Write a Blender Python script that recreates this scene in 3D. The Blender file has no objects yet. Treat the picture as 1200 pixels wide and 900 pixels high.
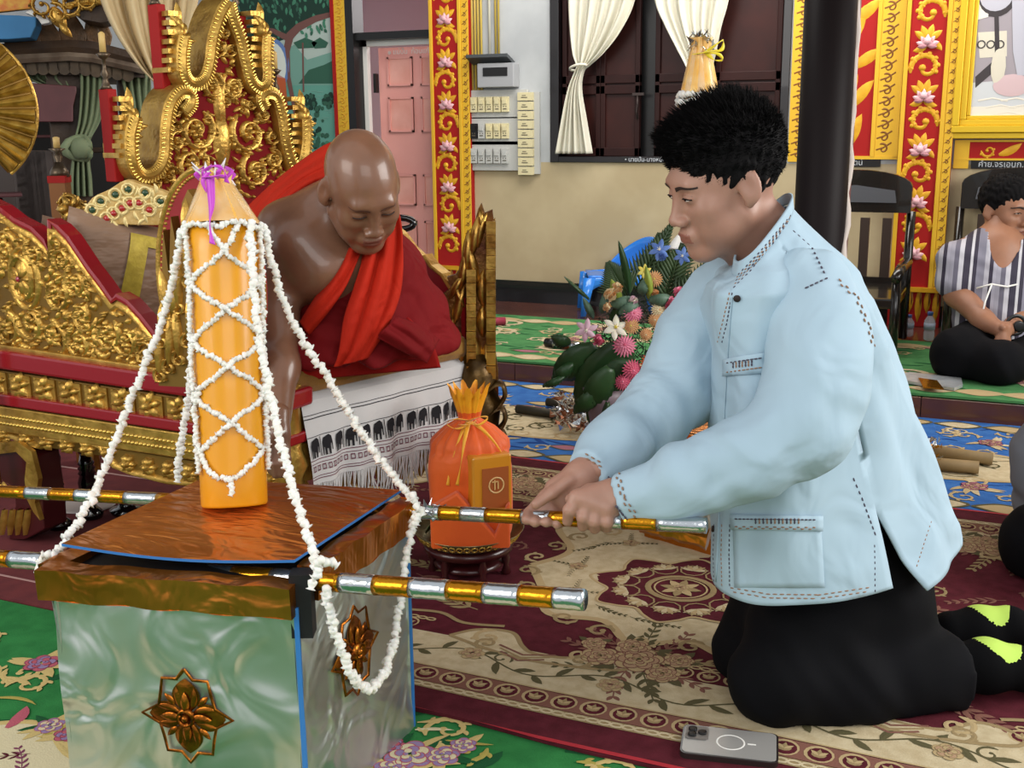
import bpy, bmesh, math, random
import numpy as np
from mathutils import Vector, Matrix, noise as mnoise
from mathutils.geometry import tessellate_polygon
random.seed(7); np.random.seed(7)
SC = bpy.context.scene; COL = SC.collection
R_ = math.radians
# ---------------------------------------------------------------- camera
FPX = 1330.0
CAM = Vector((0, 0, 1.2))
YAW = Matrix.Rotation(R_(24), 3, 'Z')            # the room's axes are the world's, the camera looks 24 degrees left of square
CROT = (YAW @ Matrix.Rotation(R_(90 - 13.1), 3, 'X') @ Matrix.Rotation(R_(-0.6), 3, 'Z'))
cam = bpy.data.objects.new('camera', bpy.data.cameras.new('camera')); COL.objects.link(cam)
cam.data.sensor_width = 36; cam.data.lens = FPX / 1200 * 36; cam.data.clip_start = .05
cam.matrix_world = Matrix.Translation(CAM) @ CROT.to_4x4()
SC.camera = cam
# ---------------------------------------------------------------- world, light, exposure
w = bpy.data.worlds.new('world'); SC.world = w; w.use_nodes = True
bg = w.node_tree.nodes['Background']; bg.inputs[0].default_value = (0.92, 0.96, 1.0, 1); bg.inputs[1].default_value = .5
def area(name, loc, tgt, sx, sy, power, col):
    l = bpy.data.lights.new(name, 'AREA'); l.shape = 'RECTANGLE'; l.size = sx; l.size_y = sy; l.energy = power; l.color = col
    o = bpy.data.objects.new(name, l); COL.objects.link(o); loc = YAW @ Vector(loc); tgt = YAW @ Vector(tgt); o.location = loc
    o.rotation_euler = (Vector(tgt) - Vector(loc)).to_track_quat('-Z', 'Y').to_euler(); return o
area('daylight_right', (4.2, 2.2, 2.3), (0.6, 2.6, .8), 3.2, 1.8, 125, (1, .98, .94))
area('daylight_left', (-3.6, .2, 2.4), (-.8, 3, .7), 2.6, 1.8, 60, (1, .97, .92))
area('daylight_front', (.8, -1.8, 2.6), (.3, 3.0, .5), 3.0, 1.6, 36, (1, .98, .96))
area('doorway_daylight', (.25, 8.2, 2.2), (.1, 7.6, 1.2), 1.2, 1.6, 30, (1, .96, .95))
area('back_wall_fill', (1.2, 5.6, 2.9), (.9, 6.9, 1.0), 3.4, 1.2, 75, (1, .97, .93)).rotation_euler.z += 0  # fill lamp added inside the room to brighten the back wall
SC.view_settings.view_transform = 'Standard'; SC.view_settings.look = 'None'
SC.view_settings.exposure = 0.60; SC.view_settings.gamma = 1.0; SC.view_settings.use_curve_mapping = False
# ---------------------------------------------------------------- helpers
def ray(px, py): return CROT @ Vector(((px - 600) / FPX, -(py - 450) / FPX, -1.0))
def P(px, py, d): return CAM + ray(px, py) * d            # point seen there at depth d
def G(px, py, z=0.0):                                      # point seen there at height z
    r = ray(px, py); return CAM + r * ((z - CAM.z) / r.z)
E1 = Vector((1, 0, 0)); E2 = Vector((0, 1, 0)); CX = YAW @ Vector((1, 0, 0)); CY = YAW @ Vector((0, 1, 0)); CZ = Vector((0, 0, 1))   # CX, CY: level right and forward of the view
def RM(s, t, z=0.0): return E1 * s + E2 * t + Vector((0, 0, z))   # room frame
class Plane:                                               # local frame: u, v in the surface, w out of it
    def __init__(s, o, u, v): s.o = Vector(o); s.u = Vector(u).normalized(); s.v = Vector(v).normalized(); s.n = s.u.cross(s.v)
    def uv(s, px, py, w=0.0):
        r = ray(px, py); t = (s.o + s.n * w - CAM).dot(s.n) / r.dot(s.n); q = CAM + r * t - s.o
        return (q.dot(s.u), q.dot(s.v))
    def pt(s, u, v, w=0.0): return s.o + s.u * u + s.v * v + s.n * w
def vplane(a, b): return Plane((a.x, a.y, 0), (b.x - a.x, b.y - a.y, 0), (0, 0, 1))
def lin(h):
    h = h.lstrip('#'); c = [int(h[i:i + 2], 16) / 255 for i in (0, 2, 4)]
    return tuple((x / 12.92 if x <= .04045 else ((x + .055) / 1.055) ** 2.4) for x in c) + (1,)
MATS = {}
def mat(name, col, rough=.6, metal=0, col2=None, cs=8, bump=0, bs=60, bd=.01, alpha=1, trans=0, sub=0, emit=0, ior=1.45, coat=0, spec=.5, voro=False, stretch=None, crease=False, sheen=0):
    if name in MATS: return MATS[name]
    m = bpy.data.materials.new(name); m.use_nodes = True; nt = m.node_tree; N = nt.nodes; L = nt.links
    b = N['Principled BSDF']; c = lin(col)
    b.inputs['Base Color'].default_value = c; b.inputs['Roughness'].default_value = rough; b.inputs['Metallic'].default_value = metal
    b.inputs['IOR'].default_value = ior; b.inputs['Specular IOR Level'].default_value = spec; b.inputs['Coat Weight'].default_value = coat
    b.inputs['Alpha'].default_value = alpha; b.inputs['Transmission Weight'].default_value = trans
    if sheen: b.inputs['Sheen Weight'].default_value = sheen
    if sub: b.inputs['Subsurface Weight'].default_value = sub; b.inputs['Subsurface Radius'].default_value = (.02, .008, .005); b.inputs['Subsurface Scale'].default_value = .4
    if emit: b.inputs['Emission Color'].default_value = c; b.inputs['Emission Strength'].default_value = emit
    if col2 or bump:
        tc = N.new('ShaderNodeTexCoord'); src = tc.outputs['Object']
        if stretch:
            mp = N.new('ShaderNodeMapping'); mp.inputs['Scale'].default_value = stretch; L.new(src, mp.inputs[0]); src = mp.outputs[0]
    if col2:
        n = N.new('ShaderNodeTexNoise'); n.inputs['Scale'].default_value = cs; n.inputs['Detail'].default_value = 4; L.new(src, n.inputs['Vector'])
        r = N.new('ShaderNodeValToRGB'); r.color_ramp.elements[0].position = .35; r.color_ramp.elements[1].position = .65
        r.color_ramp.elements[0].color = c; r.color_ramp.elements[1].color = lin(col2)
        L.new(n.outputs[0], r.inputs[0]); L.new(r.outputs[0], b.inputs['Base Color'])
    if bump:
        if voro: n = N.new('ShaderNodeTexVoronoi'); n.inputs['Scale'].default_value = bs; out = n.outputs['Distance']
        else:
            n = N.new('ShaderNodeTexNoise'); n.inputs['Scale'].default_value = bs; n.inputs['Detail'].default_value = 3; out = n.outputs[0]
            if crease: n.inputs['Distortion'].default_value = 2.0; n.inputs['Detail'].default_value = 1.5
        L.new(src, n.inputs['Vector'])
        bp = N.new('ShaderNodeBump'); bp.inputs['Strength'].default_value = bump; bp.inputs['Distance'].default_value = bd
        L.new(out, bp.inputs['Height']); L.new(bp.outputs[0], b.inputs['Normal'])
    MATS[name] = m; return m
def stripes(name, cols, scale, axis=0, rough=.8, obj=True):
    """woven stripes along one axis; cols = [(pos, hex)...]"""
    m = bpy.data.materials.new(name); m.use_nodes = True; nt = m.node_tree; N = nt.nodes; L = nt.links
    b = N['Principled BSDF']; b.inputs['Roughness'].default_value = rough
    tc = N.new('ShaderNodeTexCoord'); sx = N.new('ShaderNodeSeparateXYZ'); L.new(tc.outputs['Object'], sx.inputs[0])
    mu = N.new('ShaderNodeMath'); mu.operation = 'MULTIPLY'; mu.inputs[1].default_value = scale; L.new(sx.outputs[axis], mu.inputs[0])
    fr = N.new('ShaderNodeMath'); fr.operation = 'FRACT'; L.new(mu.outputs[0], fr.inputs[0])
    r = N.new('ShaderNodeValToRGB'); r.color_ramp.interpolation = 'CONSTANT'
    while len(r.color_ramp.elements) < len(cols): r.color_ramp.elements.new(.5)
    for e, (p, c) in zip(r.color_ramp.elements, cols): e.position = p; e.color = lin(c)
    L.new(fr.outputs[0], r.inputs[0]); L.new(r.outputs[0], b.inputs['Base Color']); MATS[name] = m; return m
class MB:
    def __init__(s): s.v = []; s.f = []; s.m = []; s.sm = []
    def add(s, vs, fs, m=0, smooth=True):
        o = len(s.v); s.v += [tuple(q) for q in vs]; s.f += [tuple(i + o for i in f) for f in fs]; s.m += [m] * len(fs); s.sm += [smooth] * len(fs)
        return s
    def box(s, c, size, m=0, rot=None, taper=1.0):
        x, y, z = [q / 2 for q in size]; vs = []
        for k, (a, b, d) in enumerate([(-1, -1, -1), (1, -1, -1), (1, 1, -1), (-1, 1, -1), (-1, -1, 1), (1, -1, 1), (1, 1, 1), (-1, 1, 1)]):
            t = taper if d > 0 else 1
            q = Vector((a * x * t, b * y * t, d * z)); q = (rot @ q) if rot else q; vs.append(q + Vector(c))
        return s.add(vs, [(0, 3, 2, 1), (4, 5, 6, 7), (0, 1, 5, 4), (1, 2, 6, 5), (2, 3, 7, 6), (3, 0, 4, 7)], m, False)
    def pbox(s, pl, u0, u1, v0, v1, w0, w1, m=0):           # box in a plane's frame
        vs = [pl.pt(u, v, w) for w in (w0, w1) for (u, v) in ((u0, v0), (u1, v0), (u1, v1), (u0, v1))]
        return s.add(vs, [(0, 3, 2, 1), (4, 5, 6, 7), (0, 1, 5, 4), (1, 2, 6, 5), (2, 3, 7, 6), (3, 0, 4, 7)], m, False)
    def prism(s, pl, pts, w0, w1, m=0, smooth=False):       # extruded outline in a plane's frame
        n = len(pts); A = sum(pts[i][0] * pts[(i + 1) % n][1] - pts[(i + 1) % n][0] * pts[i][1] for i in range(n))
        if A < 0: pts = pts[::-1]
        tri = tessellate_polygon([[Vector((a, b, 0)) for a, b in pts]])
        vs = [pl.pt(a, b, w1) for a, b in pts]
        tt = []
        for t in tri:
            a, b, c = [pts[i] for i in t]
            tt.append(t if (b[0] - a[0]) * (c[1] - a[1]) - (b[1] - a[1]) * (c[0] - a[0]) > 0 else t[::-1])
        if w0 == w1: return s.add(vs, tt, m, smooth)
        vs += [pl.pt(a, b, w0) for a, b in pts]
        fs = list(tt) + [tuple(i + n for i in t[::-1]) for t in tt] + [(i + n, (i + 1) % n + n, (i + 1) % n, i) for i in range(n)]
        return s.add(vs, fs, m, smooth)
    def stroke(s, pl, pts, wd, h, w0=0.0, m=0, cap=True, seg=None):   # raised ridge along a path, width may be a list
        n = len(pts); W = wd if isinstance(wd, (list, tuple)) else [wd] * n; vs = []
        for i in range(n):
            a = pts[max(i - 1, 0)]; b = pts[min(i + 1, n - 1)]; dx, dy = b[0] - a[0], b[1] - a[1]; l = math.hypot(dx, dy) or 1
            nx, ny = -dy / l, dx / l; x, y = pts[i]; hh = h * min(1, W[i] / (max(W) or 1) * 1.3)
            vs += [pl.pt(x + nx * W[i] / 2, y + ny * W[i] / 2, w0), pl.pt(x, y, w0 + hh), pl.pt(x - nx * W[i] / 2, y - ny * W[i] / 2, w0)]
        fs = []
        for i in range(n - 1):
            k = i * 3; fs += [(k + 1, k, k + 3, k + 4), (k + 2, k + 1, k + 4, k + 5)]
        return s.add(vs, fs, m, h > .0025)
    def bar(s, pl, pts, wd, w0, w1, h=.006, m=0):            # thick ribbon with side walls, for carved bodies
        n = len(pts); W = wd if isinstance(wd, (list, tuple)) else [wd] * n; vs = []; fs = []
        for i in range(n):
            a = pts[max(i - 1, 0)]; b = pts[min(i + 1, n - 1)]; dx, dy = b[0] - a[0], b[1] - a[1]; l = math.hypot(dx, dy) or 1
            nx, ny = -dy / l * W[i] / 2, dx / l * W[i] / 2; x, y = pts[i]
            vs += [pl.pt(x + nx, y + ny, w0), pl.pt(x + nx, y + ny, w1), pl.pt(x, y, w1 + h), pl.pt(x - nx, y - ny, w1), pl.pt(x - nx, y - ny, w0)]
        for i in range(n - 1):
            k = i * 5
            for j in range(5): fs.append((k + j, k + 5 + j, k + 5 + (j + 1) % 5, k + (j + 1) % 5)[::-1] if j < 4 else (k + 4, k + 9, k + 5, k)[::-1])
        fs += [(0, 1, 2, 3, 4), tuple(range((n - 1) * 5, n * 5))[::-1]]
        return s.add(vs, fs, m, False)
    def leaf(s, pl, x, y, a, ln, wd, h, w0=0.0, m=0, bend=0.0, n=6):
        pts = []; W = []; aa = a
        for i in range(n + 1):
            t = i / n; pts.append((x, y)); W.append(max(wd * math.sin(math.pi * min(1, t * .93 + .07)) ** .8, wd * .03)); aa = a + bend * t
            x += math.cos(aa) * ln / n; y += math.sin(aa) * ln / n
        return s.stroke(pl, pts, W, h, w0, m)
    def disc(s, pl, x, y, r, h, w0=0.0, m=0, n=12, ry=None, rot=0):
        ry = ry or r; vs = [pl.pt(x, y, w0 + h)]
        for k in (.6, 1.0):
            for i in range(n):
                t = 2 * math.pi * i / n; a, b = r * k * math.cos(t), ry * k * math.sin(t)
                vs.append(pl.pt(x + a * math.cos(rot) - b * math.sin(rot), y + a * math.sin(rot) + b * math.cos(rot), w0 + (h * .8 if k < 1 else 0)))
        fs = [(0, 1 + i, 1 + (i + 1) % n) for i in range(n)] + [(1 + i, 1 + n + i, 1 + n + (i + 1) % n, 1 + (i + 1) % n) for i in range(n)]
        return s.add(vs, fs, m, h > .002)
    def ring(s, pl, x, y, r, wd, h, w0=0.0, m=0, n=20, ry=None, a0=0, a1=2 * math.pi):
        ry = ry or r
        pts = [(x + r * math.cos(a0 + (a1 - a0) * i / n), y + ry * math.sin(a0 + (a1 - a0) * i / n)) for i in range(n + 1)]
        return s.stroke(pl, pts, wd, h, w0, m)
    def scroll(s, pl, x, y, r, a0, sgn=1, turns=1.25, wd=None, h=.01, w0=0.0, m=0, leaves=5, lm=None, ll=.8):
        """spiral vine curling into (x, y) with kranok leaves on its back"""
        wd = wd or r * .28; n = int(14 * turns) + 4; pts = []; W = []
        for i in range(n + 1):
            t = i / n; rr = r * (1 - .78 * t); a = a0 + sgn * turns * 2 * math.pi * t
            pts.append((x + rr * math.cos(a), y + rr * math.sin(a))); W.append(wd * (1 - .45 * t) * (1 if i else .3))
        s.stroke(pl, pts, W, h, w0, m); ex, ey = pts[-1]; s.disc(pl, ex, ey, wd * .62, h * 1.2, w0, m if lm is None else lm, 8)
        for k in range(leaves):
            t = (k + .4) / leaves * .62; rr = r * (1 - .78 * t); a = a0 + sgn * turns * 2 * math.pi * t
            for o, q in ((1, .5), (-1, -.35)):
                s.leaf(pl, x + rr * math.cos(a), y + rr * math.sin(a), a + sgn * (.5 if o > 0 else math.pi - .6), r * q * ll if q > 0 else -r * q * ll, wd * .8, h * .9, w0, m if lm is None else lm, bend=sgn * 1.1 * o)
        return s
    def tube(s, pts, r, m=0, n=8, cap=True, closed=False):
        pts = [Vector(p) for p in pts]; N = len(pts); RR = r if isinstance(r, (list, tuple)) else [r] * N; vs = []; prev = None
        for i in range(N):
            if closed: d = pts[(i + 1) % N] - pts[i - 1]
            else: d = pts[min(i + 1, N - 1)] - pts[max(i - 1, 0)]
            d = d.normalized() if d.length > 1e-9 else Vector((0, 0, 1))
            a = (prev - d * prev.dot(d)) if prev is not None else (Vector((0, 0, 1)) if abs(d.z) < .9 else Vector((1, 0, 0))).cross(d)
            a = a.normalized(); prev = a; b = d.cross(a)
            for k in range(n):
                t = 2 * math.pi * k / n; vs.append(pts[i] + (a * math.cos(t) + b * math.sin(t)) * RR[i])
        fs = []
        for i in range(N if closed else N - 1):
            j = (i + 1) % N
            for k in range(n): k2 = (k + 1) % n; fs.append((i * n + k, i * n + k2, j * n + k2, j * n + k))
        if cap and not closed: fs += [tuple(range(n))[::-1], tuple(range((N - 1) * n, N * n))]
        return s.add(vs, fs, m)
    def lathe(s, o, prof, m=0, n=20, axis=None, sx=1, sy=1):
        """prof = [(radius, height)...]"""
        o = Vector(o); M = (Vector(axis).to_track_quat('Z', 'Y').to_matrix() if axis is not None else Matrix.Identity(3)); vs = []
        for r, z in prof:
            for k in range(n): t = 2 * math.pi * k / n; vs.append(o + M @ Vector((r * sx * math.cos(t), r * sy * math.sin(t), z)))
        fs = [(i * n + k, i * n + (k + 1) % n, (i + 1) * n + (k + 1) % n, (i + 1) * n + k) for i in range(len(prof) - 1) for k in range(n)]
        fs += [tuple(range(n))[::-1], tuple(range((len(prof) - 1) * n, len(prof) * n))]
        return s.add(vs, fs, m)
    def ball(s, c, r, m=0, n=8, rings=5, sc=(1, 1, 1), rot=None):
        c = Vector(c); vs = []; 
        for i in range(1, rings):
            p = math.pi * i / rings
            for k in range(n):
                t = 2 * math.pi * k / n; q = Vector((math.sin(p) * math.cos(t) * sc[0], math.sin(p) * math.sin(t) * sc[1], math.cos(p) * sc[2])) * r
                vs.append(c + (rot @ q if rot else q))
        for z in (1, -1):
            q = Vector((0, 0, z * r * sc[2])); vs.append(c + (rot @ q if rot else q))
        T = len(vs) - 2; B = T + 1
        fs = [(i * n + k, (i + 1) * n + k, (i + 1) * n + (k + 1) % n, i * n + (k + 1) % n) for i in range(rings - 2) for k in range(n)]
        fs += [(T, k, (k + 1) % n) for k in range(n)] + [(B, (rings - 2) * n + (k + 1) % n, (rings - 2) * n + k) for k in range(n)]
        return s.add(vs, fs, m)
    def grid(s, fn, nu, nv, m=0, wrap=False, flip=False):
        vs = [fn(i / nu, j / nv) for j in range(nv + 1) for i in range(nu + (0 if wrap else 1))]; w_ = nu + (0 if wrap else 1); fs = []
        for j in range(nv):
            for i in range(nu):
                i2 = (i + 1) % w_ if wrap else i + 1; q = (j * w_ + i, j * w_ + i2, (j + 1) * w_ + i2, (j + 1) * w_ + i); fs.append(q[::-1] if flip else q)
        return s.add(vs, fs, m)
    def build(s, name, mats, parent=None, solid=0, smooth=True, sub=0, bevel=0):
        me = bpy.data.meshes.new(name); o = bpy.data.objects.new(name, me)
        V_ = [Vector(v) for v in s.v]
        if parent is not None: V_ = [v - WL(parent) for v in V_]
        me.from_pydata([tuple(v) for v in V_], [], s.f)
        for m_ in (mats if isinstance(mats, (list, tuple)) else [mats]): me.materials.append(m_)
        me.polygons.foreach_set('material_index', s.m); me.polygons.foreach_set('use_smooth', [a and smooth for a in s.sm]); me.update()
        COL.objects.link(o)
        if parent is not None: o.parent = parent
        if bevel: b = o.modifiers.new('bevel', 'BEVEL'); b.width = bevel; b.segments = 2; b.limit_method = 'ANGLE'
        if solid: b = o.modifiers.new('solid', 'SOLIDIFY'); b.thickness = solid; b.offset = 0
        if sub: b = o.modifiers.new('sub', 'SUBSURF'); b.levels = sub; b.render_levels = sub
        return o
def WL(o):
    l = Vector(o.location); p = o.parent
    while p is not None: l = l + p.location; p = p.parent
    return l
def empty(name, loc, label, cat, group=None):
    o = bpy.data.objects.new(name, None); COL.objects.link(o); o.location = loc; o.empty_display_size = .05; tag(o, label, cat, group); return o
def tag(o, label, cat, group=None, kind=None):
    if label: o['label'] = label
    if cat: o['category'] = cat
    if group: o['group'] = group
    if kind: o['kind'] = kind
    return o
def struct(o): o['kind'] = 'structure'; return o
def copy_tree(o, loc=None, rz=None, label=None, parent=None):
    c = o.copy(); COL.objects.link(c)
    if parent is not None: c.parent = parent
    if loc is not None: c.location = loc
    if rz is not None: c.rotation_euler = (0, 0, rz)
    if label: c['label'] = label
    for ch in [q for q in COL.objects if q.parent == o]: copy_tree(ch, parent=c)
    return c
def smooth_path(pts, n=8):
    """Catmull-Rom through points of any dimension"""
    p = [tuple(q) for q in pts]; p = [p[0]] + p + [p[-1]]; out = []
    for i in range(1, len(p) - 2):
        for k in range(n):
            t = k / n; out.append(tuple(.5 * ((2 * b) + (-a + c) * t + (2 * a - 5 * b + 4 * c - d) * t * t + (-a + 3 * b - 3 * c + d) * t ** 3) for a, b, c, d in zip(p[i - 1], p[i], p[i + 1], p[i + 2])))
    out.append(p[-2]); return out
# ---- implicit bodies: smooth union of tapered limbs and ellipsoids, polygonised by surface nets
class Body:
    def __init__(s, k=.02): s.p = []; s.k = k; s.disp = None
    def cone(s, a, b, ra, rb, k=None, sub=False): s.p.append(('c', np.array(a, 'f4'), np.array(b, 'f4'), ra, rb, s.k if k is None else k, sub)); return s
    def chain(s, pts, rs, k=None):
        for i in range(len(pts) - 1): s.cone(pts[i], pts[i + 1], rs[i], rs[i + 1], k)
        return s
    def ell(s, c, r, rot=None, k=None, sub=False): s.p.append(('e', np.array(c, 'f4'), np.array(r, 'f4'), np.array(rot if rot is not None else np.eye(3), 'f4'), None, s.k if k is None else k, sub)); return s
    def cut(s, o, n): s.p.append(('h', np.array(o, 'f4'), np.array(n, 'f4'), 0, 0, 0, True)); return s   # removes the side n points to
    def bounds(s):
        lo = np.full(3, 1e9); hi = -lo
        for q in s.p:
            if q[6]: continue
            if q[0] == 'c': rr = max(q[3], q[4]); P2 = [q[1] - rr, q[2] - rr, q[1] + rr, q[2] + rr]
            else: rr = float(max(q[2])); P2 = [q[1] - rr, q[1] + rr]
            for z in P2: lo = np.minimum(lo, z); hi = np.maximum(hi, z)
        return lo, hi
    def ev(s, X):
        d = np.full(X.shape[:-1], 1e3, 'f4')
        for q in s.p:
            if q[0] == 'c':
                ba = q[2] - q[1]; pa = X - q[1]; h = np.clip(pa @ ba / max(float(ba @ ba), 1e-12), 0, 1)
                e = np.linalg.norm(pa - h[..., None] * ba, axis=-1) - (q[3] + (q[4] - q[3]) * h)
            elif q[0] == 'e':
                y = (X - q[1]) @ q[3]; k0 = np.linalg.norm(y / q[2], axis=-1); k1 = np.linalg.norm(y / (q[2] ** 2), axis=-1) + 1e-9; e = k0 * (k0 - 1) / k1
            else: e = -((X - q[1]) @ q[2]); d = np.maximum(d, -e); continue
            k = q[5]
            if q[6]:
                if k > 0: h = np.maximum(k - np.abs(-e - d), 0) / k; d = np.maximum(d, -e) + h * h * k / 4
                else: d = np.maximum(d, -e)
            else:
                if k > 0: h = np.maximum(k - np.abs(e - d), 0) / k; d = np.minimum(d, e) - h * h * k / 4
                else: d = np.minimum(d, e)
        if s.disp is not None: d = d - s.disp(X)
        return d
    def mesh(s, vox, pad=.02):
        lo, hi = s.bounds(); lo = lo - pad - vox; hi = hi + pad + vox
        n = np.ceil((hi - lo) / vox).astype(int) + 1
        ax = [(lo[i] + vox * np.arange(n[i])).astype('f4') for i in range(3)]
        D = np.empty(tuple(n), 'f4')
        for i0 in range(0, n[0], 24):
            g = np.stack(np.meshgrid(ax[0][i0:i0 + 24], ax[1], ax[2], indexing='ij'), -1); D[i0:i0 + 24] = s.ev(g)
        D[0] = D[-1] = 1; D[:, 0] = D[:, -1] = 1; D[:, :, 0] = D[:, :, -1] = 1
        S = D < 0; nx, ny, nz = n; c = np.zeros((nx - 1, ny - 1, nz - 1), int)
        for a in (0, 1):
            for b in (0, 1):
                for e in (0, 1): c += S[a:nx - 1 + a, b:ny - 1 + b, e:nz - 1 + e]
        I = np.argwhere((c > 0) & (c < 8)); idx = np.full(c.shape, -1, int); idx[tuple(I.T)] = np.arange(len(I))
        acc = np.zeros((len(I), 3)); cnt = np.zeros(len(I))
        cor = [(a, b, e) for a in (0, 1) for b in (0, 1) for e in (0, 1)]
        for p_ in cor:
            for q_ in range(3):
                if p_[q_]: continue
                r_ = list(p_); r_[q_] = 1
                da = D[tuple((I + p_).T)]; db = D[tuple((I + r_).T)]; m = (da < 0) != (db < 0)
                t = np.where(m, da / np.where(m, da - db, 1), 0); pos = np.array(p_, float)[None].repeat(len(I), 0); pos[:, q_] = t
                acc[m] += pos[m]; cnt[m] += 1
        V = (I + acc / cnt[:, None]) * vox + lo; F = []
        for q_ in range(3):
            A = [slice(None)] * 3; B = [slice(None)] * 3; A[q_] = slice(0, -1); B[q_] = slice(1, None)
            ch = S[tuple(A)] != S[tuple(B)]; E = np.argwhere(ch); u_, v_ = [(1, 2), (2, 0), (0, 1)][q_]
            E = E[(E[:, u_] > 0) & (E[:, v_] > 0)]; 
            def ix(du, dv): J = E.copy(); J[:, u_] += du; J[:, v_] += dv; return idx[tuple(J.T)]
            ok = (E[:, u_] < c.shape[u_]) & (E[:, v_] < c.shape[v_]); E = E[ok]
            Q = np.stack([ix(-1, -1), ix(0, -1), ix(0, 0), ix(-1, 0)], 1); ins = S[tuple(E.T)]; Q[~ins] = Q[~ins][:, ::-1]; F.append(Q)
        F = np.concatenate(F); F = F[(F >= 0).all(1)]
        return V, F
    def build(s, name, mats, vox, parent=None, matfn=None, xf=None, smooth_it=0, keep=None, post=None):
        V, F = s.mesh(vox)
        if keep is not None: C = V[F].mean(1); F = F[keep(C)]
        mi = matfn(V[F].mean(1)) if matfn is not None else None
        if post is not None: V = post(V)
        if xf is not None: M = np.array(xf); V = V @ M[:3, :3].T + M[:3, 3]
        if parent is not None: V = V - np.array(WL(parent))
        used = np.unique(F); rm = np.full(len(V), -1, int); rm[used] = np.arange(len(used)); V = V[used]; F = rm[F]
        me = bpy.data.meshes.new(name); me.vertices.add(len(V)); me.vertices.foreach_set('co', V.astype('f4').ravel())
        me.loops.add(len(F) * 4); me.loops.foreach_set('vertex_index', F.astype('i4').ravel()); me.polygons.add(len(F))
        me.polygons.foreach_set('loop_start', np.arange(len(F), dtype='i4') * 4)
        for m_ in (mats if isinstance(mats, (list, tuple)) else [mats]): me.materials.append(m_)
        if mi is not None: me.polygons.foreach_set('material_index', mi.astype('i4'))
        me.update(calc_edges=True); me.polygons.foreach_set('use_smooth', [True] * len(F)); me.validate()
        o = bpy.data.objects.new(name, me); COL.objects.link(o)
        if parent is not None: o.parent = parent
        if smooth_it: b = o.modifiers.new('smooth', 'SMOOTH'); b.factor = .5; b.iterations = smooth_it
        return o
def euler(rx=0, ry=0, rz=0): return Matrix.Rotation(R_(rz), 3, 'Z') @ Matrix.Rotation(R_(ry), 3, 'Y') @ Matrix.Rotation(R_(rx), 3, 'X')
# ================================================================ materials of the setting
GOLD = mat('gold_leaf', '#c79a3a', .32, .75, '#a8782a', 14, .25, 90, .004)
GOLDP = mat('gold_paint', '#dba620', .45, .15, '#c98f18', 20)
YEL = mat('yellow_paint', '#d6a826', .5, .05)
DKGOLD = mat('dark_gold_paint', '#7a4a12', .6)
REDP = mat('red_paint', '#9c1c1a', .6, spec=.2)
REDL = mat('red_lacquer', '#8d1420', .25, coat=.5)
PINKF = mat('pale_pink_paint', '#d9a9ae', .5); PINKD = mat('dusky_pink_paint', '#b98088', .5); WHT = mat('white_paint', '#e8e6e0', .5)
BLK = mat('black_paint', '#0c0b0c', .4); DKW = mat('dark_wood', '#230e0c', .5, 0, '#2e1310', 5, .15, 30, .003, stretch=(1, 1, .15), spec=.25)
def pick(pl, l, w=0): return [pl.uv(x, y, w) for x, y in l]
# ---------------------------------------------------------------- floors
mb = MB(); mb.add([RM(-7, -1.5, 0), RM(4, -1.5, 0), RM(4, 4.74, 0), RM(-7, 4.74, 0)], [(0, 1, 2, 3)])
struct(mb.build('floor', mat('floor_brown', '#3b2018', .3, 0, '#4a2a20', 3)))
mb = MB(); K9 = Plane(RM(0, 0, 0), E1, E2); mb.pbox(K9, -7, 4, 4.76, 9, -.02, .082)
fl2 = struct(mb.build('floor', mat('floor_raised', '#2c1a14', .4)))
TILE = mat('glazed_brown_tile', '#4a2a22', .22, 0, '#5b352a', 4, coat=.3)
def piece(u0, u1, v0, v1, w0, w1, pl, name, m, par, bev=.002):
    mb = MB(); mb.pbox(pl, u0 + .0015, u1 - .0015, v0 + .0015, v1 - .0015, w0, w1); return mb.build(name, m, par, bevel=bev)
for i in range(12): piece(-5.2 + i * .45, -4.75 + i * .45, 6.0, 6.44, .083, .09, K9, 'tile', TILE, fl2)
for i in range(12): piece(-5.2 + i * .45, -4.75 + i * .45, 5.56, 6.0, .083, .09, K9, 'tile', TILE, fl2)
RISE = Plane(RM(0, 4.76, 0), E1, (0, 0, 1))
for i in range(9): piece(-3.9 + i * .6, -3.3 + i * .6, .002, .09, 0, .012, RISE, 'tile', TILE, fl2)
# ---------------------------------------------------------------- back wall
W = Plane(RM(0, 6.45), E1, (0, 0, 1)); mb = MB()
for u0, u1, v0, v1 in ((-8.5, -3.97, 0, 3.6), (-3.38, -2.6, 0, 3.6), (-2.6, -1.2, 0, .95), (-2.6, -1.2, 2.5, 3.6), (-1.2, 4, 0, 3.6), (-3.97, -3.38, 2.6, 3.6)):
    a, b = max(v0, 0), min(v1, .95)
    if b > a: mb.pbox(W, u0, u1, a, b, -.12, 0, 0)
    a = max(v0, .95)
    if v1 > a: mb.pbox(W, u0, u1, a, v1, -.12, 0, 1)
struct(mb.build('wall_back', [mat('wall_stained_cream', '#b8a886', .8, 0, '#a89775', 2.6, .1, 20, .003), mat('wall_grey_white', '#b9bcbc', .8, 0, '#a9acad', 4)]))
mb = MB(); mb.pbox(W, -3.1, -1.0, .09, .225, 0, .012); mb.pbox(W, -1.0, 3.9, .09, .2, 0, .012)
struct(mb.build('baseboard_back', mat('black_tile', '#101013', .25, coat=.3)))
mb = MB(); C9 = Plane(RM(0, 0, 3.6), E1, E2); mb.pbox(C9, -8.5, 4, 2.2, 7.5, 0, .1); struct(mb.build('ceiling', mat('ceiling_wood', '#6a4a34', .6, 0, '#553a28', 3)))  # ceiling out of view, added over part of the room to vary reflections
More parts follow.
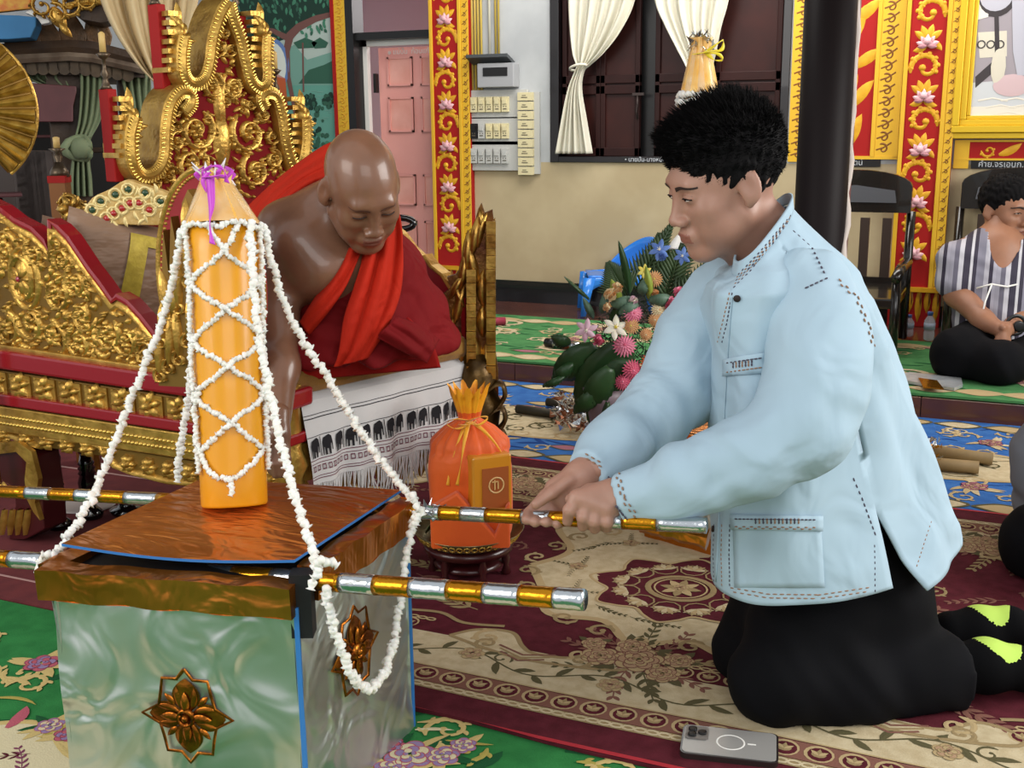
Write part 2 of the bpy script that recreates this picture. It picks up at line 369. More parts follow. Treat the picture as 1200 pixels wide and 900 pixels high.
mb = MB(); mb.pbox(K9, 3.9, 4.0, 4.9, 6.5, 0, 3.6); struct(mb.build('wall_right', MATS['wall_grey_white']))
# doorway: black frame, transom, pink leaf, bright porch beyond
mb = MB(); mb.pbox(W, -3.985, -3.93, .09, 2.6, -.1, .03); mb.pbox(W, -3.40, -3.36, .09, 2.6, -.1, .005); mb.pbox(W, -3.94, -3.39, 1.70, 1.745, -.08, .01)
struct(mb.build('trim_1', BLK))
mb = MB(); mb.pbox(W, -5.6, -2.2, 0, 3.2, -1.9, -1.8, 0); mb.pbox(W, -5.6, -2.2, 2.3, 2.36, -1.8, -.14, 1)
struct(mb.build('wall_porch', [mat('pale_pink_wall', '#f4d6dc', .7), mat('mauve_ceiling', '#c287a6', .6)]))
d1 = tag(bpy.data.objects.new('door_1', None), None, None); COL.objects.link(d1); d1.location = W.pt(-3.62, .09, -.16); d1['kind'] = 'structure'
PKD = mat('pink_door_paint', '#f4aea4', .45, 0, '#eca298', 3); PKI = mat('pink_door_panel', '#f6b6a8', .45, 0, '#eaa090', 6)
mb = MB(); mb.pbox(W, -3.87, -3.10, .10, 1.66, -.2, -.175); mb.build('door_leaf', PKD, d1)
for r, (v0, v1) in enumerate(((1.42, 1.60), (1.13, 1.35), (.66, .86), (.22, .56))):
    for u0, u1 in ((-3.80, -3.62), (-3.56, -3.36)):
        mb = MB(); mb.pbox(W, u0, u1, v0, v1, -.176, -.166, 0); 
        for a, b, c, d in ((u0, u1, v1 - .012, v1), (u0, u1, v0, v0 + .012), (u0, u0 + .012, v0, v1), (u1 - .012, u1, v0, v1)): mb.pbox(W, a, b, c, d, -.176, -.158, 1)
        mb.build('door_panel', [PKI, PKD], d1)
mb = MB(); mb.pbox(W, -3.895, -3.875, 1.38, 1.5, -.175, -.14); mb.build('hinge', BLK, d1)
mb = MB(); mb.pbox(W, -3.93, -3.90, .09, 1.70, -.12, -.08); mb.pbox(W, -3.93, -3.39, 1.665, 1.70, -.12, -.08); mb.build('door_light_strips', WHT, d1)  # white strips stand in for the light showing between frame and leaf
def text(name, body, pl, u, v, size, m, w=.003, parent=None):
    c = bpy.data.curves.new(name, 'FONT'); c.body = body; c.size = size; c.extrude = .0005; t = bpy.data.objects.new(name, c); COL.objects.link(t)
    bpy.context.view_layer.update(); me = bpy.data.meshes.new_from_object(t.evaluated_get(bpy.context.evaluated_depsgraph_get()))
    COL.objects.unlink(t); o = bpy.data.objects.new(name, me); me.materials.clear(); me.materials.append(m); COL.objects.link(o)
    M = Matrix((pl.u, pl.v, pl.n)).transposed(); me.transform(M.to_4x4()); o.location = pl.pt(u, v, w) - (WL(parent) if parent else Vector())
    if parent: o.parent = parent
    return o
text('lettering', '๏ แม่ปั๋น  ก้อนแก้ว  กาวาน', W, -3.80, 1.618, .045, WHT, -.172, d1)
# ---------------------------------------------------------------- painted gold and red wall decoration
def lotus(mb, pl, x, y, r, w0, mp, md):
    for k in range(5): mb.leaf(pl, x, y - r * .55, R_(20 + k * 35), r * 1.15, r * .55, .012, w0, mp)
    for k in range(4): mb.leaf(pl, x, y - r * .5, R_(-10 + k * 66), r * .95, r * .5, .014, w0 + .003, md)
    mb.disc(pl, x, y - r * .1, r * .5, .016, w0 + .004, mp, 10, ry=r * .4)
def hooks(mb, pl, u0, u1, v0, v1, w0, mg, md, step=.07):
    n = int((v1 - v0) / step); c = (u0 + u1) / 2; wd = u1 - u0
    for i in range(n):
        v = v0 + (i + .5) * step
        mb.scroll(pl, c - wd * .05, v, wd * .34, 2.2, -1, .9, wd * .13, .002, w0, md, 0)
        mb.stroke(pl, [(u0 + wd * .05, v - step * .1), (c, v + step * .12), (u1 - wd * .05, v + step * .55)], wd * .1, .001, w0, md)
def vine_column(mb, pl, u0, u1, v0, v1, w0, mg, mp, md, per, off=0):
    """gold scrolls and lotus flowers climbing a red strip"""
    c = (u0 + u1) / 2; hw = (u1 - u0) / 2; v = v1 - off; i = 0
    while v > v0 + per * .2:
        s = 1 if i % 2 else -1
        mb.scroll(pl, c, v, hw * .92, R_(90) + s * 1.9, -s, 1.05, hw * .34, .008, w0, mg, 7, ll=.62)
        if v - per * .5 > v0:
            for a in (35, 145, 75, 115): mb.leaf(pl, c, v - per * .5, R_(a), hw * .95, hw * .42, .008, w0, mg)
            mb.leaf(pl, c, v - per * .55, R_(-60 * s - (0 if s > 0 else 60)), hw * 1.0, hw * .4, .008, w0, mg, bend=1.2 * s); mb.leaf(pl, c, v - per * .55, R_(-130), hw * .95, hw * .4, .008, w0, mg, bend=-.9)
            lotus(mb, pl, c, v - per * .5, hw * .6, w0 + .010, mp, mp + 1)
        v -= per; i += 1
def column_strip(u0, u1, v0, v1, ww, label, per, off, base=True, hk=True, narrow=.05):
    o = empty('painted_pilaster', W.pt((u0 + u1) / 2, v0, ww / 2), label, 'pilaster', 'gold and red pilasters on the back wall')
    mb = MB(); mb.pbox(W, u0, u1, v0, v1, 0, ww); mb.build('shaft', REDP, o, bevel=.003)
    mb = MB()
    for a, b in ((u0, u0 + .022), (u1 - .022 - (narrow if hk else 0), u1 - (narrow if hk else 0))): mb.pbox(W, a, b, v0 + .2, v1, ww, ww + .012)
    if hk: mb.pbox(W, u1 - narrow, u1, v0 + .2, v1, ww, ww + .006)
    mb.build('gold_border', YEL, o, bevel=.003)
    if hk: mb = MB(); hooks(mb, W, u1 - narrow + .005, u1 - .004, v0 + .2, v1, ww + .007, 0, 0, .05); tag(mb.build('hook_pattern', DKGOLD, o), None, None, kind='stuff')
    mb = MB(); vine_column(mb, W, u0 + .024, u1 - .024 - (narrow if hk else 0), v0 + .22, v1, ww, 0, 1, 2, per, off)
    tag(mb.build('scroll_relief', [GOLDP, PINKF, PINKD], o), None, None, kind='stuff')
    if base:
        mb = MB(); mb.pbox(W, u0 - .015, u1 + .01, v0 + .19, v0 + .215, ww, ww + .016, 0)
        n = 6
        for i in range(n):
            x = u0 + (i + .5) * (u1 - u0) / n; mb.leaf(W, x, v0 + .195, R_(-90), .17 if i % 2 else .12, .036, .01, ww, 0, n=4); mb.leaf(W, x + .01, v0 + .195, R_(-90), .08, .012, .012, ww + .006, 1, n=3)
        mb.build('flame_skirt', [GOLDP, DKGOLD], o)
    return o
column_strip(-3.375, -3.11, .09, 3.3, .05, 'gold and red pilaster with lotus scrolls beside the pink doorway', .25, .12)
column_strip(-.61, -.345, .09, 3.3, .05, 'gold and red pilaster with lotus scrolls between the two black chairs', .27, -.03, True, True, .045)
# panel between the column and the pilaster, strip left of column, strip under picture
o = empty('wall_panel', W.pt(-.8, .97, .01), 'red wall panel with gold flames and hooked border behind the dark column', 'wall panel')
mb = MB(); mb.pbox(W, -1.02, -.615, .99, 3.3, 0, .012); mb.build('backing', REDP, o)
mb = MB(); mb.pbox(W, -.755, -.735, .99, 3.3, .012, .022); mb.pbox(W, -.735, -.64, .99, 3.3, .012, .016); mb.pbox(W, -.64, -.615, .99, 3.3, .012, .024); mb.pbox(W, -1.0, -.615, .975, .992, .012, .02); mb.build('gold_border', YEL, o)
mb = MB(); hooks(mb, W, -.73, -.645, 1.0, 3.3, .0165, 0, 0, .06); tag(mb.build('hook_pattern', DKGOLD, o), None, None, kind='stuff')
mb = MB()
for v, a in ((1.05, 80), (1.25, 60), (1.32, 100), (1.45, 40), (1.6, 85), (1.68, 50), (1.82, 70), (1.95, 100), (2.1, 60)):
    mb.scroll(W, -.9, v, .075, R_(a), 1, 1.0, .028, .006, .012, 0, 5, ll=.7)
    mb.leaf(W, -.86, v, R_(a), .17, .06, .006, .012, 0, bend=-.3); mb.leaf(W, -.95, v, R_(a + 20), .15, .05, .006, .012, 0, bend=.3)
mb.build('flame_relief', GOLDP, o)
o = empty('gold_wall_strip', W.pt(-1.14, .97, .01), 'narrow gold strip with hooked scrolls left of the dark column', 'wall strip')
mb = MB(); mb.pbox(W, -1.19, -1.085, .96, 3.3, 0, .014); mb.build('strip', YEL, o)
mb = MB(); hooks(mb, W, -1.18, -1.095, .97, 3.3, .0145, 0, 0, .062); tag(mb.build('hook_pattern', DKGOLD, o), None, None, kind='stuff')
# name strips
def name_strip(u0, u1, v0, v1, body, tu, label):
    o = empty('name_strip', W.pt((u0 + u1) / 2, v0, .01), label, 'sign'); mb = MB(); mb.pbox(W, u0, u1, v0, v1, 0, .012); mb.build('board', BLK, o)
    text('lettering', body, W, tu, v0 + .009, .042, mat('silver_lettering', '#b8bcc0', .4), .0135, o)
name_strip(-1.0, -.70, .935, .975, 'ละรัตน์', -.90, 'black name strip with silver lettering right of the dark column')
name_strip(-.25, .9, .930, .972, 'คำย.จรเอนก.อ่อนพันธ์ สุวรรณา', -.215, 'black name strip with silver lettering under the gold framed picture')
mb = MB(); mb.pbox(W, -.335, .9, .975, 1.065, 0, .01, 0); mb.pbox(W, -.335, .9, 1.065, 1.075, 0, .016, 1); mb.pbox(W, -.335, .9, .972, .982, 0, .016, 1); mb.pbox(W, -.335, -.262, .93, 1.07, .0, .014, 1)
for i in range(5): mb.scroll(W, -.17 + i * .21, 1.02, .036, 3.1, 1, 1, .014, .006, .01, 2, 4); mb.leaf(W, -.12 + i * .21, 1.0, .3, .12, .04, .006, .01, 2, bend=.5)
tag(mb.build('painted_band', [REDP, YEL, GOLDP]), 'red band of gold scrolls running under the framed picture', 'wall band')
# framed picture on the right
o = empty('framed_picture', W.pt(.25, 1.08, .03), 'large painting in a heavy gold frame above the seated man', 'painting')
fp = (-.385, 1.0, 1.082, 2.4); mb = MB()
for k, (i, wz, wd) in enumerate(((0, .05, .03), (.03, .065, .035), (.065, .045, .03), (.095, .03, .02))):
    a, b, c, d = fp[0] + i, fp[1] - i, fp[2] + i, fp[3] - i
    for q in ((a, b, c, c + wd), (a, a + wd, c + wd, d), (b - wd, b, c + wd, d), (a, b, d, d + wd)): mb.pbox(W, *q, 0, wz, 0)
mb.build('gold_frame', mat('gold_frame_paint', '#dcb52a', .35, .35), o, bevel=.004)
mb = MB(); L_ = lambda l: pick(W, l, .02)
x0, y0 = fp[0] + .1, fp[2] + .1
mb.prism(W, [(x0, y0), (fp[1] - .1, y0), (fp[1] - .1, 2.3), (x0, 2.3)], .01, .02, 0)
mb.prism(W, [(x0, y0), (fp[1] - .1, y0), (fp[1] - .1, 1.42), (x0, 1.36)], .0205, .0205, 1)
mb.prism(W, [(x0, y0), (fp[1] - .1, y0), (fp[1] - .1, y0 + .06), (x0, y0 + .06)], .021, .021, 5)
mb.prism(W, L_([(1143, 90), (1143, 103), (1172, 78), (1170, 66)]), .0212, .0212, 2)
mb.prism(W, L_([(1165, 5), (1170, 5), (1172, 75), (1166, 75)]), .0214, .0214, 2)
mb.disc(W, *W.uv(1168, -2, .02), .09, .001, .021, 2, 20); mb.disc(W, *W.uv(1168, -6, .02), .078, .001, .0222, 6, 20)
mb.prism(W, L_([(1146, 38), (1180, 36), (1180, 66), (1148, 68)]), .021, .021, 3)
mb.disc(W, *W.uv(1186, 100, .02), .09, .001, .0222, 4, 16, ry=.055); mb.disc(W, *W.uv(1170, 78, .02), .035, .001, .0222, 3, 12, ry=.09)
mb.prism(W, L_([(1186, 0), (1260, 0), (1260, 92), (1192, 88), (1187, 60)]), .0225, .0225, 0 if False else 6)
mb.prism(W, L_([(1143, 0), (1160, 0), (1158, 20), (1143, 24)]), .0212, .0212, 5)
for i in range(6): a = W.uv(1146 + i * 9, 118 + (i % 3) * 8, .02); mb.stroke(W, [a, (a[0] + .07, a[1] + .012), (a[0] + .14, a[1] - .004)], .008, .0005, .0215, 5)
for i in range(3): mb.ring(W, *W.uv(1150 + i * 11, 52, .02), .018, .006, .0005, .0225, 2, 10)
mb.build('canvas', [mat('canvas_grey', '#9a9297', .7), mat('canvas_pale', '#c3c6c8', .7), mat('canvas_dark', '#3a3436', .7), mat('canvas_ivory', '#cfc8b6', .7), mat('canvas_rose', '#c9aeb0', .7), mat('canvas_cream', '#dcd6c8', .7), mat('canvas_lilac', '#b4b3bd', .7)], o)
# ---------------------------------------------------------------- window with shutters
wo = bpy.data.objects.new('window_1', None); COL.objects.link(wo); wo.location = W.pt(-1.9, .95, -.05); wo['kind'] = 'structure'
mb = MB()
for q in ((-2.6, -2.545, .95, 2.5), (-1.245, -1.2, .95, 2.5), (-2.545, -1.245, .95, .985), (-2.545, -1.245, 2.45, 2.5)): mb.pbox(W, *q, -.1, .015)
mb.build('window_frame', mat('window_black', '#141012', .35, coat=.2), wo, bevel=.003)
text('lettering', '• นายปัน-นางหน้อย  กาวีใจ', W, -2.13, .957, .035, MATS['silver_lettering'], .0165, wo)
for u0, u1 in ((-2.54, -2.30), (-2.30, -2.06), (-1.97, -1.63), (-1.62, -1.255)):
    mb = MB()
    for q in ((u0, u0 + .03, .985, 2.45), (u1 - .03, u1, .985, 2.45)): mb.pbox(W, *q, -.07, -.03, 0)
    for v in (.985, 1.34, 1.40, 2.40): mb.pbox(W, u0, u1, v, v + .05, -.07, -.03, 0)
    mb.pbox(W, u0 + .02, u1 - .02, 1.02, 2.42, -.06, -.05, 1)
    mb.build('shutter', [DKW, mat('dark_wood_panel', '#35140f', .45, 0, '#280e0b', 6, spec=.3)], wo, bevel=.004)
mb = MB(); mb.pbox(W, -2.62, -1.18, .9, 2.55, -.14, -.11); mb.build('backing', BLK, wo)
mb = MB(); mb.pbox(W, -2.10, -2.03, 1.33, 1.345, -.03, -.015); mb.tube([W.pt(-2.07, 1.33, -.02), W.pt(-2.068, 1.28, -.015), W.pt(-2.075, 1.24, -.02), W.pt(-2.065, 1.2, -.02)], .006); mb.build('latch', mat('old_iron', '#3d3432', .4, .7), wo)
# ---------------------------------------------------------------- dark column with its hanging cord
o = empty('column', P(972, 455, 4.95), 'tall dark round wooden column behind the kneeling man', 'column'); cb = P(951, 452, 4.95); cb.z = 0.09
mb = MB(); c_ = Vector((cb.x, cb.y, 0)); mb.lathe(c_, [(.12, 0.0), (.12, .25), (.108, .3), (.102, 3.50)], 0, 28); mb.build('shaft', mat('dark_column_lacquer', '#100a0b', .5, 0, '#181011', 4, spec=.15, stretch=(1, 1, .1)), o)
xr = P(1003, 100, 4.9); mb = MB(); n_ = 14
mb.tube([Vector((xr.x - .012, xr.y, 3.5)), Vector((xr.x - .012, xr.y, .3))], .016, 0); mb.build('pink_edge_highlight', mat('pinkish_highlight', '#8d5f5c', .35), o)  # pinkish rod stands in for the highlight down the column's right edge
mb = MB(); pts = [P(1008 - i * 1.05 + 1.5 * math.sin(i * 1.7), -40 + i * 19, 4.75) for i in range(21)]
mb.tube(pts, [.010 + .006 * (math.sin(i * 2.1) > 0) for i in range(21)], 0)
tag(mb.build('hanging_cord', mat('off_white_cotton', '#c9bdb4', .8)), 'twisted off-white cord hanging down beside the dark column', 'cord')
# ---------------------------------------------------------------- switchboard
CREAM = mat('cream_plastic', '#cfc49a', .45); GREYP = mat('grey_white_plastic', '#b3b3ae', .45); SLOT = mat('dark_slot', '#5a5244', .6)
o = empty('switchboard', W.pt(-2.95, .95, 0), 'three grey switch plates with rows of cream switches beside the gold pilaster', 'switchboard')
rows = ((112, 134, [(1, 0)] * 5), (143, 165, [(2, 0), (3, 1), (1, 1), (1, 1), (1, 1)]), (171, 195, [(3, 1)] * 5))
for j, (ya, yb, ty) in enumerate(rows):
    a = W.uv(551, ya - 4); b = W.uv(615, yb + 3); mb = MB(); mb.pbox(W, a[0], b[0] + .03, b[1] - .01, a[1] + .01, 0, .03); mb.build('plate', GREYP, o, bevel=.003)
    for i, (t, _) in enumerate(ty):
        u = a[0] + .045 + i * .052; v = (a[1] + b[1]) / 2; mb = MB(); mb.pbox(W, u - .022, u + .022, v - .045, v + .045, .03, .05, 0)
        mb.pbox(W, u - .013, u + .013, v + .002, v + .03, .05, .058, 0); mb.pbox(W, u - .012, u + .012, v - .03, v - .024, .05, .052, 1); mb.disc(W, u - .008, v - .014, .004, .001, .05, 1, 6); mb.disc(W, u + .008, v - .014, .004, .001, .05, 1, 6)
        mb.build('switch', [{1: CREAM, 2: BLK, 3: GREYP}[t], SLOT], o, bevel=.002)
mb = MB(); mb.pbox(W, -2.80, -2.665, .88, 1.36, 0, .02); mb.build('side_rail', GREYP, o)
for i in range(9):
    v = 1.335 - i * .0545; mb = MB(); mb.pbox(W, -2.795, -2.70, v - .024, v + .024, .02, .05, 0); mb.pbox(W, -2.77, -2.73, v - .008, v - .003, .05, .052, 1); mb.pbox(W, -2.765, -2.74, v + .004, v + .008, .05, .052, 1)
    mb.build('switch_box', [CREAM, SLOT], o, bevel=.003)
o = empty('breaker_box', W.pt(-2.93, 1.38, .05), 'grey breaker box with a dark lid above the switch plates', 'breaker box')
mb = MB(); mb.pbox(W, -3.04, -2.80, 1.39, 1.53, 0, .09); mb.build('housing', mat('grey_box_plastic', '#9b9c9e', .4), o, bevel=.006)
mb = MB(); mb.pbox(W, -3.0, -2.84, 1.455, 1.505, .091, .094); mb.build('breaker_window', BLK, o)
mb = MB(); mb.prism(Plane(W.pt(-3.1, 1.54, 0), W.u, (W.v * .35 + W.n * .94)), [(0, 0), (.27, 0), (.27, .12), (0, .12)], 0, .02); mb.build('lid', mat('dark_grey_plastic', '#44484a', .35), o)
mb = MB(); 
for i, u in enumerate((-3.105, -3.085, -3.065, -3.045, -2.99)): mb.tube([W.pt(u, 1.2 if i < 4 else 1.55, .012), W.pt(u, 2.6, .012)], .008, 0 if i < 3 or i == 4 and False else (1 if i == 4 else 0))
for i, u in enumerate((-2.95, -2.93)): mb.tube([W.pt(u, 1.54, .012), W.pt(u, 2.6, .012)], .007, 0)
tag(mb.build('conduit_pipes', [mat('yellow_conduit', '#b9a04a', .4), mat('pale_conduit', '#c9c6b4', .4)]), 'bundle of yellow electrical conduits running up beside the gold pilaster', 'pipes')
# ---------------------------------------------------------------- mural
o = empty('mural', W.pt(-4.45, 0.7, .02), 'painted mural of a haloed seated figure by a lake under a tree', 'mural')
M_ = [mat('mural_' + n, c, .8) for n, c in (('sky', '#a9b9b0'), ('water', '#5f9a8a'), ('green', '#2e5a48'), ('dark', '#14352a'), ('trunk', '#6e4a44'), ('halo', '#aebfd2'), ('skin', '#b98a82'), ('orange', '#b5562e'), ('hill', '#6f9a8c'), ('pale', '#cfd6cc'), ('mid', '#3f7a60'), ('blue', '#5f7db0'))]
mb = MB(); L_ = lambda l: pick(W, l, .02)
mb.pbox(W, -5.1, -4.07, .5, 2.6, 0, .02, 0)
def fl(l, z, m): mb.prism(W, L_(l), .02 + z * .0006, .02 + z * .0006, m)
fl([(270, 100), (392, 98), (394, 250), (270, 250)], 1, 1); fl([(330, 100), (330, 62), (345, 52), (360, 70), (392, 60), (392, 100)], 2, 8); fl([(350, 98), (362, 82), (380, 76), (392, 70), (392, 98)], 3, 2)
fl([(272, -30), (388, -30), (388, 14), (372, 24), (352, 30), (340, 44), (322, 50), (300, 44), (285, 50), (272, 40)], 3, 3)
for i in range(150):
    a = W.uv(random.uniform(276, 385), random.uniform(-20, 44), .02)
    if a[0] > -4.35 and a[1] < 1.74: continue
    mb.leaf(W, a[0], a[1], random.uniform(-2.2, -.6), random.uniform(.03, .05), .022, .0004, .0226, random.choice((2, 10, 3, 10)), n=3)
mb.stroke(W, [W.uv(*q, .02) for q in ((388, 17), (370, 22), (350, 32), (340, 42), (336, 60), (338, 90), (345, 125), (350, 150))], [.03, .04, .05, .06, .05, .035, .03, .04], .0006, .0232, 4)
mb.stroke(W, [W.uv(*q, .02) for q in ((336, 44), (320, 36), (305, 34))], [.04, .03, .02], .0006, .0232, 4)
for x, r in ((358, 14), (375, 10)): fl([(x - r, 50), (x, 44), (x + r, 50), (x + r * .7, 56), (x - r * .6, 57)], 4, 2)
mb.stroke(W, [W.uv(355, 50, .02), W.uv(356, 108, .02)], .012, .0005, .0228, 4)
mb.disc(W, *W.uv(322, 76, .02), .115, .0006, .0235, 11, 22, ry=.165); mb.disc(W, *W.uv(321, 77, .02), .098, .0005, .0242, 9, 22, ry=.145)
fl([(309, 128), (310, 95), (318, 87), (326, 87), (335, 92), (337, 128)], 8, 6); fl([(324, 90), (335, 92), (338, 130), (322, 130)], 9, 7)
mb.disc(W, *W.uv(320.5, 75, .02), .035, .0006, .0258, 6, 14, ry=.05); mb.disc(W, *W.uv(320, 65, .02), .036, .0006, .0262, 3, 12, ry=.026); mb.disc(W, *W.uv(320, 60, .02), .014, .0006, .0265, 3, 8, ry=.03)
for y in (73, 80): mb.stroke(W, [W.uv(318, y, .02), W.uv(323, y, .02)], .004, .0005, .0265, 4)
for cx, cy, rx, ry, m in ((365, 140, .09, .08, 2), (362, 120, .06, .05, 3), (386, 118, .05, .04, 2), (375, 165, .06, .05, 10)):
    a = W.uv(cx, cy, .02)
    for i in range(26): mb.disc(W, a[0] + random.uniform(-rx, rx), a[1] + random.uniform(-ry, ry), random.uniform(.01, .022), .0006, .0226 + random.random() * .0008, random.choice((m, 3, 2)), 7)
for i in range(30): a = W.uv(random.uniform(345, 388), random.uniform(105, 200), .02); mb.stroke(W, [a, (a[0] + .05, a[1])], .004, .0003, .0218, 8)
mb.build('painting', M_, o)
mb = MB(); mb.pbox(W, -4.09, -4.065, .4, 2.6, 0, .035, 1); mb.pbox(W, -4.065, -3.985, .4, 2.6, 0, .03, 0)
mb.build('gold_frame', [YEL, REDP], o)
mb = MB(); hooks(mb, W, -4.06, -3.99, .4, 2.6, .031, 0, 0, .05); tag(mb.build('hook_pattern', [mat('hook_gold', '#c9921e', .5)], o), None, None, kind='stuff')
# ================================================================ carpets
def carpet(name, label, s0, s1, t0, t1, z, base, mats, draw, edge=None, wave=.0, n=(40, 30), th=.006, cat='carpet'):
    o = empty(name, RM((s0 + s1) / 2, (t0 + t1) / 2, z), label, cat)
    zz = lambda s, t: z + th + wave * (math.sin(s * 7.1 + t * 2) * .5 + .5) * (math.sin(t * 9 - s * 3) * .5 + .5)
    e = edge or (lambda s: 0.0)
    class WK(Plane):
        def pt(q, u, v, w=0.0): u = min(max(u, s0), s1); v = min(max(v, t0 + e(u)), t1); return RM(u, v, zz(u, v) + w)
    K = WK(RM(0, 0, z), E1, E2)
    mb = MB(); mb.grid(lambda i, j: RM(s0 + (s1 - s0) * i, (t0 + e(s0 + (s1 - s0) * i)) * (1 - j) + t1 * j, zz(s0 + (s1 - s0) * i, (t0 + e(s0 + (s1 - s0) * i)) * (1 - j) + t1 * j)), *n)
    for a, b in ((0, 0), (0, 1)):
        v = t0 if b == 0 else t1
        mb.grid(lambda i, j: RM(s0 + (s1 - s0) * i, v + (e(s0 + (s1 - s0) * i) if b == 0 else 0), z + (zz(s0 + (s1 - s0) * i, v + (e(s0 + (s1 - s0) * i) if b == 0 else 0)) - z) * (j if b == 0 else 1 - j)), n[0], 1)
    for v in (s0, s1): mb.grid(lambda i, j: RM(v, (t0 + e(v)) * (1 - i) + t1 * i, z + (zz(v, t0) - z) * (1 - j if v == s1 else j)), n[1], 1)
    mb.build('pile', base, o); mb = MB(); draw(mb, K)
    tag(mb.build('woven_pattern', mats, o), None, None, kind='stuff'); return o
PILE = dict(rough=.95, spec=.15, bump=.5, bs=260, bd=.002)
BUR = mat('burgundy_pile', '#59202a', col2='#4c1a22', cs=30, **PILE)
CRM = mat('cream_pile', '#c4b594', col2='#b5a482', cs=40, **PILE); TAN = mat('tan_pile', '#94805c', **PILE); OLV = mat('olive_pile', '#585238', **PILE)
LTN = mat('light_tan_pile', '#b09a72', **PILE); RSE = mat('rosewood_pile', '#7c5448', **PILE); PCH = mat('peach_pile', '#a8896c', **PILE)
GRN = mat('green_pile', '#327d42', col2='#2a6f3a', cs=20, **PILE); DGR = mat('dark_green_pile', '#1d5230', **PILE); YGR = mat('straw_pile', '#c3ad72', **PILE)
LIL = mat('lilac_pile', '#8f7aa0', **PILE); RPK = mat('rose_pink_pile', '#b05a68', **PILE); GCR = mat('pale_cream_pile', '#cfc4a0', **PILE)
BLU = mat('blue_pile', '#3a6aa8', col2='#2f5c9c', cs=20, **PILE); DBL = mat('navy_pile', '#1d3f7c', **PILE); REDE = mat('red_binding', '#a3202c', .8)
FM = [BUR, CRM, TAN, OLV, LTN, RSE, PCH]
def spray(mb, K, x, y, a, L, m=2, n=9, w0=.0, wd=None, pairs=1.0):
    wd = wd or L * .045; px, py = x, y; b = random.uniform(-.6, .6); aa = a; pts = [(x, y)]
    for i in range(n):
        px += math.cos(aa) * L / n; py += math.sin(aa) * L / n; aa += b / n; pts.append((px, py))
        for s in (1, -1): mb.leaf(K, px, py, aa + s * .75, L * .2 * (1.15 - i / n * .6), L * .065, .0006, w0, m, n=4, bend=-.4 * s)
    mb.stroke(K, pts, wd * .4, .0005, w0, m)
def rose(mb, K, x, y, r, cols, w0=.001, pet=8, dk=None):
    for k, (rr, m) in enumerate(((1.0, cols[0]), (.8, cols[1]), (.6, cols[0]), (.42, cols[1]), (.25, cols[2]))):
        nn = pet - k; a0 = random.random() * 6
        for i in range(nn):
            a = a0 + 2 * math.pi * i / nn; q = r * rr * .62
            mb.disc(K, x + q * math.cos(a), y + q * math.sin(a), r * rr * .40, .0003, w0 + k * .0006 + (.0001 * (i % 2)), m, 9)
            mb.ring(K, x + q * math.cos(a), y + q * math.sin(a), r * rr * .39, r * .045, .0003, w0 + k * .0006 + .0003, cols[3], 8, a0=a - 1.5, a1=a + 1.5)
def vine(mb, K, x0, x1, y, amp, per, m, lm, w0, wd=.006, leaf=.05):
    n = int(abs(x1 - x0) / per * 14); pts = [(x0 + (x1 - x0) * i / n, y + amp * math.sin(2 * math.pi * (x1 - x0) * i / n / per)) for i in range(n + 1)]
    mb.stroke(K, pts, wd, .0005, w0, m)
    for i in range(1, n, 2):
        a = math.atan2(pts[i][1] - pts[i - 1][1], pts[i][0] - pts[i - 1][0]); s = 1 if i % 4 == 1 else -1
        mb.leaf(K, *pts[i], a + s * .9, leaf * random.uniform(.7, 1.2), leaf * .34, .0006, w0, lm if i % 3 else m, n=4, bend=-.5 * s)
    for i in range(7, n, 14): mb.scroll(K, pts[i][0], pts[i][1] + (.02 if (i // 7) % 2 else -.02), .028, random.random() * 6, 1 if i % 2 else -1, 1, .007, .0005, w0, m, 0)
def chain(mb, K, x0, x1, y, r, m, w0):
    for i in range(int((x1 - x0) / (r * 2.1))): mb.ring(K, x0 + i * r * 2.1, y, r * 1.05, r * .5, .0005, w0, m, 8, ry=r * .6)
def medallions(mb, K, x0, x1, y, r, w0, lt=4, dk=2, bg=0):
    for i in range(int((x1 - x0) / (r * 2.25))):
        x = x0 + i * r * 2.25; mb.disc(K, x, y, r, .0003, w0, lt, 14); mb.disc(K, x + r * .05, y - r * .05, r * .8, .0003, w0 + .0004, bg, 12)
        mb.disc(K, x, y - r * .1, r * .5, .0003, w0 + .0008, dk, 9, ry=r * .38)
        for a in (40, 90, 140): mb.leaf(K, x, y - r * .2, R_(a), r * .75, r * .3, .0003, w0 + .0012, dk if a == 90 else lt, n=3)
def blob(mb, K, pts, m, w0): mb.prism(K, [p[:2] for p in smooth_path(pts + [pts[0]], 6)[:-1]], w0, w0, m)
def subdiv_blob(mb, K, pts, m, w0, rim=None, rw=.02):
    sp = [p[:2] for p in smooth_path(pts + [pts[0]], 7)][:-1]; mb.prism(K, sp, w0, w0, m)
    if rim is not None: mb.stroke(K, sp + [sp[0]], rw, .0006, w0 + .0003, rim)
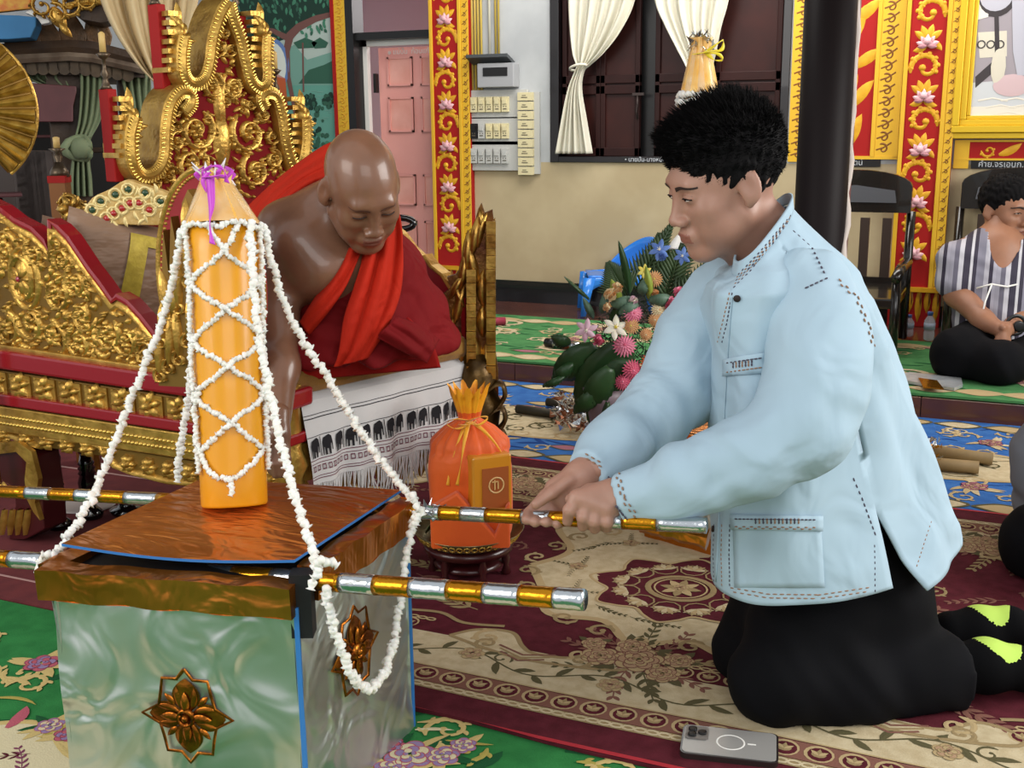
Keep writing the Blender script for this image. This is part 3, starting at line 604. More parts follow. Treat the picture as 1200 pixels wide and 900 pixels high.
def draw_burgundy(mb, K):
    for side in (0, 1):
        t0, sg = (1.86, 1) if side == 0 else (3.60, -1)
        e = lambda v: t0 + sg * v
        # borders
        mb.pbox_ = None
        def band(a, b, m, w0):
            n = 60; 
            for i in range(n):
                s0 = -3.2 + i * 4.4 / n; s1 = s0 + 4.4 / n; q = [K.pt(s0, min(e(a), e(b)), w0), K.pt(s1, min(e(a), e(b)), w0), K.pt(s1, max(e(a), e(b)), w0), K.pt(s0, max(e(a), e(b)), w0)]; mb.add(q, [(0, 1, 2, 3)], m)
        band(.0, .012, 7, .0014)
        band(.095, .12, 2, .0010); chain(mb, K, -3.2, 1.2, e(.108), .012, 1, .0014)
        band(.122, .185, 5, .0010); medallions(mb, K, -3.2, 1.2, e(.154), .029, .0014)
        band(.187, .192, 4, .0014); band(.192, .345, 1, .0010)
        vine(mb, K, -3.2, 1.2, e(.265), .03, .34, 3, 3, .0016, .005, .055); 
        for i in range(14): rose(mb, K, -3.1 + i * .34, e(.27) + .01 * (-1) ** i, .03, (4, 6, 5, 2), .002, 6)
        # scalloped inner edge with scrolls
        for i in range(6):
            c = -2.95 + i * .80 + (0.03 if side else 0)
            medallions(mb, K, c - .16, c + .16, e(.375), .026, .0016); chain(mb, K, c - .16, c + .16, e(.408), .011, 4, .0016)
            subdiv_blob(mb, K, [(c + .2, e(.345)), (c + .25, e(.40)), (c + .33, e(.415)), (c + .38, e(.36)), (c + .42, e(.335)), (c + .5, e(.345)), (c + .56, e(.40)), (c + .63, e(.38)), (c + .62, e(.33)), (c + .4, e(.30))], 1, .0014, 2, .012)
            for dx, sg2 in ((.29, 1), (.52, -1)): mb.scroll(K, c + dx, e(.37), .04, 1.5, sg2, 1.1, .014, .0006, .002, 4, 3); mb.scroll(K, c + dx + .01, e(.34), .03, -1.5, -sg2, 1.1, .012, .0006, .0022, 2, 2)
            for k in range(3): mb.stroke(K, [(c + .33 + .008 * k, e(.345 - .015 * k)), (c + .40, e(.318 - .015 * k)), (c + .47 - .008 * k, e(.345 - .015 * k))], .007, .0005, .002, 2 if k % 2 else 5)
            mb.stroke(K, smooth_path([(c - .2, e(.43)), (c - .12, e(.45)), (c, e(.43)), (c + .12, e(.45)), (c + .2, e(.42)), (c + .3, e(.44))], 5), .012, .0006, .0016, 2)
    # field
    cs, ct = -.72, 2.66
    for k in (-1, 0, 1):
        if k == -1: c0 = cs - 1.45
        elif k == 1: c0 = cs + 1.5
        else: c0 = cs
        subdiv_blob(mb, K, [(c0 - .42, ct + .02), (c0 - .36, ct + .16), (c0 - .46, ct + .34), (c0 - .3, ct + .46), (c0 - .12, ct + .42), (c0, ct + .5), (c0 + .15, ct + .42), (c0 + .32, ct + .44), (c0 + .44, ct + .32), (c0 + .36, ct + .15), (c0 + .44, ct), (c0 + .36, ct - .16), (c0 + .26, ct - .2), (c0 + .2, ct - .31), (c0 + .1, ct - .27), (c0 - .02, ct - .33), (c0 - .12, ct - .24), (c0 - .26, ct - .25), (c0 - .33, ct - .12)], 1, .001, 4, .022)
        for i in range(24):
            a = 2 * math.pi * i / 24; rx, ry = .43, .37
            mb.scroll(K, c0 + rx * math.cos(a), ct + .08 + ry * 1.05 * math.sin(a), .035, a + 2, 1 if i % 2 else -1, 1.05, .013, .0006, .0018, 2 if i % 3 else 4, 2)
        for a_, b_, cc in ((-.22, .28, 20), (.15, .3, 200), (-.3, .06, 80), (.27, .22, -30), (-.25, -.1, 10)):
            for d in (0, 180, 90): spray(mb, K, c0 + a_, ct + b_, R_(cc + d), .07, 3, 5, .0016)
            rose(mb, K, c0 + a_, ct + b_, .026, (4, 6, 5, 2), .002, 5)
        subdiv_blob(mb, K, [(c0 + .22 * (1 + .12 * math.cos(8 * a)) * math.cos(a), ct + .015 + .19 * (1 + .12 * math.cos(8 * a)) * math.sin(a)) for a in [2 * math.pi * i / 32 for i in range(32)]], 0, .0018, 4, .009)
        for i in range(12):
            a = 2 * math.pi * i / 12; x, y = c0 + .145 * math.cos(a), ct + .015 + .125 * math.sin(a)
            for q in range(5): mb.leaf(K, x, y, a + (q - 2) * .62, .042, .016, .0005, .0024, 4 if q % 2 else 1, n=3)
            mb.ring(K, x, y, .034, .005, .0005, .0026, 2, 10)
        mb.ring(K, c0, ct + .015, .085, .016, .0006, .0024, 2, 24, ry=.075); mb.ring(K, c0, ct + .015, .068, .005, .0006, .0024, 4, 24, ry=.06)
        for i in range(8): a = 2 * math.pi * i / 8; mb.leaf(K, c0, ct + .015, a, .055, .024, .0005, .0026, 4 if i % 2 else 2, n=4)
        rose(mb, K, c0, ct + .015, .022, (4, 6, 5, 2), .003, 6)
    for (x, y) in ((-.70, 2.255), (.75, 2.26), (-2.1, 2.26), (-1.42, 3.3), (.02, 3.28)):
        for i in range(9): spray(mb, K, x, y, 2 * math.pi * i / 9 + .3, .18, random.choice((5, 2, 3)), 6, .0014)
        for dx, dy, r in ((0, 0, .058), (-.085, -.015, .045), (.07, -.045, .04), (-.03, .055, .042), (.085, .03, .035), (-.12, .04, .03)):
            for q in range(3): mb.leaf(K, x + dx, y + dy, random.random() * 6, r * 1.7, r * .7, .0006, .0018, 3, n=4)
            rose(mb, K, x + dx, y + dy, r, (4, 6, 2, 5), .0022, 7)
    for x, y in ((-1.25, 2.42), (-1.15, 2.36), (-1.4, 2.5), (-1.5, 2.8), (-1.55, 2.95), (-1.3, 2.55), (-.05, 2.5), (.05, 2.62), (.1, 2.75), (.0, 2.85), (.2, 2.5), (-.12, 2.35), (.2, 2.9), (-.2, 2.6)):
        spray(mb, K, x, y, random.choice((.2, 2.9, -.4, 1.2)), .22, random.choice((5, 2, 5)), 8, .0012)
    for i in range(46):
        x, y = random.uniform(-1.9, 1.1), random.uniform(2.3, 3.2)
        if abs(x + .72) < .52 and 2.3 < y < 3.2: continue
        spray(mb, K, x, y, random.random() * 6, .14, random.choice((5, 2, 5)), 6, .0011); mb.scroll(K, x + .07, y + .05, .035, random.random() * 6, 1, 1.2, .009, .0006, .0011, random.choice((5, 2)), 3)
    for i in range(16):
        a = random.random() * 6.28; spray(mb, K, cs + .33 * math.cos(a), ct + .1 + .3 * math.sin(a), a + 1.5, .08, random.choice((2, 3)), 5, .0016)
    for c, y0 in ((-1.30, 3.15), (-1.0, 3.22), (-.6, 3.2)):
        for k in range(3): mb.stroke(K, smooth_path([(c - .25, y0 - .02 * k), (c - .1, y0 + .05 - .02 * k), (c + .1, y0 + .03 - .02 * k), (c + .3, y0 + .06 - .02 * k)], 6), .012, .0006, .0016, 2 if k != 1 else 4)
        mb.scroll(K, c - .05, y0 + .13, .06, 0, 1, 1.3, .018, .0007, .0016, 4, 4); mb.scroll(K, c + .15, y0 + .13, .045, 3, -1, 1.3, .016, .0007, .0016, 2, 4)
    for k in range(4): mb.ring(K, -1.42, 2.82, .08 + .025 * k, .010, .0006, .0014, 2 if k % 2 else 4, 16, a0=.6, a1=3.6)
carpet('patterned_carpet', 'large burgundy and cream floral carpet under the kneeling man', -2.0, 1.2, 1.86, 3.60, .006, BUR, FM + [REDE], draw_burgundy,
       edge=lambda s: .008 * math.sin(s * 5) + .006 * math.sin(s * 11), wave=.004, n=(90, 40))
def draw_green(mb, K):
    # meandering dark leaves on green, straw flourishes, cream field with burgundy leaves, flower posies
    for i in range(190): mb.leaf(K, random.uniform(-3.2, 1.2), random.uniform(.6, 1.94), random.uniform(-.6, .9) + (math.pi if i % 2 else 0), random.uniform(.08, .2), random.uniform(.012, .03), .0005, .0008 + (i % 3) * .0003, 4, bend=random.uniform(-1, 1))
    for c, y in ((-1.75, 1.36), (-.7, 1.35), (.4, 1.34)):
        subdiv_blob(mb, K, [(c - .38, y), (c - .3, y + .12), (c - .15, y + .1), (c, y + .17), (c + .16, y + .1), (c + .3, y + .13), (c + .4, y), (c + .3, y - .3), (c - .3, y - .3)], 1, .002, 2, .016)
        for i in range(9): spray(mb, K, c + random.uniform(-.25, .3), y + random.uniform(-.1, .08), random.random() * 6, .1, random.choice((3, 5, 6)), 5, .0026)
        for i in range(14): a = math.pi * i / 13; mb.leaf(K, c + .38 * math.cos(a), y + .13 * math.sin(a), a + random.uniform(-.8, .8), .09, .03, .0006, .0028, random.choice((7, 2, 9)), bend=.6)
    for x, y, r in ((-1.95, 1.73, .04), (-1.86, 1.76, .035), (-.99, 1.72, .05), (-.93, 1.74, .035), (-1.0, 1.665, .035), (-.52, 1.73, .04), (-2.3, 1.74, .04), (-2.1, 1.62, .035), (-.4, 1.70, .035), (-1.72, 1.53, .03), (-1.66, 1.52, .03), (-.91, 1.79, .028), (-1.04, 1.735, .03)):
        for q in range(7): mb.leaf(K, x, y, random.random() * 6, r * 2.1, r * .7, .0006, .0028, random.choice((2, 4, 2)), n=4)
        rose(mb, K, x, y, r, (7, 8, 8, 6) if random.random() < .5 else (8, 1, 8, 7), .0034, 6)
    for x in (-2.45, -2.05, -1.6, -1.18, -.78, -.35, .1, .5):
        for j, y in enumerate((1.66, 1.81)):
            for q in range(3): mb.scroll(K, x + .06 * q + random.uniform(-.05, .05) + .12 * j, y + random.uniform(-.04, .04), .05, random.random() * 6, random.choice((1, -1)), 1.1, .014, .0007, .0024, random.choice((2, 9)), 5, ll=.9)
    for x in (-.76, .3): 
        for q in range(9): mb.leaf(K, x, 1.66, R_(q * 40), .08, .03, .0006, .003, 2, bend=.4)
        rose(mb, K, x, 1.66, .04, (9, 2, 9, 3), .0036, 6)
    for i in range(60): mb.leaf(K, random.uniform(-2.6, .9), random.uniform(1.5, 1.86), random.uniform(-.6, .6), random.uniform(.05, .12), .012, .0006, .0026, random.choice((2, 9, 1)), bend=random.uniform(-1.4, 1.4))
GM = [GRN, GCR, YGR, BUR, DGR, OLV, mat('mauve_pile', '#7a3f58', **PILE), RPK, LIL, mat('gold_olive_pile', '#a89a50', **PILE)]
carpet('floral_carpet', 'green carpet with cream and pink flowers under the foil box', -3.3, 1.3, -.6, 1.96, .0, GRN, GM, draw_green, n=(40, 20), th=.004)
mb = MB(); K_ = Plane(RM(0, 0, 0), E1, E2); mb.pbox(K_, -3.9, -2.0, 1.97, 3.6, .0, .006, 0); mb.pbox(K_, -3.9, -2.0, 2.075, 2.082, .006, .0072, 1); mb.pbox(K_, -3.9, -2.0, 2.9, 2.91, .006, .0072, 1)
mb.build; tag(mb.build('felt_mat', [mat('maroon_felt', '#6b2a2c', .9, 0, '#5e2327', 20, .2, 200, .002), mat('thin_pale_line', '#b08a84', .8)]), 'plain maroon mat under the left end of the throne', 'mat')
def draw_blue(mb, K):
    for i in range(260): mb.leaf(K, random.uniform(-3.6, 1.5), random.uniform(3.6, 4.76), random.uniform(-.5, .5) + (math.pi if i % 2 else 0), random.uniform(.06, .16), random.uniform(.01, .025), .0005, .0008, 4, bend=random.uniform(-1.2, 1.2))
    for c, y in ((-1.72, 4.08), (-2.9, 4.15), (-.3, 4.12), (.9, 4.1)):
        subdiv_blob(mb, K, [(c - .42, y - .05), (c - .36, y + .14), (c - .1, y + .2), (c + .2, y + .18), (c + .45, y + .08), (c + .42, y - .12), (c + .1, y - .2), (c - .25, y - .17)], 1, .0016, 2, .02)
        for q in range(14): mb.scroll(K, c + random.uniform(-.3, .3), y + random.uniform(-.11, .12), .05, random.random() * 6, random.choice((1, -1)), 1.1, .012, .0006, .0022, random.choice((5, 2, 5)), 3)
    for i in range(28):
        x = -3.4 + i * .18; 
        for y in (4.66, 3.66): subdiv_blob(mb, K, [(x - .08, y), (x, y + .045), (x + .09, y + .01), (x + .02, y - .045)], random.choice((1, 2)), .0016, 5, .012)
    for x in np.arange(-3.4, 1.3, .42):
        for y in (4.42, 3.84):
            xx = x + random.uniform(-.1, .1); yy = y + random.uniform(-.05, .05)
            for q in range(6): mb.leaf(K, xx, yy, random.random() * 6, .1, .025, .0006, .0022, random.choice((2, 1)), n=4, bend=.6)
            rose(mb, K, xx, yy, .045, (6, 7, 6, 3), .0026, 6)
    for i in range(60): x, y = random.uniform(-3.4, 1.4), random.uniform(3.7, 4.65); subdiv_blob(mb, K, [(x - .07, y), (x, y + .03), (x + .08, y + .01), (x + .01, y - .03)], random.choice((1, 2, 6)), .0012, 5, .008)
    for i in range(150): mb.scroll(K, random.uniform(-3.3, 1.2), random.choice((4.55, 4.3, 3.95, 3.76)) + random.uniform(-.04, .04), .05, random.random() * 6, 1, 1.1, .012, .0006, .002, random.choice((2, 1, 2)), 4)
BM = [BLU, CRM, LTN, BUR, DBL, OLV, mat('dusty_rose_pile', '#9a6470', **PILE), PCH]
carpet('floral_carpet', 'blue carpet with cream swirls behind the flower arrangement', -3.8, 1.6, 3.60, 4.74, .0, BLU, BM, draw_blue, n=(40, 14), th=.008)
def draw_far(mb, K):
    for i in range(200): mb.leaf(K, random.uniform(-3.6, 1.5), random.uniform(4.9, 6.0), random.uniform(-.5, .5), random.uniform(.06, .16), .02, .0005, .0008, 4, bend=random.uniform(-1.2, 1.2))
    for i in range(30):
        x = -3.7 + i * .18
        for y, in ((4.86,), (5.78,)): subdiv_blob(mb, K, [(x - .09, y), (x, y + .05), (x + .1, y + .01), (x + .02, y - .05)], random.choice((1, 2)), .0016, 2, .012)
    for x in np.arange(-3.5, 1.4, .5):
        for y in (5.1, 5.4, 5.65):
            xx = x + random.uniform(-.15, .15); yy = y + random.uniform(-.06, .06); m = random.choice((0, 1))
            for q in range(6): mb.leaf(K, xx, yy, random.random() * 6, .12, .03, .0006, .0022, random.choice((2, 1)), n=4, bend=.6)
            if m: rose(mb, K, xx, yy, .055, (6, 7, 6, 3), .0026, 6)
            else: mb.ring(K, xx, yy, .08, .03, .0006, .0026, 1, 14, ry=.06)
    for i in range(70): x, y = random.uniform(-3.6, 1.4), random.uniform(4.95, 5.8); subdiv_blob(mb, K, [(x - .08, y), (x, y + .03), (x + .09, y + .01), (x + .01, y - .03)], random.choice((1, 2, 6)), .0012, 5, .01); mb.scroll(K, x + .1, y, .05, random.random() * 6, 1, 1.1, .014, .0006, .0016, random.choice((1, 2)), 4)
    for x in (-3.2, -2.1, -.9, .2): 
        for q in range(12): mb.scroll(K, x + random.uniform(-.3, .3), 5.45 + random.uniform(-.2, .25), .06, random.random() * 6, 1, 1.1, .016, .0006, .0024, random.choice((2, 1)), 4)
carpet('floral_carpet', 'green carpet with cream swirls on the raised floor by the wall', -3.8, 1.6, 4.77, 5.93, .09, mat('far_green_pile', '#4d8450', col2='#427747', cs=20, **PILE), [GRN, CRM, LTN, BUR, DGR, OLV, MATS['dusty_rose_pile'], PCH], draw_far, n=(40, 14), th=.01, edge=None)
# ================================================================ throne
CW = lambda x, y, z=0: YAW @ Vector((x, y, z))              # level coordinates seen from the camera: right, forward, up
GREL = mat('carved_gold', '#cba24e', .34, .68, '#a57d36', 22, .45, 70, .005)
GDK = mat('backing_gold', '#806028', .45, .5)  # darker gold for the ground under the carved relief
TA, TC = CW(-1.52, 3.22), CW(-.55, 2.67); TP = vplane(TA, TC)
FR = CW(-.14, 3.13); FP = vplane(TC, FR)
th = empty('throne', ((TC + FR) / 2), 'carved gold and red throne with a tall serpent backrest, the monk seated on it', 'throne')
def inside(poly, x, y):
    r = False; n = len(poly)
    for i in range(n):
        (a, b), (c, d) = poly[i], poly[(i + 1) % n]
        if (b > y) != (d > y) and x < (c - a) * (y - b) / (d - b) + a: r = not r
    return r
# --- carved side panel
crest_px = [(-60, 235), (-25, 236), (0, 248), (18, 262), (38, 272), (52, 286), (60, 300), (59, 262), (68, 270), (80, 282), (92, 300), (104, 318), (118, 336), (132, 356), (138, 351), (150, 358), (165, 374), (182, 396), (196, 408), (212, 420), (240, 434), (300, 452), (338, 462)]
bot_px = [(338, 474), (215, 448), (0, 410), (-60, 400)]
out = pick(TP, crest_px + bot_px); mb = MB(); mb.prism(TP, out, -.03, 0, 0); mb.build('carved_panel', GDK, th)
cr = pick(TP, crest_px); mb = MB(); mb.bar(TP, [(x, y + .008) for x, y in cr], .016, -.04, .004, .002); mb.build('crest_edge', REDL, th)
mb = MB(); mb.stroke(TP, [(x, y - .014) for x, y in cr], .022, .012, 0); mb.stroke(TP, [(x, y + .012) for x, y in pick(TP, bot_px[::-1])], .024, .014, 0)
def pxs(d): return d / FPX                                  # metres per pixel at a depth
S_ = pxs(3.1)
c = TP.uv(30, 326); mb.disc(TP, *c, .045, .018, .0, 0, 16, ry=.068); mb.ring(TP, *c, .056, .016, .014, 0, 0, 24, ry=.085); mb.ring(TP, *c, .04, .008, .022, 0, 0, 20, ry=.06)
for k in range(8): mb.leaf(TP, *c, R_(k * 45), .045, .016, .01, .014, 0)
mb.disc(TP, *c, .008, .004, .026, 1, 8)
for x, y, r, a, sg in ((8, 290, 20, 0, 1), (10, 385, 22, 2, -1), (38, 378, 22, 3, 1), (68, 345, 20, 1, -1), (92, 330, 18, 2, 1), (66, 395, 23, 4, 1), (100, 370, 18, 0, -1), (96, 402, 20, 2, 1), (128, 392, 19, 1, -1), (150, 400, 17, 3, 1), (172, 415, 15, 0, 1), (197, 428, 13, 2, -1), (225, 440, 12, 1, 1), (-20, 330, 25, 1, 1), (-20, 270, 20, 1, -1), (42, 296, 15, 2, 1), (75, 305, 14, 4, -1)):
    u, v = TP.uv(x, y); mb.scroll(TP, u, v, r * S_ * 1.1, a, sg, 1.3, r * S_ * .3, .016, 0, 0, 6, ll=.75)
    for k in range(5): mb.leaf(TP, u, v, a + k * 1.25, r * S_ * .6, r * S_ * .28, .016, .004, 0, bend=.5)
n = 0
while n < 330:
    x, y = random.uniform(-50, 250), random.uniform(250, 455)
    u, v = TP.uv(x, y)
    if inside(out, u, v - .012) and inside(out, u, v + .02): n += 1; mb.leaf(TP, u, v, random.random() * 6.28, random.uniform(.02, .045), random.uniform(.010, .018), .014, 0, 0, bend=random.uniform(-1, 1), n=4)
tag(mb.build('carved_scrolls', [GREL, mat('red_glass_gem', '#9a2438', .15, coat=.6)], th), None, None, kind='stuff')
# --- rails and mouldings of the base, traced along the panel plane
def rail(y0, y1, w0, w1, m, name, ex=0, x1=338, k=.150, bev=.004):
    a = TP.uv(-70, y0 - 70 * k, w1); b = TP.uv(x1, y0 + x1 * k, w1); c = TP.uv(x1, y1 + x1 * k, w1); d = TP.uv(-70, y1 - 70 * k, w1)
    mb = MB(); mb.prism(TP, [a, d, c, b], w0, w1, 0); return mb.build(name, m, th, bevel=bev), (a, b, c, d)
rail(404, 411, -.03, .02, GREL, 'gold_moulding'); rail(411, 433, -.05, .045, REDL, 'red_rail', bev=.008)
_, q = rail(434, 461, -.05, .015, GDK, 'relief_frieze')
mb = MB(); N_ = 13
for i in range(N_):
    t = (i + .5) / N_; u = q[0][0] + (q[1][0] - q[0][0]) * t; vt = q[0][1] + (q[1][1] - q[0][1]) * t; vb = q[3][1] + (q[2][1] - q[3][1]) * t; w_ = (q[1][0] - q[0][0]) / N_; vm = (vt + vb) / 2; hh = (vt - vb) / 2
    mb.pbox(TP, u - w_ * .42, u + w_ * .42, vb + .004, vt - .004, .015, .02)
    for k in range(6): mb.leaf(TP, u, vm, k * 1.05 + .3, w_ * .42, hh * .7, .02, .018, 0, n=4)
    mb.disc(TP, u, vm, hh * .45, .02, .03, 0, 8)
mb.build('carved_tiles', GREL, th)
rail(462, 475, -.05, .04, REDL, 'red_rail', bev=.005)
_, q = rail(476, 506, -.05, .03, GREL, 'gold_moulding')
mb = MB()
for r_ in (.35, .62):
    for i in range(90):
        t = i / 90; u = q[0][0] + (q[1][0] - q[0][0]) * t; vt = q[0][1] + (q[1][1] - q[0][1]) * t; vb = q[3][1] + (q[2][1] - q[3][1]) * t
        mb.disc(TP, u, vb + (vt - vb) * r_, .0065, .006, .03, 0, 6)
tag(mb.build('bead_rows', mat('bright_gold_leaf', '#d9b45a', .25, .8), th), None, None, kind='stuff')
# scalloped apron below
ap = [(-70, 492), (338, 556), (338, 566), (318, 578), (300, 574), (262, 562), (240, 566), (200, 562), (160, 552), (142, 545), (132, 534), (125, 522), (110, 516), (60, 512), (52, 522), (40, 518), (20, 510), (-10, 506), (-30, 520), (-70, 520)]
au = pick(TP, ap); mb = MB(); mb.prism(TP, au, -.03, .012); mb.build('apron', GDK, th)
mb = MB(); lo = au[2:]; mb.stroke(TP, lo, .02, .018, .012)
for x in range(-60, 330, 24):
    u, v = TP.uv(x, 502 + (x + 30) * .157 + (10 if 140 < x < 320 else 0)); 
    for k in range(6): mb.leaf(TP, u, v, k * 1.05, .028, .018, .02, .012, 0, n=4)
    mb.disc(TP, u, v, .014, .03, .012, 0, 8)
mb.build('apron_relief', GREL, th)
# clawed foot
def foot(pl, x, y, sc):
    f = MB(); L = lambda l: [pl.uv(x + a * sc, y + b * sc, .03) for a, b in l]
    f.prism(pl, L([(-34, -108), (8, -108), (20, -98), (24, -70), (28, -40), (30, -12), (8, 0), (-12, 0), (-4, -40), (-6, -60), (-22, -70), (-40, -74)]), -.05, .03, 0)
    g = MB(); g.prism(pl, L([(-30, -100), (2, -104), (14, -92), (12, -72), (14, -50), (22, -34), (30, -24), (24, -44), (28, -72), (20, -104), (4, -116), (-34, -114)]), .03, .045)
    for k in range(4): pts = L([(-14 + k * 9, -36), (-16 + k * 9, -20), (-18 + k * 9, -6)]); g.stroke(pl, pts, [.012, .018, .008], .02, .03)
    for k in range(3): g.leaf(pl, *L([(-26 + k * 8, -50)])[0], R_(80 + k * 20), .05, .022, .014, .03)
    return f, g
for x, y in ((22, 632), (-150, 600)):
    f, g = foot(TP, x, y, 1.0); lg = f.build('leg', mat('maroon_lacquer', '#3d0d10', .35, coat=.3), th, bevel=.006); g.build('gilded_claw', GREL, lg)
# --- seat: platform, mattress, apron at the front
SB = CW(-1.14, 3.25); BRp = CW(-.62, 3.80); H_ = .57
mb = MB(); top = [TC, FR, BRp + (BRp - SB) * .2, SB + (TA - TC) * .5, TA]
lay = Plane((0, 0, 0), E1, E2); mb.prism(lay, [(p.x * .985 + .015 * SB.x, p.y * .985 + .015 * SB.y) for p in top], .36, H_ - .03); mb.build('platform', REDL, th)
cl = [TC + Vector((.0, .0, 0)), FR, BRp, SB]; cc = sum(cl, Vector()) / 4
mb = MB(); mb.prism(lay, [(p.x, p.y) for p in [cc + (p - cc) * 1.045 for p in cl]], H_ - .022, H_ + .045); mb.build('mattress', mat('gold_brown_cloth', '#96691f', .7, 0, '#7d551c', 12, .4, 50, .006, sheen=.3), th, bevel=.02)
# front skirt
mb = MB(); l_ = (FR - TC).length; mb.pbox(FP, 0.0, l_, .40, .54, -.03, 0, 0); mb.pbox(FP, 0, l_, .33, .40, -.02, .01, 1); mb.build('front_rail', [REDL, GREL], th)
mb = MB(); 
for i in range(9): mb.leaf(FP, (i + .5) * l_ / 9, .34, R_(-90), .1, .06, .014, 0)
mb.build('front_pendants', GREL, th)
mb = MB(); mb.lathe(TC, [(.03, 0), (.045, .05), (.03, .12), (.04, .2), (.035, .35), (.05, .38), (.035, .42), (.035, .54), (.045, .56), (.025, .6)], 0, 12); mb.build('front_post', GREL, th)
# right front leg with dark bulbous carving
g0 = FR + CW(.04, .0); mb = MB(); mb.lathe(g0, [(.04, 0), (.075, .02), (.085, .06), (.04, .10), (.03, .16), (.05, .20), (.065, .26), (.045, .31), (.06, .34), (.07, .42), (.05, .46), (.055, .5), (.03, .56)], 0, 14)
for k in range(4): mb.stroke(Plane(g0 + Vector((0, 0, .15)) , CX, CZ), smooth_path([(.02, .3 - k * .07), (.065, .33 - k * .07), (.08, .29 - k * .07), (.06, .26 - k * .07)], 4), .014, .06, .0)
mb.build('leg', mat('antique_gold', '#6a4f22', .35, .6, '#3e2c12', 14, .3, 50, .005), th)
# --- right arm: red inner face, gilded flame post in front
RP = vplane(CW(-.75, 3.56), FR)
mb = MB(); a_ = pick(RP, [(425, 240), (452, 262), (468, 276), (480, 292), (492, 303), (497, 300), (505, 312), (518, 322), (528, 338), (545, 350), (545, 425), (425, 430)]); mb.prism(RP, a_, -.03, 0, 0); mb.build('arm_panel', mat('deep_red_lacquer', '#7a0d18', .4), th)
mb = MB(); mb.bar(RP, a_[:9], .010, -.034, .003, .002); mb.build('gilt_edge', GREL, th)
AP = vplane(FR - CX * .14, FR + CX * .14)
ash = [(520, 398), (522, 360), (519, 345), (528, 338), (524, 325), (534, 322), (541, 312), (546, 298), (552, 284), (556, 262), (560, 246), (564, 238), (568, 250), (577, 246), (579, 262), (575, 290), (577, 318), (580, 350), (579, 400), (584, 438), (584, 470), (530, 470), (524, 420)]
au = pick(AP, ash); mb = MB(); mb.prism(AP, au, -.03, .0, 0); arm = mb.build('flame_post', mat('worn_bronze_gold', '#7b5426', .35, .7, '#4a1d12', 16, .5, 60, .006), th)
mb = MB()
for x, y, a, L, wl in ((524, 395, 95, 45, 14), (532, 380, 75, 50, 12), (527, 350, 60, 36, 10), (538, 340, 70, 45, 12), (545, 320, 80, 50, 12), (552, 300, 75, 48, 12), (560, 290, 85, 42, 10), (560, 330, 110, 45, 12), (567, 360, 100, 45, 12), (566, 395, 95, 40, 12), (560, 430, 95, 45, 16), (540, 430, 85, 42, 14), (572, 300, 88, 45, 8), (532, 410, 100, 40, 12), (570, 440, 85, 38, 14), (565, 270, 95, 25, 8), (545, 360, 120, 30, 10), (545, 450, 90, 30, 20)):
    u, v = AP.uv(x, y); mb.leaf(AP, u, v, R_(a), L * .0024, wl * .0026, .022, 0, 0, bend=random.uniform(-.5, .5))
for x0, ya, yb in ((553, 318, 440), (576, 262, 440)):
    k = ya
    while k < yb: u, v = AP.uv(x0 - (k - ya) * .0, k); mb.pbox(AP, u - .014, u + .012, v - .009, v + .009, .0, .028 + .008 * ((k // 7) % 2), 0); k += 8
mb.build('flame_carving', mat('gilt_highlight', '#c49a4c', .28, .85, '#7d5420', 18, .3, 60, .004), arm)
# --- backrest
BP = vplane(CW(-1.17, 3.17), CW(-.66, 3.78)); 
bo = [(150, 290), (152, 214), (165, 214), (180, 204), (188, 184), (190, 150), (195, 124), (205, 110), (220, 100), (234, 92), (242, 62), (247, 36), (256, 10), (261, 2), (268, 22), (276, 48), (282, 84), (292, 102), (304, 110), (316, 114), (325, 140), (330, 172), (340, 196), (352, 214), (356, 290)]
mb = MB(); mb.prism(BP, pick(BP, bo), -.05, 0, 0); bk = mb.build('backrest', mat('backrest_red', '#700e12', .7, spec=.15), th)
nagas = [[(152, 138), (147, 160), (149, 190), (160, 206), (176, 202), (186, 184), (188, 152), (193, 124), (204, 109), (215, 110), (217, 122), (209, 132)],
         [(210, 44), (207, 62), (208, 86), (218, 99), (232, 94), (239, 76), (243, 46), (252, 18), (261, 4)],
         [(261, 4), (266, 22), (275, 46), (281, 72), (288, 96), (299, 104), (307, 94), (306, 66), (307, 44)],
         [(304, 128), (299, 116), (306, 109), (317, 114), (324, 136), (329, 168), (338, 194), (348, 192), (353, 168), (353, 140)]]
sc_ = pxs(3.45)
for nl in nagas:
    pts = smooth_path([BP.uv(*p) for p in nl], 6); mb = MB(); mb.bar(BP, pts, .042, -.08, .03, .016); 
    nb = mb.build('serpent_body', GREL, bk); m2 = MB()
    for i in range(1, len(pts) - 1):
        a = pts[i - 1]; b = pts[i + 1]; dx, dy = b[0] - a[0], b[1] - a[1]; l = math.hypot(dx, dy); nx, ny = -dy / l * .0185, dx / l * .0185; x, y = pts[i]
        m2.stroke(BP, [(x + nx, y + ny), (x + dx / l * .006, y + dy / l * .006), (x - nx, y - ny)], .007, .004, .036)
    m2.build; m2s = m2; nb2 = m2s; 
    for k_ in (0,): nb.data.materials.append(GREL)
    sc2 = m2.build('scale_ridges', MATS['bright_gold_leaf'], bk); tag(sc2, None, None, kind='stuff')
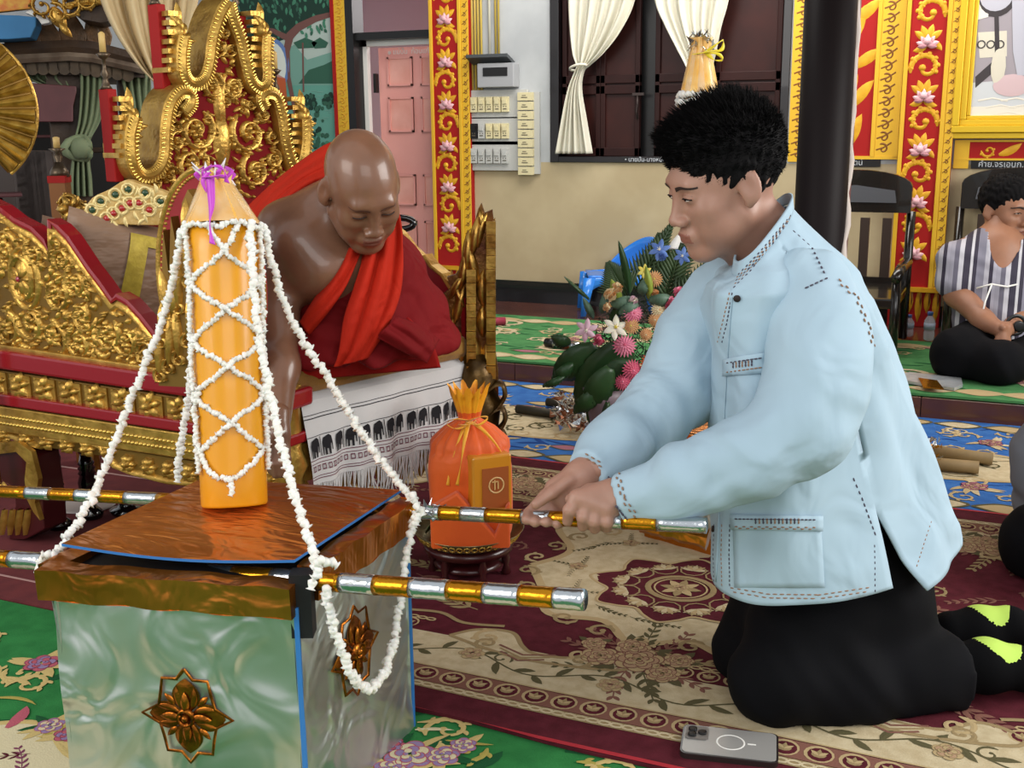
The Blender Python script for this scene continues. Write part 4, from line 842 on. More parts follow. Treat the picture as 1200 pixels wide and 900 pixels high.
# serpent heads, crests and posts with candle finials
CNDL = mat('ivory_candle', '#c9a866', .5); IRON = mat('dull_bronze', '#5a4c3c', .35, .7)
for x, y0, y1, hx in ((136, 104, 214, 150), (193.5, 4, 104, 207), (289, 18, 50, 303), (336, 118, 150, 351)):
    a = BP.uv(x, y0); b = BP.uv(x, y1); mb = MB(); mb.pbox(BP, a[0] - .014, a[0] + .014, b[1], a[1], -.07, -.02); ps = mb.build('post', REDP, bk, bevel=.003)
    m3 = MB(); o_ = BP.pt(a[0], a[1], -.05); m3.lathe(o_, [(.018, 0), (.012, .01), (.006, .03), (.012, .04), (.005, .055), (.005, .08), (.012, .085), (.02, .095), (.008, .1)], 0, 10); m3.lathe(o_ + CZ * .1, [(.009, 0), (.009, .05), (.003, .055)], 1, 8)
    m3.build('candle_finial', [IRON, CNDL], ps)
    g4 = MB(); s = 1 if x < 260 else 1
    for k in range(7):
        u, v = BP.uv(x + (hx - x) * .55, y0 + 12 + k * 11 if y1 - y0 > 60 else y0 - 2 + k * 10); g4.pbox(BP, u - .019, u + .017, v - .007, v + .007, -.07, .012 + .006 * (k % 2))
    u, v = BP.uv(hx, (y0 + 34) if y1 - y0 > 60 else y0 + 18)
    for k in range(7): g4.leaf(BP, u, v - k * .008, R_(100 - k * 28), .055 - .003 * k, .02, .02, .01, 0, bend=.9)
    g4.disc(BP, u, v, .022, .03, .0, 0, 10, ry=.028); g4.leaf(BP, u, v, R_(75), .085, .03, .02, .0, bend=.5); g4.leaf(BP, u + .005, v - .02, R_(-20), .045, .018, .02, .02, bend=.8)
    g4.build('serpent_head', GREL, bk)
mb = MB()
for x, y, r, a, sg in ((228, 153, 22, 60, -1), (289, 156, 22, 120, 1), (246, 100, 14, 70, -1), (270, 101, 14, 110, 1), (253, 57, 9, 60, -1), (267, 58, 9, 120, 1), (222, 192, 20, 40, -1), (297, 200, 19, 100, 1), (178, 214, 9, 60, 1), (317, 186, 11, 100, -1), (200, 128, 9, 60, -1), (306, 134, 9, 60, 1), (205, 165, 10, 30, 1), (316, 160, 9, 30, -1), (196, 205, 10, 0, 1), (333, 212, 11, 0, 1), (222, 118, 8, 90, 1), (290, 122, 7, 90, -1), (260, 38, 7, 90, 1), (262, 118, 8, 30, 1), (203, 150, 8, 200, -1)):
    u, v = BP.uv(x, y); r_ = r * sc_; mb.scroll(BP, u, v, r_ * 1.15, R_(a), sg, 1.35, r_ * .34, .024, 0, 0, 7, ll=.8)
    for k in range(6): mb.leaf(BP, u, v, k * 1.05, r_ * .55, r_ * .26, .02, .002, 0, bend=.8)
u, v = BP.uv(262, 196); mb.leaf(BP, u, v, R_(90), .17, .07, .03, .0); mb.leaf(BP, u - .01, v + .12, R_(80), .16, .04, .022, 0, bend=.5); mb.leaf(BP, u + .01, v + .12, R_(100), .16, .04, .022, 0, bend=-.5)
n = 0; bu = pick(BP, bo)
while n < 130:
    x, y = random.uniform(160, 350), random.uniform(10, 235); u, v = BP.uv(x, y)
    if all(inside(bu, u + a, v + b) for a, b in ((.03, 0), (-.03, 0), (0, .03))): n += 1; mb.leaf(BP, u, v, random.random() * 6.28, random.uniform(.025, .045), random.uniform(.010, .016), .015, 0, 0, bend=random.uniform(-1.5, 1.5), n=5); mb.disc(BP, u + .01, v, .006, .012, 0, 0, 6) if n % 2 else None
tag(mb.build('carved_scrolls', GREL, bk), None, None, kind='stuff')
# left front arm spikes, seen behind the candle
SP = vplane(P(186, 450, 2.66).xy.to_3d(), P(262, 450, 2.60).xy.to_3d()); mb = MB()
fl_ = [(186, 452), (186, 400), (189, 340), (191, 270), (195, 300), (198, 326), (200, 254), (206, 286), (209, 318), (213, 238), (220, 222), (228, 234), (232, 270), (236, 330), (250, 400), (262, 440), (262, 456)]
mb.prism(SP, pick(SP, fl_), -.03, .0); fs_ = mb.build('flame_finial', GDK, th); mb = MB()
for x, y, a, L in ((190, 440, 95, 50), (200, 430, 85, 60), (212, 420, 92, 55), (198, 380, 88, 60), (212, 360, 95, 60), (224, 330, 95, 60), (220, 290, 90, 50), (222, 400, 80, 50), (192, 400, 90, 45), (236, 380, 100, 50), (205, 370, 85, 36)):
    u, v = SP.uv(x, y); mb.leaf(SP, u, v, R_(a), L * .0022, .026, .02, 0, 0, bend=random.uniform(-.5, .5)); mb.scroll(SP, u, v, .02, R_(a), 1, 1.2, .008, .014, .0, 0, 3)
mb.build('flame_carving', GREL, fs_)
# --- the white elephant cloth hanging over the seat front
ct = tag(None or bpy.data.objects.new('seat_cloth', None), 'white woven cloth with black elephants and a fringe, draped over the throne front', 'cloth'); COL.objects.link(ct); ct.location = (TC + FR) / 2 + CZ * .55
CP = Plane(TC + Vector((0, 0, 0)) - FP.n * -.012, FP.u, FP.v)
q0, q1 = CP.uv(350, 472), CP.uv(552, 424); q2, q3 = CP.uv(545, 508), CP.uv(356, 566)
def cloth_pt(i, j, w=0.0):
    a = (q0[0] + (q1[0] - q0[0]) * i, q0[1] + (q1[1] - q0[1]) * i); b = (q3[0] + (q2[0] - q3[0]) * i, q3[1] + (q2[1] - q3[1]) * i)
    x, y = a[0] + (b[0] - a[0]) * j, a[1] + (b[1] - a[1]) * j
    return CP.pt(x, y, .008 + .012 * j * math.sin(i * 17 + 1) + .008 * j * math.sin(i * 41 + j * 3) + .02 * j + w)
class ClothPl:                                               # writes u, v in 0..1 of the cloth, so print follows its folds
    def pt(s, u, v, w=0): return cloth_pt(u, v, w * .3)
CL = ClothPl(); WCL = mat('white_cotton', '#c9c7c6', .85, bump=.3, bs=300, bd=.001)
mb = MB(); mb.grid(lambda i, j: cloth_pt(i, j), 40, 16); mb.grid(lambda i, j: cloth_pt(i, 0) + FP.n * (-.16 * (1 - j)) + CZ * (.045 * math.sin(math.pi / 2 * (1 - j)) ** .5 if j < 1 else 0), 40, 4)
mb.build('cloth', WCL, ct)
mb = MB()
for v, wd in ((.16, .008), (.20, .012), (.42, .008), (.70, .010), (.745, .008), (.90, .008), (.93, .01)):
    mb.grid(lambda i, j: cloth_pt(i, v + wd * j, .002), 40, 1, 1 if v > .6 else 0)
def P2(l, u0, v0, su, sv, m): 
    q = [(u0 + a * su, v0 + b * sv) for a, b in l]; tri = tessellate_polygon([[Vector((a, b, 0)) for a, b in q]]); mb.add([cloth_pt(a, b, .0025) for a, b in q], tri, m, False)
for i in range(14):
    u0 = .012 + i * .0705
    P2([(0, 1), (0, .35), (.12, .12), (.45, .05), (.7, .0), (.92, .12), (.98, .4), (.97, .8), (.88, .8), (.87, .5), (.80, .45), (.76, .62), (.74, 1), (.58, 1), (.56, .7), (.40, .7), (.38, 1), (.22, 1), (.2, .62), (.12, .6), (.08, 1)], u0, .44, .052, .24, 0)
    if i % 3 != 1: P2([(0, 0), (1, 0), (1, 1), (0, 1)], u0 + .057, .44, .004, .24, 0)
for i in range(34):
    u0 = .01 + i * .029
    for a, b, c, d in ((0, 1, 0, .2), (0, 1, .8, 1), (0, .2, 0, 1), (.8, 1, 0, 1)): P2([(a, c), (b, c), (b, d), (a, d)], u0, .775, .018, .07, 1)
mb.build('elephant_pattern', [mat('black_thread', '#17151a', .9), mat('maroon_thread', '#6b3a48', .9)], ct)
mb = MB()
for i in range(130):
    t = i / 129; p = cloth_pt(t, 1.0); l = random.uniform(.06, .09) ; pts = [p, p + Vector((random.uniform(-.006, .006), random.uniform(-.01, .0), -l * .5)), p + Vector((random.uniform(-.014, .014), random.uniform(-.02, .005), -l))]
    mb.tube(pts, [.0022, .0028, .0012], 0, 4, False)
tag(mb.build('fringe', WCL, ct), None, None, kind='stuff')
# --- cushions and fans behind the side panel
def cushion(name, label, c, rx, ry, rz, rot, m, cat='cushion', piping=None):
    o = empty(name, c - Vector((0, 0, rz)), label, cat); mb = MB(); M = rot
    def f(i, j, s):
        u, v = 2 * i - 1, 2 * j - 1; b = (max(0, 1 - abs(u) ** 3.2) * max(0, 1 - abs(v) ** 3.2)) ** .45; pin = 1 - .10 * (1 - abs(u * v)) * (abs(u) ** 6 + abs(v) ** 6) * .5
        return Vector(c) + M @ Vector((u * rx * pin, s * ry * b * (1 + .04 * math.sin(u * 9 + v * 4)), v * rz * pin))
    mb.grid(lambda i, j: f(i, j, -1), 26, 26); mb.grid(lambda i, j: f(i, j, 1), 26, 26, flip=True); mb.build('cover', m, o); return o, f
TANF = mat('tan_satin', '#8f7058', .5, 0, '#80634c', 5, .6, 7, .04, sheen=.3, stretch=(1, 1, 2.5))
rt = YAW @ Matrix.Rotation(R_(35), 3, 'Z') @ Matrix.Rotation(R_(16), 3, 'Y')
o, f = cushion('cushion', 'tan satin cushion leaning behind, at the left end of the throne', P(92, 322, 3.34), .13, .06, .15, rt, TANF)
o, f = cushion('cushion', 'tan satin cushion with a yellow embroidered band, leaning inside the carved side panel', P(138, 322, 3.22), .165, .065, .16, rt, TANF)
mb = MB(); mb.grid(lambda i, j: f(.50 + .16 * i, .1 + .8 * j, -1) + Vector(CY) * -.006, 3, 14); mb.grid(lambda i, j: f(.5 + .42 * i, .80 + .10 * j, -1) + Vector(CY) * -.006, 8, 2); mb.build('yellow_band', mat('yellow_brocade', '#b8a13a', .5, .3, '#a08a2c', 40, .4, 80, .003), o)
# jewelled pale cushion
JP = vplane(CW(-1.30, 3.14), CW(-.95, 3.20)); o = empty('jewelled_cushion', P(140, 250, 3.3), 'peaked cream cushion covered in gold embroidery and red stones, at the foot of the backrest', 'cushion')
jo = smooth_path([JP.uv(*p) for p in ((96, 250), (108, 232), (128, 222), (147, 211), (165, 216), (185, 222), (205, 232), (215, 262), (96, 262))], 3); jo = [p[:2] for p in jo]
mb = MB(); mb.prism(JP, jo, -.06, 0); mb.build('cover', mat('cream_embroidery', '#d0b070', .6, 0, '#b5904a', 50, .5, 90, .004), o, bevel=.012)
mb = MB()
for x, y in ((118, 236), (135, 228), (150, 222), (108, 246), (170, 226), (188, 236)): u, v = JP.uv(x, y); mb.disc(JP, u, v, .010, .006, 0, 1, 8); mb.ring(JP, u, v, .016, .008, .006, 0, 0, 10)
for x, y in ((133, 250), (143, 244), (152, 238), (163, 238), (175, 246), (125, 256)): u, v = JP.uv(x, y); mb.disc(JP, u, v, .010, .008, 0, 2, 8); mb.ring(JP, u, v, .017, .008, .006, 0, 0, 10)
for i in range(40): u, v = JP.uv(random.uniform(108, 205), random.uniform(226, 258)); mb.leaf(JP, u, v, random.random() * 6, .03, .01, .004, 0, 0, bend=1)
mb.build('stone_trim', [mat('pale_gold_thread', '#e0c98a', .4, .3), mat('green_stone', '#2f4a34', .2), mat('red_stone', '#a82a2a', .15, coat=.5)], o)
# oval red fan
OP = vplane(P(180, 332, 2.72).xy.to_3d(), P(310, 332, 2.56).xy.to_3d()); o = empty('oval_fan', OP.pt(OP.uv(246, 400)[0], .01, 0), 'large oval red ceremonial fan with a gold beaded rim, upright behind the yellow candle', 'fan')
c = OP.uv(246, 332); a_, b_ = .160, .262; tilt = 0
mb = MB(); op = [(c[0] + a_ * math.cos(t), c[1] + b_ * math.sin(t)) for t in [2 * math.pi * i / 48 for i in range(48)]]
mb.prism(OP, op, -.012, 0); mb.build('fan_leaf', mat('fan_red_velvet', '#96282c', .8, 0, '#8a2226', 10, .2, 300, .001), o)
mb = MB(); mb.stroke(OP, op + [op[0]], .014, .008, 0); 
for i in range(110): t = 2 * math.pi * i / 110; mb.disc(OP, c[0] + (a_ - .014) * math.cos(t), c[1] + (b_ - .014) * math.sin(t), .0048, .005, 0, 0, 6)
mb.build('beaded_rim', GREL, o)
mb = MB(); mb.tube([OP.pt(c[0], c[1] - b_, -.01), OP.pt(c[0], .01, -.01)], .012); mb.build('handle', GREL, o)
# folding gold fan at the far left edge
FPL = vplane(CW(-1.65, 3.05), CW(-1.25, 3.12)); o = empty('gold_fan', P(-20, 190, 3.1), 'ribbed gold fan standing at the left end of the throne', 'fan'); cx, cy = FPL.uv(-58, 128)
for i in range(13):
    a0, a1 = R_(-52 + i * 10.5), R_(-52 + (i + 1) * 10.5); am = (a0 + a1) / 2; r = .215 if i % 2 else .21; mb = MB()
    mb.add([FPL.pt(cx, cy, 0), FPL.pt(cx + r * math.cos(a0), cy + r * math.sin(a0), 0), FPL.pt(cx + r * 1.02 * math.cos(am), cy + r * 1.02 * math.sin(am), .02), FPL.pt(cx + r * math.cos(a1), cy + r * math.sin(a1), 0)], [(0, 1, 2), (0, 2, 3)], 0, False)
    mb.stroke(FPL, [(cx + .05 * math.cos(a0), cy + .05 * math.sin(a0)), (cx + r * math.cos(a0), cy + r * math.sin(a0))], .006, .006, .002, 1)
    mb.build('fan_fold', [mat('bright_gold_foil', '#c9a550', .3, .8, '#8f6f2c', 30, .3, 40, .004), GDK], o, solid=.003)
mb = MB(); mb.ring(FPL, cx, cy, .215, .01, .006, 0, 0, 30, a0=R_(-52), a1=R_(85)); mb.tube([FPL.pt(cx, cy, -.02), FPL.pt(cx, .2, -.02)], .012); mb.build('fan_frame', GREL, o)
# ================================================================ foil box, candle, poles, garlands
ZB = .43
bN, bL, bR = G(347, 712, ZB), G(60, 690, ZB), G(477, 618, ZB); bB = bL + bR - bN
bx = empty('offering_box', Vector(((bN + bB) / 2).xy.to_3d()), 'square box covered in silver and copper foil with the tall yellow candle on its lid', 'box')
SILV = mat('silver_foil', '#d2d6d0', .36, .88, '#c0c8c0', 3, .8, 6, .03, crease=True)
COPF = mat('copper_foil', '#cf8234', .28, .9, '#b46a22', 4, .4, 10, .02, crease=True)
BLUE = mat('blue_card_edge', '#2f74b8', .5); BLKF = mat('gap_black', '#0b0c10', .6)
zf = .004
def wall(a, b, name):
    pl = vplane(a, b); l = (b - a).length; mb = MB(); n = 10
    mb.grid(lambda i, j: pl.pt(i * l, zf + (ZB + .01 - zf) * j, .003 * math.sin(i * 9 + j * 4) + .002 * math.sin(j * 13 - i * 5)), 30, 30)
    mb.grid(lambda i, j: pl.pt(i * l, zf + (ZB + .01 - zf) * j, -.008), 4, 4, flip=True)
    return pl, l, mb.build(name, SILV, bx)
FPB, FL, _ = wall(bL, bN, 'front_side'); RPB, RL, _ = wall(bN, bR, 'right_side'); wall(bR, bB, 'rear_side'); wall(bB, bL, 'left_side')
for p in (bN, bR): q = p.copy(); mb = MB(); mb.box((q.x, q.y, (ZB + zf) / 2), (.008, .008, ZB - zf), 0, YAW); mb.build('corner_tape', BLUE, bx)
def ornament(pl, x, y, k, m):
    mb = MB(); R1 = [(0, 1), (.18, .78), (.5, .78), (.55, .5), (.62, .2), (1, 0), (.62, -.2), (.55, -.5), (.5, -.78), (.18, -.78), (0, -1), (-.18, -.78), (-.5, -.78), (-.55, -.5), (-.62, -.2), (-1, 0), (-.62, .2), (-.55, .5), (-.5, .78), (-.18, .78), (0, 1)]
    mb.stroke(pl, [(x + a * k, y + b * k * 1.05) for a, b in R1], k * .075, .004, .004)
    for q in range(4):
        a = R_(90 * q); mb.leaf(pl, x + .12 * k * math.cos(a), y + .12 * k * math.sin(a), a, k * .72, k * .62, .004, .004, n=10)
        for s in (1, -1): mb.leaf(pl, x + .2 * k * math.cos(a + s * .5), y + .2 * k * math.sin(a + s * .5), a + s * .45, k * .5, k * .16, .004, .006, bend=-s * .6)
        mb.leaf(pl, x + .12 * k * math.cos(a), y + .12 * k * math.sin(a), a, k * .45, k * .2, .006, .010, n=6)
        mb.leaf(pl, x + .36 * k * math.cos(a + .785), y + .36 * k * math.sin(a + .785), a + .785, k * .32, k * .14, .006, .004)
    mb.ring(pl, x, y, k * .17, k * .07, .01, .008); mb.disc(pl, x, y, k * .11, .012, .008)
    mb.build('lotus_ornament', m, bx)
CORN = mat('copper_ornament_foil', '#a8641e', .25, .9, '#7d4210', 30, .4, 60, .004)
u, v = FPB.uv(221, 838); ornament(FPB, u, v, .083, CORN); u, v = RPB.uv(414, 762); ornament(RPB, u, v, .083, CORN)
# copper bands round the rim and the warped lid
def rim(a, b, e0, e1, name, h0=ZB - .012, h1=ZB + .042, w=.022):
    pl = vplane(a, b); l = (b - a).length; mb = MB()
    mb.grid(lambda i, j: pl.pt(-e0 + (l + e0 + e1) * i, [h0, h1, h1, h0, h0][int(round(j * 4))] + .0015 * math.sin(i * 23), [w, w + .001, -.02, -.02, w][int(round(j * 4))] + .0015 * math.sin(i * 31 + j * 5)), 34, 4)
    for e in (-e0, l + e1): mb.add([pl.pt(e, h0, w), pl.pt(e, h1, w), pl.pt(e, h1, -.02), pl.pt(e, h0, -.02)], [(0, 1, 2, 3), (3, 2, 1, 0)])
    return mb.build(name, COPF, bx, smooth=False)
rim(bL, bN, .012, .0, 'copper_rim'); rim(bN + (bR - bN) * .10, bR, .0, .012, 'copper_rim', ZB - .002, ZB + .056, .018); rim(bR, bB, 0, 0, 'copper_rim'); rim(bB, bL, 0, 0, 'copper_rim')
mb = MB(); c8 = [bL + (bN - bL) * .02, bN, bR, bB]; mb.prism(lay, [(p.x, p.y) for p in c8], ZB - .01, ZB + .03); mb.box((bN + (bR - bN) * .05 + CZ * -.0), (.035, .035, .11), 0, YAW); mb.build('lid_gap_shade', BLKF, bx)  # black filler stands in for the shade in the gap under the lid
ZL = ZB + .075; l0, l1, l2 = G(72, 637, ZL), G(345, 656, ZL - .005), G(470, 574, ZL - .012); l3 = l0 + l2 - l1
def lidp(i, j, w=0): 
    p = (l0 * (1 - i) + l1 * i) * (1 - j) + (l3 * (1 - i) + l2 * i) * j; return p + CZ * (.010 * math.sin(math.pi * i) * math.sin(math.pi * j) - .012 * math.sin(math.pi * i) * (1 - j) ** 4 + w)
mb = MB(); mb.grid(lambda i, j: lidp(i, j), 30, 30); lid = mb.build('lid', mat('copper_foil_lid', '#d98a46', .3, .85, '#c2722e', 3, .5, 8, .02, stretch=(1, 3, 1), crease=True), bx)
mb = MB(); mb.grid(lambda i, j: lidp(i, j, -.004), 20, 20, flip=True); mb.grid(lambda i, j: lidp(i, 0, -.005 * (1 - j)), 20, 1); mb.grid(lambda i, j: lidp(1, i, -.005 * (1 - j)), 20, 1); mb.grid(lambda i, j: lidp(0, i, -.005 * (1 - j)), 20, 1, flip=True); mb.build('card_backing', BLUE, lid)
# --- candle
cb0 = G(275, 592, ZL + .004); dc = -(CROT.transposed() @ (cb0 - CAM)).z; ctp = P(261, 266, dc + .01); ax = (ctp - cb0); Hc = ax.length; ax.normalize(); rc0, rc1 = .0605, .0650
cd = empty('yellow_candle', cb0, 'tall thick yellow candle wrapped in a net of white blossoms, on the foil box', 'candle')
YC = mat('yellow_wax', '#e09a12', .3, 0, '#d8900f', 3, .1, 12, .003, sub=.1, coat=.12, stretch=(1, 1, .15))
mb = MB(); mb.lathe(cb0, [(rc0 * .97, 0), (rc0, .004)] + [(rc0 + (rc1 - rc0) * t, Hc * t) for t in (.1, .3, .5, .7, .9, .99)] + [(rc1 * .9, Hc)], 0, 40, ax); mb.build('wax_pillar', YC, cd)
fr_ = ax.to_track_quat('Z', 'Y').to_matrix(); tf = -(fr_.transposed() @ (cb0 - CAM)); phi0 = math.atan2(tf.y, tf.x)        # angle that faces the viewer's side
def cyl(phi, h, off=0.0):
    r = rc0 + (rc1 - rc0) * min(1, h / Hc) + off; a = phi0 + R_(phi); return cb0 + fr_ @ Vector((r * math.cos(a), r * math.sin(a), h))
# cellophane cone with ribbon
mb = MB(); top0 = ctp; N_ = 28; tipd = P(252, 205, dc + .005) - ctp
for k in range(2):
    def cone(i, j, k=k):
        a = 2 * math.pi * i; r = (rc1 * .92) * (1 - j) + .014 + (.006 * math.sin(a * 9 + k) * j) + (.014 * max(0, j - .85) / .15); return ctp + tipd * j * (.98 if k else 1.06) + fr_ @ Vector((r * math.cos(a), r * math.sin(a), 0))
    mb.grid(cone, 40, 12, k, wrap=True)
mb.build('wrapped_top', [mat('pale_cellophane', '#ecd8b0', .15, 0, '#f0b840', 14, .6, 14, .01, alpha=.5, coat=.5), mat('orange_tissue', '#e8a83c', .5, 0, '#f0c880', 20, .5, 20, .01)], cd)
tp_ = ctp + tipd; PK = mat('pink_satin_ribbon', '#c23ac0', .35, sheen=.3); mb = MB()
def rib(pts, wd, m=0):
    pts = smooth_path([tuple(q) for q in pts], 6); vs = []
    for i, q in enumerate(pts):
        s = CX * math.cos(i * .13) + CZ * math.sin(i * .13) * .3; q = Vector(q); vs += [q - s * wd / 2, q + s * wd / 2]
    n = len(pts); mb.add(vs, [(2 * i, 2 * i + 1, 2 * i + 3, 2 * i + 2) for i in range(n - 1)], m)
d0 = dc - .06
rib([P(246, 206, d0), P(248, 240, d0), P(246, 262, d0 - .01), P(249, 286, d0 - .01)], .016); rib([P(240, 200, d0), P(250, 194, d0 - .01), P(262, 199, d0 - .01), P(266, 214, d0)], .014); rib([P(244, 202, d0), P(238, 212, d0), P(242, 225, d0)], .012); rib([P(240, 208, d0), P(254, 206, d0 - .015), P(266, 208, d0)], .018)
for k in range(8): a = k * .8; rib([tp_ + fr_ @ Vector((.02 * math.cos(a), .02 * math.sin(a), -.012)), tp_ + fr_ @ Vector((.034 * math.cos(a + .3), .034 * math.sin(a + .3), .002)), tp_ + fr_ @ Vector((.02 * math.cos(a + .6), .02 * math.sin(a + .6), .014))], .014)
mb.build('pink_ribbon', PK, cd, solid=.0015)
mb = MB()
for k in range(16): a = k * .41; q = tp_ + fr_ @ Vector((.022 * math.cos(a), .022 * math.sin(a), random.uniform(-.015, .015))); mb.add([q, q + Vector((random.uniform(-.02, .02), random.uniform(-.02, .02), .02)), q + Vector((random.uniform(-.03, .03), random.uniform(-.02, .02), -.006))], [(0, 1, 2)])
mb.build('white_tuft', mat('white_paper', '#e6dfe0', .7), cd, solid=.002)
# --- jasmine garlands
JAS = mat('jasmine_white', '#eeece6', .6, 0, '#e6e2d8', 40, sub=.1)
def strand(mb, pts, r=.0075, step=.0095, drop=0):
    sp = [Vector(q) for q in smooth_path([tuple(p) for p in pts], 10)]; d = 0; nxt = 0
    for i in range(1, len(sp)):
        seg = sp[i] - sp[i - 1]; L = seg.length
        while nxt <= d + L and L > 0:
            q = sp[i - 1] + seg * ((nxt - d) / L); dr = seg.normalized(); rt = (dr + Vector((random.uniform(-.5, .5), random.uniform(-.5, .5), random.uniform(-.5, .5)))).to_track_quat('Z', 'Y').to_matrix()
            o = Vector((random.uniform(-1, 1), random.uniform(-1, 1), random.uniform(-1, 1))) * r * .35
            mb.lathe(q + o - rt @ Vector((0, 0, r)), [(r * .25, 0), (r * .95, r * .5), (r * .8, r * 1.1), (r * .5, r * 1.7), (r * 1.0, r * 2.0)], 0, 6, rt @ Vector((0, 0, 1)))
            nxt += step
        d += L
def garland(name, label, paths, r=.0088, step=.0108, loc=None):
    mb = MB()
    for p in paths: strand(mb, p, r, step)
    o = mb.build(name, JAS); o['label'] = label; o['category'] = 'garland'; o['group'] = 'jasmine garlands on the foil box'; return o
paths = []
for c in (0, 120, 240):
    for s in (1, -1):
        lv = [Hc * .985 - k * Hc * .0985 for k in range(9)]; pts = []
        for k in range(9):
            ph = c + s * (28 if k == 0 else 60 * (1 if k % 2 == 1 else -1) * 1.0)
            ph = c + s * [22, -4, -58, 0, 58, 0, -58, 0, 58][k] if k < 9 else 0
            pts.append(cyl(ph, lv[k], .006))
        paths.append(pts)
for ph in (-66, 66, 180, -120, 120): paths.append([cyl(ph + 3 * math.sin(k), Hc * (1 - k * .11), .008) for k in range(9)])
paths.append([cyl(k * 15, Hc * .99 + .004 * math.sin(k), .006) for k in range(25)])
paths.append([cyl(-58, Hc * .2, .007), cyl(-35, Hc * .13, .007), cyl(-5, Hc * .10, .007), cyl(25, Hc * .14, .007), cyl(56, Hc * .2, .007)]); paths.append([cyl(-5, Hc * .10, .007), cyl(-5, Hc * .045, .01)])
g = garland('jasmine_netting', 'netting of white jasmine wrapped round the yellow candle', paths, .0062, .0088)
tl = [cyl(-70, Hc * .99, .01), P(196, 355, 2.14), P(160, 452, 2.12), P(118, 560, 2.08), P(92, 612, 2.03), P(62, 652, 1.99)]
garland('jasmine_garland', 'straight jasmine garland from the candle top to the front left pole end', [tl, [P(62, 650, 1.97), P(48, 655, 1.97), P(47, 672, 1.98)]])
garland('jasmine_garland', 'straight jasmine garland from the candle top to the near right box corner', [[cyl(40, Hc * .99, .012), P(300, 365, 2.0), P(316, 460, 1.96), P(343, 570, 1.90), P(366, 645, 1.84), P(374, 668, 1.82)], [P(374, 660, 1.79), P(366, 690, 1.79)], [P(376, 655, 1.79), P(392, 662, 1.8)]])
garland('jasmine_garland', 'straight jasmine garland from the candle top to the rear pole beside the orange bundle', [[cyl(80, Hc * .99, .012), P(335, 362, 2.14), P(385, 445, 2.15), P(440, 530, 2.16), P(482, 585, 2.16)], [P(484, 580, 2.13), P(492, 600, 2.13), P(484, 618, 2.13)]])
garland('jasmine_garland', 'garland running down behind the candle to the rear left pole', [[cyl(-100, Hc * .99, .01), P(232, 330, 2.3), P(222, 450, 2.36), P(206, 566, 2.40)]])
garland('jasmine_garland', 'loop of jasmine hanging in front of the right side of the box', [[P(381, 690, 1.83), P(392, 735, 1.85), P(410, 785, 1.88), P(430, 806, 1.93), P(450, 790, 2.0), P(463, 745, 2.06), P(472, 680, 2.1), P(484, 606, 2.14)]])
# --- the two carrying poles, each wound with copper and silver foil
OF = mat('orange_foil_band', '#c98a1c', .2, .9, '#b06f14', 10, .35, 30, .006); SF = mat('silver_foil_band', '#c3c8cc', .2, .95, None, 5, .35, 30, .006)
def pole(label, A, B, xs, r, ya, yb, da, db, first):
    o = empty('carrying_pole', P(xs[0], ya, da), label, 'pole', 'foil wrapped carrying poles')
    p0, p1 = P(xs[0], ya, da), P(xs[-1], yb, db); f = lambda x: (lambda t: p0 + (p1 - p0) * t)(tt(x))
    def tt(x):                                             # where along the pole the view column x falls
        lo, hi = 0, 1
        for _ in range(30):
            m = (lo + hi) / 2; q = CROT.transposed() @ (p0 + (p1 - p0) * m - CAM); X = 600 + FPX * q.x / -q.z
            if X < x: lo = m
            else: hi = m
        return lo
    for i in range(len(xs) - 1):
        mb = MB(); a, b = f(xs[i]), f(xs[i + 1]); n = 6; mb.tube([a + (b - a) * k / n for k in range(n + 1)], [r * (1.0 + .03 * ((k + i) % 2) + (.02 if (i + first) % 2 else 0)) for k in range(n + 1)], 0, 16); mb.build('foil_band', [OF, SF][(i + first) % 2], o)
    return f
fp_ = pole('foil wrapped pole crossing the front of the box, its striped end free over the carpet', 0, 0, [-60, -26, 14, 52, 140, 185, 230, 275, 320, 372, 400, 440, 482, 526, 568, 610, 650, 685], .0160, 650, 703, 2.21, 1.68, 1)
e = fp_(684.5); mb = MB()
bp_ = pole('rear foil wrapped pole, its right end held by the kneeling man', 0, 0, [-60, -30, 32, 60, 90, 118, 148, 186, 240, 300, 360, 420, 490, 516, 541, 570, 612, 645, 690, 730, 770, 828], .0138, 573, 616, 2.62, 1.98, 1)
mb = MB()
for k in range(26):
    q = bp_(random.uniform(490, 520)) + Vector((random.uniform(-.012, .012), random.uniform(-.012, .012), random.uniform(-.014, .016))); mb.add([q, q + Vector((random.uniform(-.02, .02), random.uniform(-.02, .02), random.uniform(-.01, .02))), q + Vector((random.uniform(-.02, .02), random.uniform(-.02, .02), random.uniform(-.02, .01)))], [(0, 1, 2)], 0, False)
tag(mb.build('crumpled_foil', SF, solid=.001), 'crumple of silver foil where the rear pole leaves the box', 'foil')
mb = MB(); q0_, q1_ = P(752, 612, 2.06), P(830, 632, 2.02)
mb.tube([q0_ + (q1_ - q0_) * k / 10 for k in range(11)], [.016 + .006 * random.random() for k in range(11)], 0, 7); tag(mb.build('copper_foil_sleeve', COPF, smooth=False), 'crumpled copper foil end of a pole under the man\'s near sleeve', 'foil')
